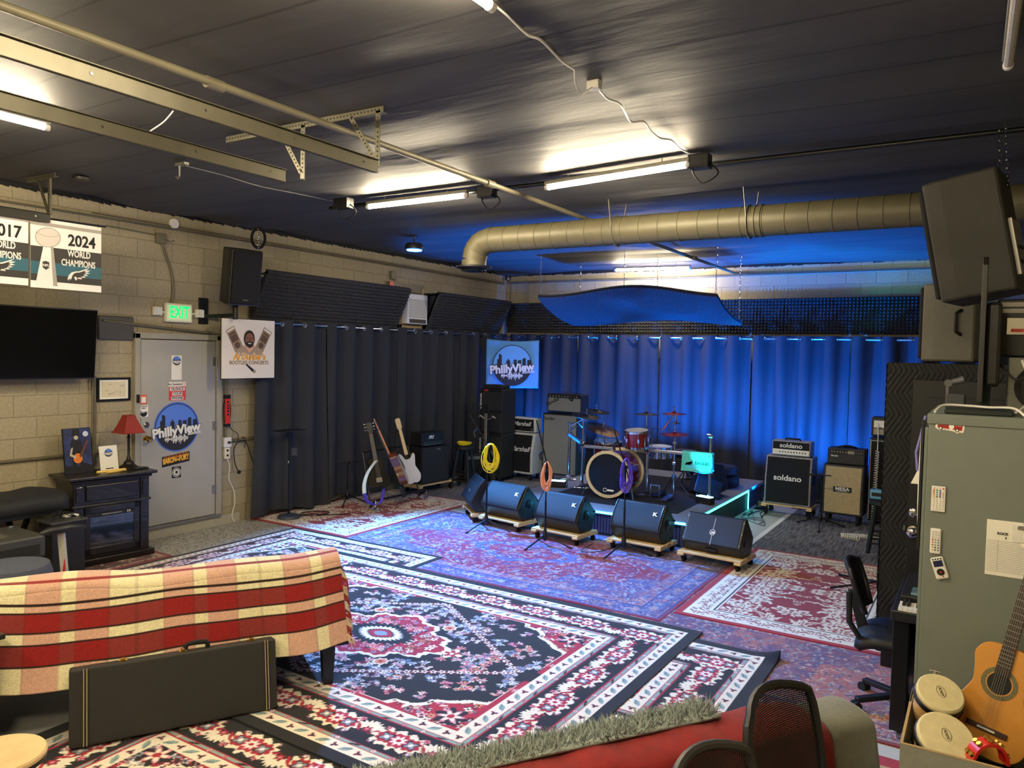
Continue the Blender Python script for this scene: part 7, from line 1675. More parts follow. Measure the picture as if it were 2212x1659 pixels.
def drape(name, lab, x0, x1, ny_, top, near, far, m_, wr, nu=120, nv=60, sol=.012, yo=0.0, parent=None):
    t = T(name, lab, 'blanket', (S0.x, S0.y, 0), sang)
    def Q(u, v):
        x = x0+(x1-x0)*u; tot = near+.24+far; s_ = v*tot
        f = wr*(math.sin(x*17+2*math.sin(s_*3+x))+.6*math.sin(x*31+s_*6+1))
        if s_ < near: y = -.085-.10*(1-s_/near)**1.0+f; z = top-near+s_
        elif s_ < near+.24: q = (s_-near)/.24*PI; y = .03-.115*math.cos(q)+f*(1-q/PI)*.6; z = top+.045*math.sin(q)+f*.3
        else: y = .145; z = top-(s_-near-.24)
        y += yo; 
        if u > .97: z -= .02*(u-.97)/.03
        return (x, y, z)
    MB().grid(Q, nu, nv).build('cloth', m_, t, smooth=True, ang=180, solid=sol); return t
velv = mat('red_plush', '86110f', .9, bump=.35, bscale=220, noise=.22, nscale=14); velv.node_tree.nodes['Principled BSDF'].inputs['Sheen Weight'].default_value = .12
grt = mat('grey_green_plush', '6f705f', .95, bump=.5, bscale=90, noise=.16, nscale=8); grt.node_tree.nodes['Principled BSDF'].inputs['Sheen Weight'].default_value = .4
shg = mat('shag_green_grey', '9aa39c', .95, noise=.3, nscale=60)
drape('red_blanket', 'red plush blanket spread along the back of the near sofa', -1.95, -.17, .4, .735, .60, .02, velv, .012)
drape('grey_throw', 'grey green plush throw over the right end of the near sofa', -.17, .07, .4, .70, .62, .18, grt, .006, nu=40, sol=.02)
# shag throw: a base cloth with tufts, hanging over the far side
t = T('shag_throw', 'shaggy grey green throw along the far edge of the red blanket', 'blanket', (S0.x, S0.y, 0), sang)
def Sb(u, v): 
    x = -1.95+1.38*u; q = v*1.9; return (x, .05+.13*math.sin(min(q, PI/2))+.0, .765+.03*math.cos(q)-.10*max(0, q-1.2)) 
MB().grid(Sb, 60, 8).build('backing', shg, t, smooth=True, ang=180, solid=.01)
m = MB(); rs = random.Random(21)
for k in range(6500):
    u, v = rs.random(), rs.random(); p = Vector(Sb(u, v)); h = rs.uniform(.02, .060)*(1.3 if u > .93 else 1)
    d = Vector((rs.uniform(-.8, .8), rs.uniform(-.5, 1.0), rs.uniform(.25, .9))).normalized(); q = p+d*h; w_ = Vector((rs.uniform(-1, 1), rs.uniform(-1, 1), 0)).normalized()*.0028
    m.add([tuple(p-w_), tuple(p+w_), tuple(p.lerp(q, .6)+w_*.9-Z3*.004), tuple(q), tuple(p.lerp(q, .6)-w_*.9-Z3*.004)], [(0, 1, 2, 3, 4)])
m.build('pile', shg, t)['kind'] = 'stuff'
# mesh office chairs in the foreground
def meshmat():
    m = bpy.data.materials.new('chair_mesh'); m.use_nodes = True; nt = m.node_tree; b = nt.nodes['Principled BSDF']; b.inputs['Base Color'].default_value = (.012, .012, .013, 1); b.inputs['Roughness'].default_value = .6
    tc = nt.nodes.new('ShaderNodeTexCoord'); sp = nt.nodes.new('ShaderNodeSeparateXYZ'); nt.links.new(tc.outputs['Object'], sp.inputs[0]); prev = None
    ms = []
    for ax, f in ((0, 900), (2, 900)):
        s = nt.nodes.new('ShaderNodeMath'); s.operation = 'MULTIPLY'; s.inputs[1].default_value = f; nt.links.new(sp.outputs[ax], s.inputs[0])
        q = nt.nodes.new('ShaderNodeMath'); q.operation = 'SINE'; nt.links.new(s.outputs[0], q.inputs[0]); g = nt.nodes.new('ShaderNodeMath'); g.operation = 'GREATER_THAN'; g.inputs[1].default_value = .35; nt.links.new(q.outputs[0], g.inputs[0]); ms.append(g)
    mn = nt.nodes.new('ShaderNodeMath'); mn.operation = 'MULTIPLY'; nt.links.new(ms[0].outputs[0], mn.inputs[0]); nt.links.new(ms[1].outputs[0], mn.inputs[1])
    iv = nt.nodes.new('ShaderNodeMath'); iv.operation = 'SUBTRACT'; iv.inputs[0].default_value = 1; nt.links.new(mn.outputs[0], iv.inputs[1]); nt.links.new(iv.outputs[0], b.inputs['Alpha'])
    return m
mm_ = meshmat()
def officechair(lab, p, rz, back_w, zt, zb, seat_z=.46, arms=True, meshback=True, bow=.06, base=True, taper=.8, edge=None):
    """local: chair faces +y, backrest at y<0"""
    t = T('office_chair', lab, 'chair', p, rz); fmm = edge or blackpl
    def B(u, v):
        w_ = back_w*(taper+(1-taper)*min(1, v*2.2))*(1-.22*max(0, (v-.72)/.28)**2); x = (u-.5)*w_; return Vector((x, -.24-.10*v+bow*4*(.5-u)**2, zb+(zt-zb)*v-.03*(2*u-1)**2*(v > .9)))
    MB().grid(lambda u, v: B(u, v), 16, 20).build('backrest_mesh', mm_ if meshback else black, t, smooth=True, ang=180)
    pts = [B(u/8, 0) for u in range(8)]+[B(1, v/10) for v in range(10)]+[B(1-u/8, 1) for u in range(8)]+[B(0, 1-v/10) for v in range(10)]
    MB().tube(pts, .016, 8, True).build('backrest_frame', fmm, t, smooth=True)
    MB().bar((0, -.30, zb+.1), (0, -.22, seat_z-.04), .06, .02, X3).bar((0, -.24, seat_z-.04), (0, .0, seat_z-.05), .06, .02).build('back_support', blackpl, t, bevel=.004)
    m = MB(); m.grid(lambda u, v: ((u-.5)*.48*(1-.15*abs(2*v-1)**3), -.24+.48*v*(1-.0), seat_z+.045-.05*(2*u-1)**4-.05*(2*v-1)**4), 14, 14); m.build('seat', black, t, smooth=True, ang=180, solid=.05)
    MB().cyl((0, 0, .10), (0, 0, seat_z-.03), .028).build('gas_lift', blackmt, t)
    if arms:
        for s_ in (-1, 1): MB().tube([(s_*.22, .05, seat_z-.02), (s_*.30, .04, seat_z+.02), (s_*.30, .0, seat_z+.20)], .016).bx(s_*.30-.04, s_*.30+.04, -.13, .13, seat_z+.20, seat_z+.225).build('armrest', blackpl, t, bevel=.006)
    for k in range(5):
        a = k*2*PI/5+.3; e = Vector((.29*math.cos(a), .29*math.sin(a), .07)); MB().bar((0, 0, .10), e, .045, .032).build('base_leg', blackpl, t, bevel=.006)
        m = MB(); d = Vector((-math.sin(a), math.cos(a), 0)); m.cyl(e+d*.026-Z3*.039, e+d*.006-Z3*.039, .030, n=16); m.cyl(e-d*.026-Z3*.039, e-d*.006-Z3*.039, .030, n=16); m.cyl(e, e-Z3*.04, .008); m.build('caster', rubber, t)
    return t
officechair('black mesh office chair in the foreground, its back in front of the red blanket', (7.42, -9.57, 0), math.radians(-104), .46, 1.02, .56, bow=.05)
officechair('lower black mesh chair back cut off by the bottom edge', (7.33, -10.02, 0), math.radians(-104), .46, .975, .48, bow=.05, edge=mat('frame_grey', '3b3936', .35))
# chair at the piano
t = officechair('small black office chair pulled up to the keyboard stand at the right', (7.33, -6.93, 0), math.radians(-90), .36, .885, .60, seat_z=.45, arms=False, meshback=False, taper=.7, bow=.03)
MB().tube([(.16, -.30, .72), (.19, -.29, .55), (.18, -.22, .44), (.12, -.12, .42)], .018, 8).build('side_tube', blackpl, t, smooth=True)
# ================================================================== keyboard stand, door, partition
t = T('keyboard_piano', 'black electric keyboard on a tall stand between the grey cabinet and the black door', 'keyboard', (7.82, -7.08, 0))
MB().bx(-.53, .50, -.36, .40, .70, .76).build('body', blackpl, t, bevel=.008); MB().bx(-.50, .47, -.18, .38, .76, .80).build('top_panel', blackpl, t, bevel=.006)
m = MB()
for k in range(42): x = -.495+.0228*k; m.bx(x, x+.0215, -.355, -.21, .76, .775)
m.build('white_key', white, t, split=True)
m = MB()
for k in range(41):
    if k % 7 in (2, 6): continue
    x = -.495+.0228*k+.0155; m.bx(x, x+.013, -.30, -.20, .775, .788)
m.build('black_key', ink, t, split=True)
for x in (-.50, .45): MB().bx(x-.02, x+.06, -.30, .28, .06, .70).build('leg_panel', blackmt, t, bevel=.004); 
for x in (-.47, .45): MB().cyl((x-.012, -.25, .03), (x+.012, -.25, .03), .03).build('caster', chrome, t); MB().cyl((x-.012, .24, .03), (x+.012, .24, .03), .03).build('caster', chrome, t)
MB().bx(-.42, .42, -.10, -.06, .10, .66).build('modesty_panel', mat('speckled_panel', '3a3b36', .6, noise=.6, nscale=60), t)
def kt(nm, lab, cat, x, y, w_, d_, h, m_): o = MB().bx(7.82+x-w_/2, 7.82+x+w_/2, -7.08+y-d_/2, -7.08+y+d_/2, .80, .80+h).build(nm, m_, bevel=.003); return tag(o, lab, cat)
kt('disc_case', 'clear disc case lying on the keyboard near the keys', 'case', -.36, -.08, .18, .14, .012, mat('case_clear', '5f7f86', .15, noise=.5, nscale=15)); kt('booklet', 'grey booklet with a round picture on the keyboard', 'book', -.33, .09, .16, .12, .01, mat('booklet_grey', '8b8f8c', .5, noise=.5, nscale=25)); kt('tissue_box', 'white boxes at the far end of the keyboard', 'box', -.33, .24, .18, .10, .05, white); kt('red_box', 'small red box at the back of the keyboard', 'box', -.15, .28, .08, .08, .16, redm)
# partition with quilted blanket and open black door
def quiltmat():
    m = bpy.data.materials.new('quilted_blanket'); m.use_nodes = True; nt = m.node_tree; b = nt.nodes['Principled BSDF']
    a = nt.nodes.new('ShaderNodeVertexColor'); a.layer_name = 'Col'; b.inputs['Roughness'].default_value = .8
    nt.links.new(a.outputs[0], b.inputs['Base Color']); return m
def quilt_grid(m, fn, W, H, nu, nv):
    """zig-zag quilting pressed into the padding"""
    vs = []; n0 = len(m.v)
    for j in range(nv+1):
        for i in range(nu+1):
            u, v = i/nu, j/nv; x, z = u*W, v*H
            zz_ = abs((z/.30) % 1.0-.5)*2; ph = (x+zz_*.09)/.032; h = abs(math.sin(PI*ph))**.5*.007
            g_ = abs((z/.15) % 1.0-.5)*2
            p, n = fn(u, v); vs.append(tuple(p+n*h))
    m.add(vs, [(j*(nu+1)+i, j*(nu+1)+i+1, (j+1)*(nu+1)+i+1, (j+1)*(nu+1)+i) for j in range(nv) for i in range(nu)])
qm = mat('quilt_black', '1e1f21', .8, bump=.3, bscale=500)
PX, PY = 7.11, -6.30
t = T('quilted_partition', 'tall partition covered with a black zigzag quilted moving blanket', 'partition', (PX, PY, 0))
MB().bx(.03, 1.4, .03, .25, 0, 2.09).build('panel', blackpl, t)
m = MB(); quilt_grid(m, lambda u, v: (Vector((u*.20, 0+.01*math.sin(v*7), .12+2.0*v)), Vector((0, -1, 0))), .20, 2.0, 60, 300); quilt_grid(m, lambda u, v: (Vector((.0, .26*(1-u), .12+2.0*v)), Vector((-1, 0, 0))), .26, 2.0, 60, 200); quilt_grid(m, lambda u, v: (Vector((.20+u*1.2, -.0, 1.90+.22*v)), Vector((0, -1, 0))), 1.2, .22, 300, 24); quilt_grid(m, lambda u, v: (Vector((u*1.4, .26*v, 2.115)), Vector((0, 0, 1))), 1.4, .26, 200, 20)
m.build('quilted_cover', qm, t, smooth=True, ang=60)
dbk = mat('door_black', '0e0f11', .5)
t = struct('door_2', MB().bx(7.275, 8.1, -6.36, -6.32, .03, 2.01), dbk, bevel=.004)
m = MB(); m.bx(7.36, 7.98, -6.366, -6.358, 1.15, 1.90); m.bx(7.36, 7.98, -6.366, -6.358, .2, .95); struct('door_panel', m, dbk, parent=t, bevel=.012)
for z, nm, pr in ((.99, 'door_handle', [(.035, 0), (.035, .008), (.015, .012), (.015, .03), (.030, .04), (.034, .06), (.022, .07), (.001, .072)]), (1.11, 'deadbolt', [(.032, 0), (.032, .014), (.022, .02), (.001, .021)])):
    p = at(1972, 1147, y=-6.36) if nm == 'door_handle' else at(1975, 1107, y=-6.36)
    struct(nm, MB().lathe(pr, p, (0, -1, 0)), chrome, parent=t, smooth=True)
struct('latch_plate', MB().box(at(1953, 1140, y=-6.355), (.008, .01, .03)), steel, parent=t)
# grey speaker on top of the partition
t = pa_speaker('pa_speaker', 'grey loudspeaker standing on top of the quilted partition', (7.47, -6.14, 2.125+.27), Matrix.Rotation(math.radians(75), 4, 'Z'), .30, .32, .52, mat('speaker_grey', '55534a', .5, bump=.2, bscale=200), logo=False)
# big hanging loudspeaker
hc = at(2085, 520, y=-7.2)
rot = Matrix.Rotation(math.radians(78), 4, 'Z') @ Matrix.Rotation(math.radians(-11), 4, 'X')
hm_ = mat('speaker_dark', '2b2a25', .55, bump=.3, bscale=300)
t = pa_speaker('pa_speaker', 'largest black loudspeaker hung on chains above the grey cabinet', (hc.x+.03, hc.y, hc.z), rot, .40, .36, .66, hm_, logo=False)
bpy.data.objects.remove([c for c in bpy.data.objects if c.parent == t and c.name.startswith('handle')][0], do_unlink=True)
MB().bx(-.10, .10, -.215, -.198, -.25, .05).build('connector_panel', steel, t)
m = MB()
for k in range(6): m.cyl((-.06+.04*(k % 3), -.215, -.18+.08*(k//3)), (-.06+.04*(k % 3), -.225, -.18+.08*(k//3)), .009)
m.build('jack', ink, t, split=True)
for (a, b_) in (((2158, 262), (2160, 392)), ((2172, 262), (2176, 400))):
    p0 = at(*a, z=3.565); p1 = at(*b_, y=-7.2+.15 if a[0] < 2160 else -7.2-.02)
    chain(p0, p1, 'silver chain holding the hanging loudspeaker, ' + ('left' if a[0] < 2160 else 'right') + ' strand'); bpy.data.objects[[o.name for o in bpy.data.objects if o.name.startswith('hanging_chain')][-1]]['group'] = 'chains of the hanging loudspeaker'
for o in bpy.data.objects:
    if o.name.startswith('hanging_chain') and 'strand' in o['label']: o['group'] = 'chains of the hanging loudspeaker'
# ================================================================== grey cabinet and what is on it
cabm = mat('sage_steel', '767e76', .45, noise=.04, nscale=20, bump=.05, bscale=300)
cx0, cx1, cy0, cy1, ch = 7.48, 8.02, -8.30, -7.46, 1.905
t = T('storage_cabinet', 'tall sage grey steel cabinet at the right edge', 'cabinet', ((cx0+cx1)/2, (cy0+cy1)/2, 0)); hx, hy = (cx1-cx0)/2, (cy1-cy0)/2
MB().bx(-hx, hx, -hy, hy, .04, ch-.045).build('body', cabm, t, bevel=.004); MB().bx(-hx-.006, hx+.006, -hy-.006, hy+.006, ch-.045, ch).build('top', cabm, t, bevel=.004); MB().bx(-hx+.02, hx-.02, -hy+.02, hy-.02, 0, .04).build('plinth', blackmt, t)
for k in (0, 1): MB().bx(-hx-.014, -hx, -hy+.01+k*hy, -hy+k*hy+hy-.01, .06, ch-.06).build('door', cabm, t, bevel=.003)
MB().bx(-hx-.03, -hx-.014, -.03, -.012, .9, 1.05).build('door_pull', chrome, t)
YC = cy0-.0005
def cp(px, py): return at(px, py, y=cy0)
def plate(name, lab, cat, px, py, w_, h_, th, m_, rot_=0.0, bev=.002):
    p = cp(px, py); t = T(name, lab, cat, (p.x, cy0-.0005, p.z), rot=Matrix.Rotation(rot_, 4, 'Y')); MB().bx(-w_/2, w_/2, -th, 0, -h_/2, h_/2).build('body', m_, t, bevel=bev); return t
t = plate('remote_control', 'flat white remote with many coloured buttons, uppermost on the grey cabinet', 'remote', 2027, 1077, .054, .112, .008, white)
cols = ['d83a3a', '3aa04a', '3a54c8', 'e8e2d0', 'c8503a', '50a070', '4a5ac0', 'd89aa0', 'd88a3a', '4a8aa0', '5a3a90', 'd8a0b0', 'e0c040', '3a6070', '7a2a60', '90b0b0']
for j in range(11):
    for i in range(4):
        c = cols[(j-1)*4+i] if 1 <= j <= 4 else ('d83a3a' if (j == 0 and i == 3) else 'd9d4c6')
        MB().lathe([(.0036, 0), (.0036, .0015), (.001, .002)], (-.018+.012*i, -.008, .046-.0092*j), (0, -1, 0), 8).build('button', mat('button_'+c, c, .4, noise=0), t)
MB().bx(-.0275, .0275, -.004, -.001, -.057, .057).build('holder', blackpl, t)
t = plate('remote_control', 'white rounded stick remote in the middle of the grey cabinet side', 'remote', 2021, 1168, .042, .112, .012, white, bev=.012)
for j in range(8):
    for i in range(3):
        c = 'c9c5b8' if j < 3 else ('d83a3a', '3a9a5a', '3a4a90')[i] if j < 6 else ('d8b03a', '2a2a2a', '2a3a70')[i]
        MB().lathe([(.0032, 0), (.0032, .0015), (.001, .002)], (-.011+.011*i, -.012, .040-.0112*j), (0, -1, 0), 8).build('button', mat('button_'+c, c, .4, noise=0), t)
t = plate('remote_control', 'white oval remote with a dark blue screen, tilted, lowest on the grey cabinet', 'remote', 2030, 1226, .052, .096, .016, white, -.32, bev=.02)
MB().bx(-.018, .018, -.0175, -.015, .008, .034).build('screen', mat('screen_blue', '1a2348', .3, noise=0), t); MB().lathe([(.015, 0), (.015, .002), (.006, .0022)], (0, -.016, -.016), (0, -1, 0), 20).build('button_ring', ink, t)
m = MB()
for k in range(4): m.lathe([(.0035, 0), (.0035, .001)], (-.015+.010*k, -.016, .041), (0, -1, 0), 8)
m.build('button', ink, t, split=True); m = MB(); m.lathe([(.004, 0), (.004, .002)], (0, -.018, -.016), (0, -1, 0), 10); m.lathe([(.003, 0), (.003, .001)], (.004, -.016, -.036), (0, -1, 0), 8); m.build('button', redm, t, split=True)
t = plate('clipboard_sheet', 'white ruled sign-up sheet held by a clip on the grey cabinet', 'paper', 2185, 1187, .205, .235, .002, paper)
p = t.matrix_basis.translation; t.matrix_basis.translation = (cp(2133, 1110).x+.1025, p.y, (cp(2133, 1110).z+cp(2126, 1250).z)/2)
text('ROCK', 'lettering', ink, t, (-.045, -.003, .062), X3, Z3, .014, .03); text('S', 'lettering', ink, t, (-.033, -.003, .045), X3, Z3, .012, .03)
m = MB()
for k in range(19): m.bx(-.10, .10, -.0028, -.002, .03-.0072*k, .0306-.0072*k)
m.build('ruled_line', ink, t, split=True); MB().bx(-.060, -.0594, -.0028, -.002, -.10, .038).build('column_line', ink, t)
MB().bx(-.012, .08, -.0045, -.003, .035, .108).build('small_note', mat('note_white', 'e9e6da', .8), t)
MB().cyl((.035, -.004, .115), (.035, -.02, .115), .010).bx(.005, .065, -.012, -.003, .090, .105).build('clip', chrome, t, bevel=.002)
t = plate('van_sticker', 'small red van sticker near the top of the grey cabinet', 'sticker', 2052, 921, .105, .050, .001, paper, bev=.0)
bpy.data.objects.remove([c for c in bpy.data.objects if c.parent == t][0], do_unlink=True)
t.matrix_basis = t.matrix_basis @ Matrix.Rotation(.10, 4, 'Y')
V_ = [(-.047, -.008), (-.044, .004), (-.027, .008), (-.014, .019), (.040, .019), (.047, .012), (.047, -.012), (-.044, -.012)]
B_ = [(-.054, -.012), (-.050, .010), (-.030, .014), (-.017, .025), (.044, .025), (.053, .016), (.053, -.018), (.040, -.020), (.030, -.026), (.018, -.020), (-.022, -.018), (-.034, -.024), (-.046, -.018)]
MB().prism([(v.x, v.y) for v in spline(B_, 4, True)], (0, 0, 0), X3, Z3, 0, .001).build('backing', paper, t); MB().prism(V_, (0, -.001, 0), X3, Z3, 0, .0008).build('van_body', mat('van_red', 'a3201f', .5, noise=0), t)
for x in (-.034, .029): MB().prism(circ(x, -.013, .0075, 16), (0, -.0018, 0), X3, Z3, 0, .0008).build('wheel', ink, t); MB().prism(circ(x, -.013, .0045, 14), (0, -.0026, 0), X3, Z3, 0, .0005).build('hub', whitet, t)
m = MB(); m.prism([(-.026, .008), (-.015, .017), (-.007, .017), (-.008, .007)], (0, -.0018, 0), X3, Z3, 0, .0006); m.prism(circ(.006, .0, .010, 14, .013), (0, -.0018, 0), X3, Z3, 0, .0006); m.build('van_detail', whitet, t, split=True)
MB().tube([(.018+.0017*k, -.0022, .008+.0030*math.sin(k*2.3)) for k in range(15)], .0008, 4).build('script_lettering', whitet, t)
# things hanging on the cabinet's left side
o = MB().tube([(7.455, -8.10, 1.88), (7.445, -8.17, 1.80), (7.43, -8.20, 1.72), (7.44, -8.22, 1.64)], .006).build('lanyard', mat('lanyard_purple', '7a74b8', .7, noise=.5, nscale=200)); tag(o, 'purple braided lanyard hanging at the left edge of the grey cabinet', 'lanyard')
o = MB().prism([(0, 0), (.03, .075), (.05, .0)], (7.415, -8.22, 1.58), X3, Z3, -.002, .002).build('paper_tag', paper); tag(o, 'white triangular paper tag at the left edge of the grey cabinet', 'tag')
wire('white_cable', [(7.455, -8.23, 1.87), (7.45, -8.25, 1.7), (7.45, -8.25, 1.5), (7.455, -8.23, 1.32)], .004, white, 'thin white cord hanging down the left edge of the grey cabinet')
o = MB().bx(7.452, 7.462, -8.29, -8.20, 1.30, 1.87).build('hanging_board', blackpl); tag(o, 'thin black board hung edge on at the left side of the grey cabinet', 'board')
# on top
T0 = ch
o = MB().bx(7.535, 7.79, -8.24, -8.02, T0, T0+.022).build('flat_case', mat('dark_green_case', '1a231e', .4), bevel=.005); tag(o, 'flat dark case with white cables on the grey cabinet top', 'case')
wire('white_cable', [(7.50, -8.28, T0+.008), (7.53, -8.2, T0+.035), (7.62, -8.18, T0+.036), (7.70, -8.19, T0+.034), (7.79, -8.2, T0+.035), (7.83, -8.26, T0+.008)], .0055, white, 'white cable looped over the flat case on the cabinet')
wire('white_cable', [(7.84, -8.1, T0+.01), (7.86, -8.05, T0+.12), (7.82, -7.98, T0+.24), (7.86, -7.95, T0+.18), (7.85, -8.0, T0+.06), (7.80, -8.1, T0+.01)], .006, white, 'white cable loop rising beside the small grey speaker')
wire('black_cable', [(7.70, -7.8, 2.16), (7.74, -8.0, 2.12), (7.80, -8.06, 2.06), (7.86, -8.05, 2.10), (7.95, -8.0, 2.14)], .005, rubber, 'black cable sagging in front of the small grey speaker')
t = T('mic_clip_base', 'grey microphone clip on a small black block at the cabinet corner', 'microphone clip', (7.565, -7.80, T0))
MB().bx(-.045, .04, -.03, .03, 0, .075).build('block', mat('block_grey', '3c3d3f', .5), t, bevel=.008); m = MB(); m.cyl((-.035, 0, .05), (-.035, 0, .12), .010); m.cyl((-.035, -.02, .125), (-.035, .02, .125), .018); m.cyl((-.03, 0, .125), (.03, .0, .145), .014, .018); m.build('clip', mat('clip_grey', '57595c', .4), t, smooth=True)
t = T('monitor_screen', 'tall dark monitor seen edge on, standing on the grey cabinet', 'monitor', (7.665, -7.78, T0))
MB().prism([(-.55, .05), (-.55, .66), (-.50, .70), (.0, .64), (.0, .05)], (-.012, .20, 0), -Y3 if False else Y3, Z3, 0, .022).build('panel', mat('monitor_dark', '22211e', .45), t, bevel=.003)
MB().bx(.01, .07, -.28, .1, .12, .50).build('rear_housing', mat('monitor_dark', '22211e', .45), t, bevel=.015); MB().bx(-.05, .12, -.25, .05, 0, .012).build('foot', blackpl, t, bevel=.004); MB().bx(-.0, .04, -.14, -.06, .01, .2).build('neck', blackpl, t)
t = T('mini_speaker', 'small grey box speaker with a round black woofer on the cabinet', 'speaker', (7.90, -7.80, T0))
MB().bx(-.13, .12, -.10, .12, 0, .255).build('cabinet', mat('speaker_beige', '8b8c80', .5), t, bevel=.006); MB().lathe([(.105, 0), (.105, .006), (.09, .004), (.05, -.01), (.03, .002), (.001, .004)], (.0, -.101, .12), (0, -1, 0), 28).build('woofer', blackpl, t, smooth=True)
t = T('rack_case', 'black flight case with aluminium edges and a red latch at the right edge', 'case', (7.98, -7.63, 2.165))
MB().bx(-.26, .24, -.16, .16, .0, .27).build('body', blackpl, t, bevel=.006); 
for z in (.215, .245): MB().bx(-.262, .242, -.163, -.158, z-.010, z+.010).build('edge_rail', steel, t)
MB().bx(-.225, -.135, -.168, -.160, .10, .185).build('latch_plate', chrome, t, bevel=.008); MB().bx(-.205, -.155, -.176, -.168, .115, .13).build('latch_grip', redp, t); m = MB()
for k in range(8): m.cyl((-.215+.01*k, -.170, .178), (-.215+.01*k, -.174, .178), .003, n=6)
m.build('rivet', chrome, t, split=True)
o = MB().bx(7.78, 8.0, -7.66, -7.47, T0+.0, 2.163).build('black_box', blackpl, bevel=.006); tag(o, 'plain black box under the flight case on the grey cabinet', 'box')
o = MB().bx(7.66, 7.70, -8.02, -7.98, T0, T0+.012).build('charger', mat('charger_glow', '1fbf7a', .4, emit=1.0, ecol=(0, .8, .4), noise=0), bevel=.003); tag(o, 'tiny charger with a green light on the grey cabinet top', 'charger')
# ================================================================== box of percussion in front of the cabinet
bxm = mat('box_greyboard', '8f8f83', .8); bxe = mat('cardboard', 'b59a6a', .85)
bx0, bx1, by0, by1, bz = 7.467, 7.98, -8.93, -8.36, .70
t = T('cardboard_box', 'open grey box holding bongos and a guitar at the lower right', 'box', ((bx0+bx1)/2, (by0+by1)/2, 0)); hx, hy = (bx1-bx0)/2, (by1-by0)/2
for nm, a in (('front_side', (-hx, hx, -hy, -hy+.008)), ('back_side', (-hx, hx, hy-.008, hy)), ('left_side', (-hx, -hx+.008, -hy+.008, hy-.008)), ('right_side', (hx-.008, hx, -hy+.008, hy-.008))):
    MB().bx(a[0], a[1], a[2], a[3], .008, bz).build(nm, bxm, t); MB().bx(a[0]-.001, a[1]+.001, a[2]-.001, a[3]+.001, bz, bz+.004).build('board_edge', bxe, t)
MB().bx(-hx, hx, -hy, hy, 0, .008).build('base', bxe, t)
MB().bx(-.10, .02, -hy-.0012, -hy, .55, .60).build('hand_hole', ink, t)
MB().bx(-hx+.01, hx-.01, -hy+.01, hy-.01, .01, .47).build('packing', mat('packing_dark', '1c1712', .9), t)
# bongos: two drums joined by a block
bw = mat('bongo_wood', 'd9b070', .35, coat=.4, noise=.12, nscale=10); hide = mat('bongo_hide', 'dccf9f', .7, noise=.08)
t = T('bongo_drums', 'pair of pale wooden bongo drums with black rims in the open box', 'bongos', (7.575, -8.72, .60))
ax = Vector((.22, -.50, .84)).normalized()
for c, r_ in (((.005, .11, .20), .088), ((.035, -.085, .115), .100)):
    c = Vector(c); f = c-ax*.16
    MB().lathe([(r_*.72, 0), (r_*.86, .05), (r_*.95, .13), (r_*.93, .16)], f, ax, 28).build('shell', bw, t, smooth=True)
    MB().lathe([(r_*1.0, .120), (r_*1.05, .125), (r_*1.05, .145), (r_*1.0, .15)], f, ax, 28).build('rim', blackmt, t, smooth=True)
    MB().lathe([(r_*1.0, .150), (r_*1.0, .162), (r_*.93, .170), (r_*.5, .172), (.001, .172)], f, ax, 28).build('drum_head', hide, t, smooth=True)
    rr = ax.cross(Z3).normalized(); uu = rr.cross(ax); o_ = f+ax*.1735
    MB().tube([o_+rr*.016*math.cos(q)+uu*.026*math.sin(q) for q in [2*PI*i/20 for i in range(20)]], .0007, 4, True).build('logo_ring', ink, t)
    text('TOCA', 'logo', ink, t, o_, uu, -rr, .014, .02, 0, .0004)
    m = MB(); a_ = ax.orthogonal().normalized(); b_ = ax.cross(a_)
    for k in range(4):
        q = .5+k*PI/2; d = a_*math.cos(q)+b_*math.sin(q); m.cyl(f+d*r_*1.06+ax*.13, f+d*r_*.95+ax*.02, .003, n=6)
    m.build('tension_rod', blackmt, t, split=True)
MB().box((.0, .015, .06), (.06, .07, .06)).build('centre_block', bw, t, bevel=.006)
m = MB(); m.cyl((-.02, .20, .20), (-.02, .20, .26), .006); m.cyl((-.04, .20, .255), (.0, .20, .255), .005); m.build('wing_screw', chrome, t)
P0, P1 = at(2176, 1637, y=-8.58), at(2216, 1060, y=-8.30+-.03)
P1 = at(2262, 1123, y=-8.345); P0 = at(2114, 1630, y=-8.53)
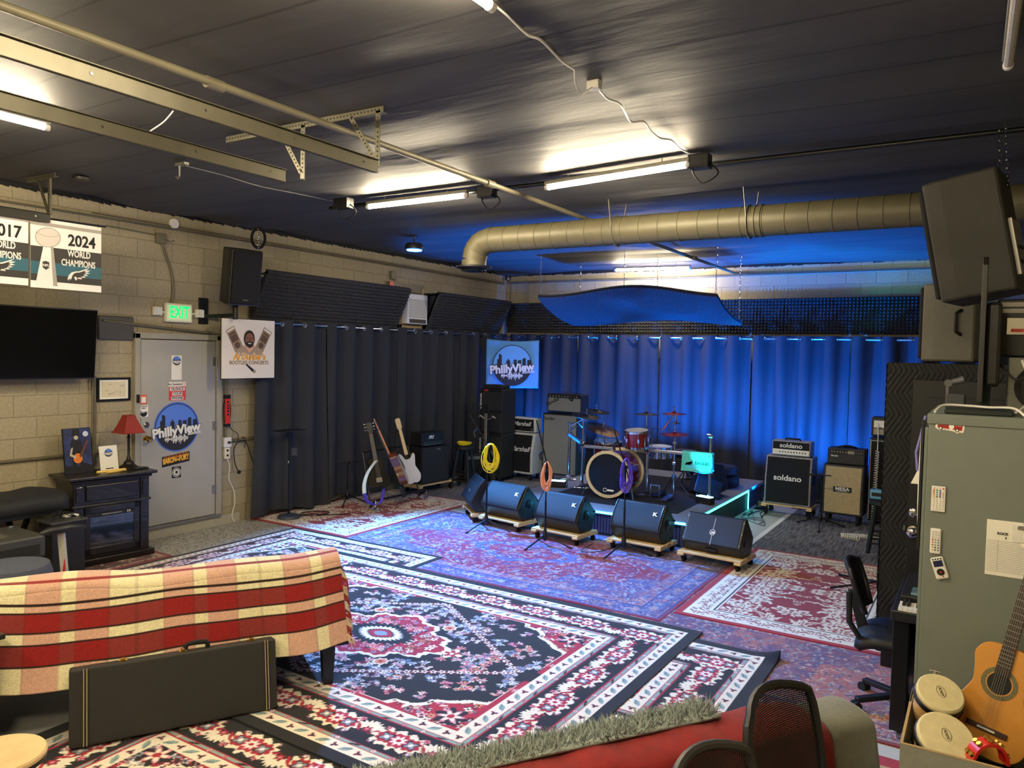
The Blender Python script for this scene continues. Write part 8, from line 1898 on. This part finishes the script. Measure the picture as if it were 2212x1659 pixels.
nat = mat('spruce_top', 'cf8f3a', .3, coat=.5, noise=.08, nscale=6)
t = guitar('acoustic_guitar', 'golden classical guitar leaning on the grey cabinet at the lower right', P0, P1, (-.20, -1, .25), ACB, .07, nat, mat('neck_dark_wood', '3a2016', .4), mat('neck_dark_wood', '3a2016', .4), .455, .30, hole=.66, rosm=mat('rosette_green', '6a6440', .5, noise=.5, nscale=300), scale=.86)
t = T('tambourine', 'red half moon tambourine with brass jingles on the open box', 'tambourine', (7.745, -8.84, .675))
ry = Matrix.Rotation(.5, 4, 'Z')
tm = MB(); pts = [(a, .105*math.cos(a), .105*math.sin(a)) for a in [PI*.02+PI*.96*i/24 for i in range(25)]]
def tp(rr_, a, w_): return (rr_*math.cos(a)*.82, w_, rr_*math.sin(a))
vs = []; fs = []
for i in range(25):
    a = PI*.0+PI*i/24
    for rr_, w_ in ((.080, -.028), (.080, .028), (.068, .028), (.068, -.028)): vs.append(tuple(ry @ Vector(tp(rr_, a, w_))))
for i in range(24):
    for k in range(4): fs.append((i*4+k, i*4+(k+1) % 4, (i+1)*4+(k+1) % 4, (i+1)*4+k))
fs += [(0, 3, 2, 1), (96, 97, 98, 99)]
tm.add(vs, fs); tm.build('frame', mat('tambourine_red', 'd4281c', .3, coat=.5, noise=.02), t, smooth=True, ang=40)
m = MB()
for k in range(5):
    a = .35+k*.60
    for w_ in (-.012, .012): c = ry @ Vector(tp(.084, a, w_)); d = (ry @ Vector((math.cos(a), 0, math.sin(a)))); m.cyl(c-d*.001, c+d*.006, .011, .009, 12)
m.build('jingle', gold, t, split=True)
t = T('microphone_stand', 'black tripod feet of a stand on the right floral rug behind the small office chair', 'microphone stand', (6.93, -4.55, 0))
for k, (px, py) in enumerate(((1793, 1272), (1812, 1243))):
    q = at(px, py, z=.02); MB().tube([(q.x-6.93, q.y+4.55, .03), (0, 0, .14)], .010).build('leg', blackmt, t)
MB().tube([(.2, -.25, .03), (0, 0, .14)], .010).build('leg', blackmt, t); MB().cyl((0, 0, .08), (0, 0, .62), .010).build('pole', blackmt, t)
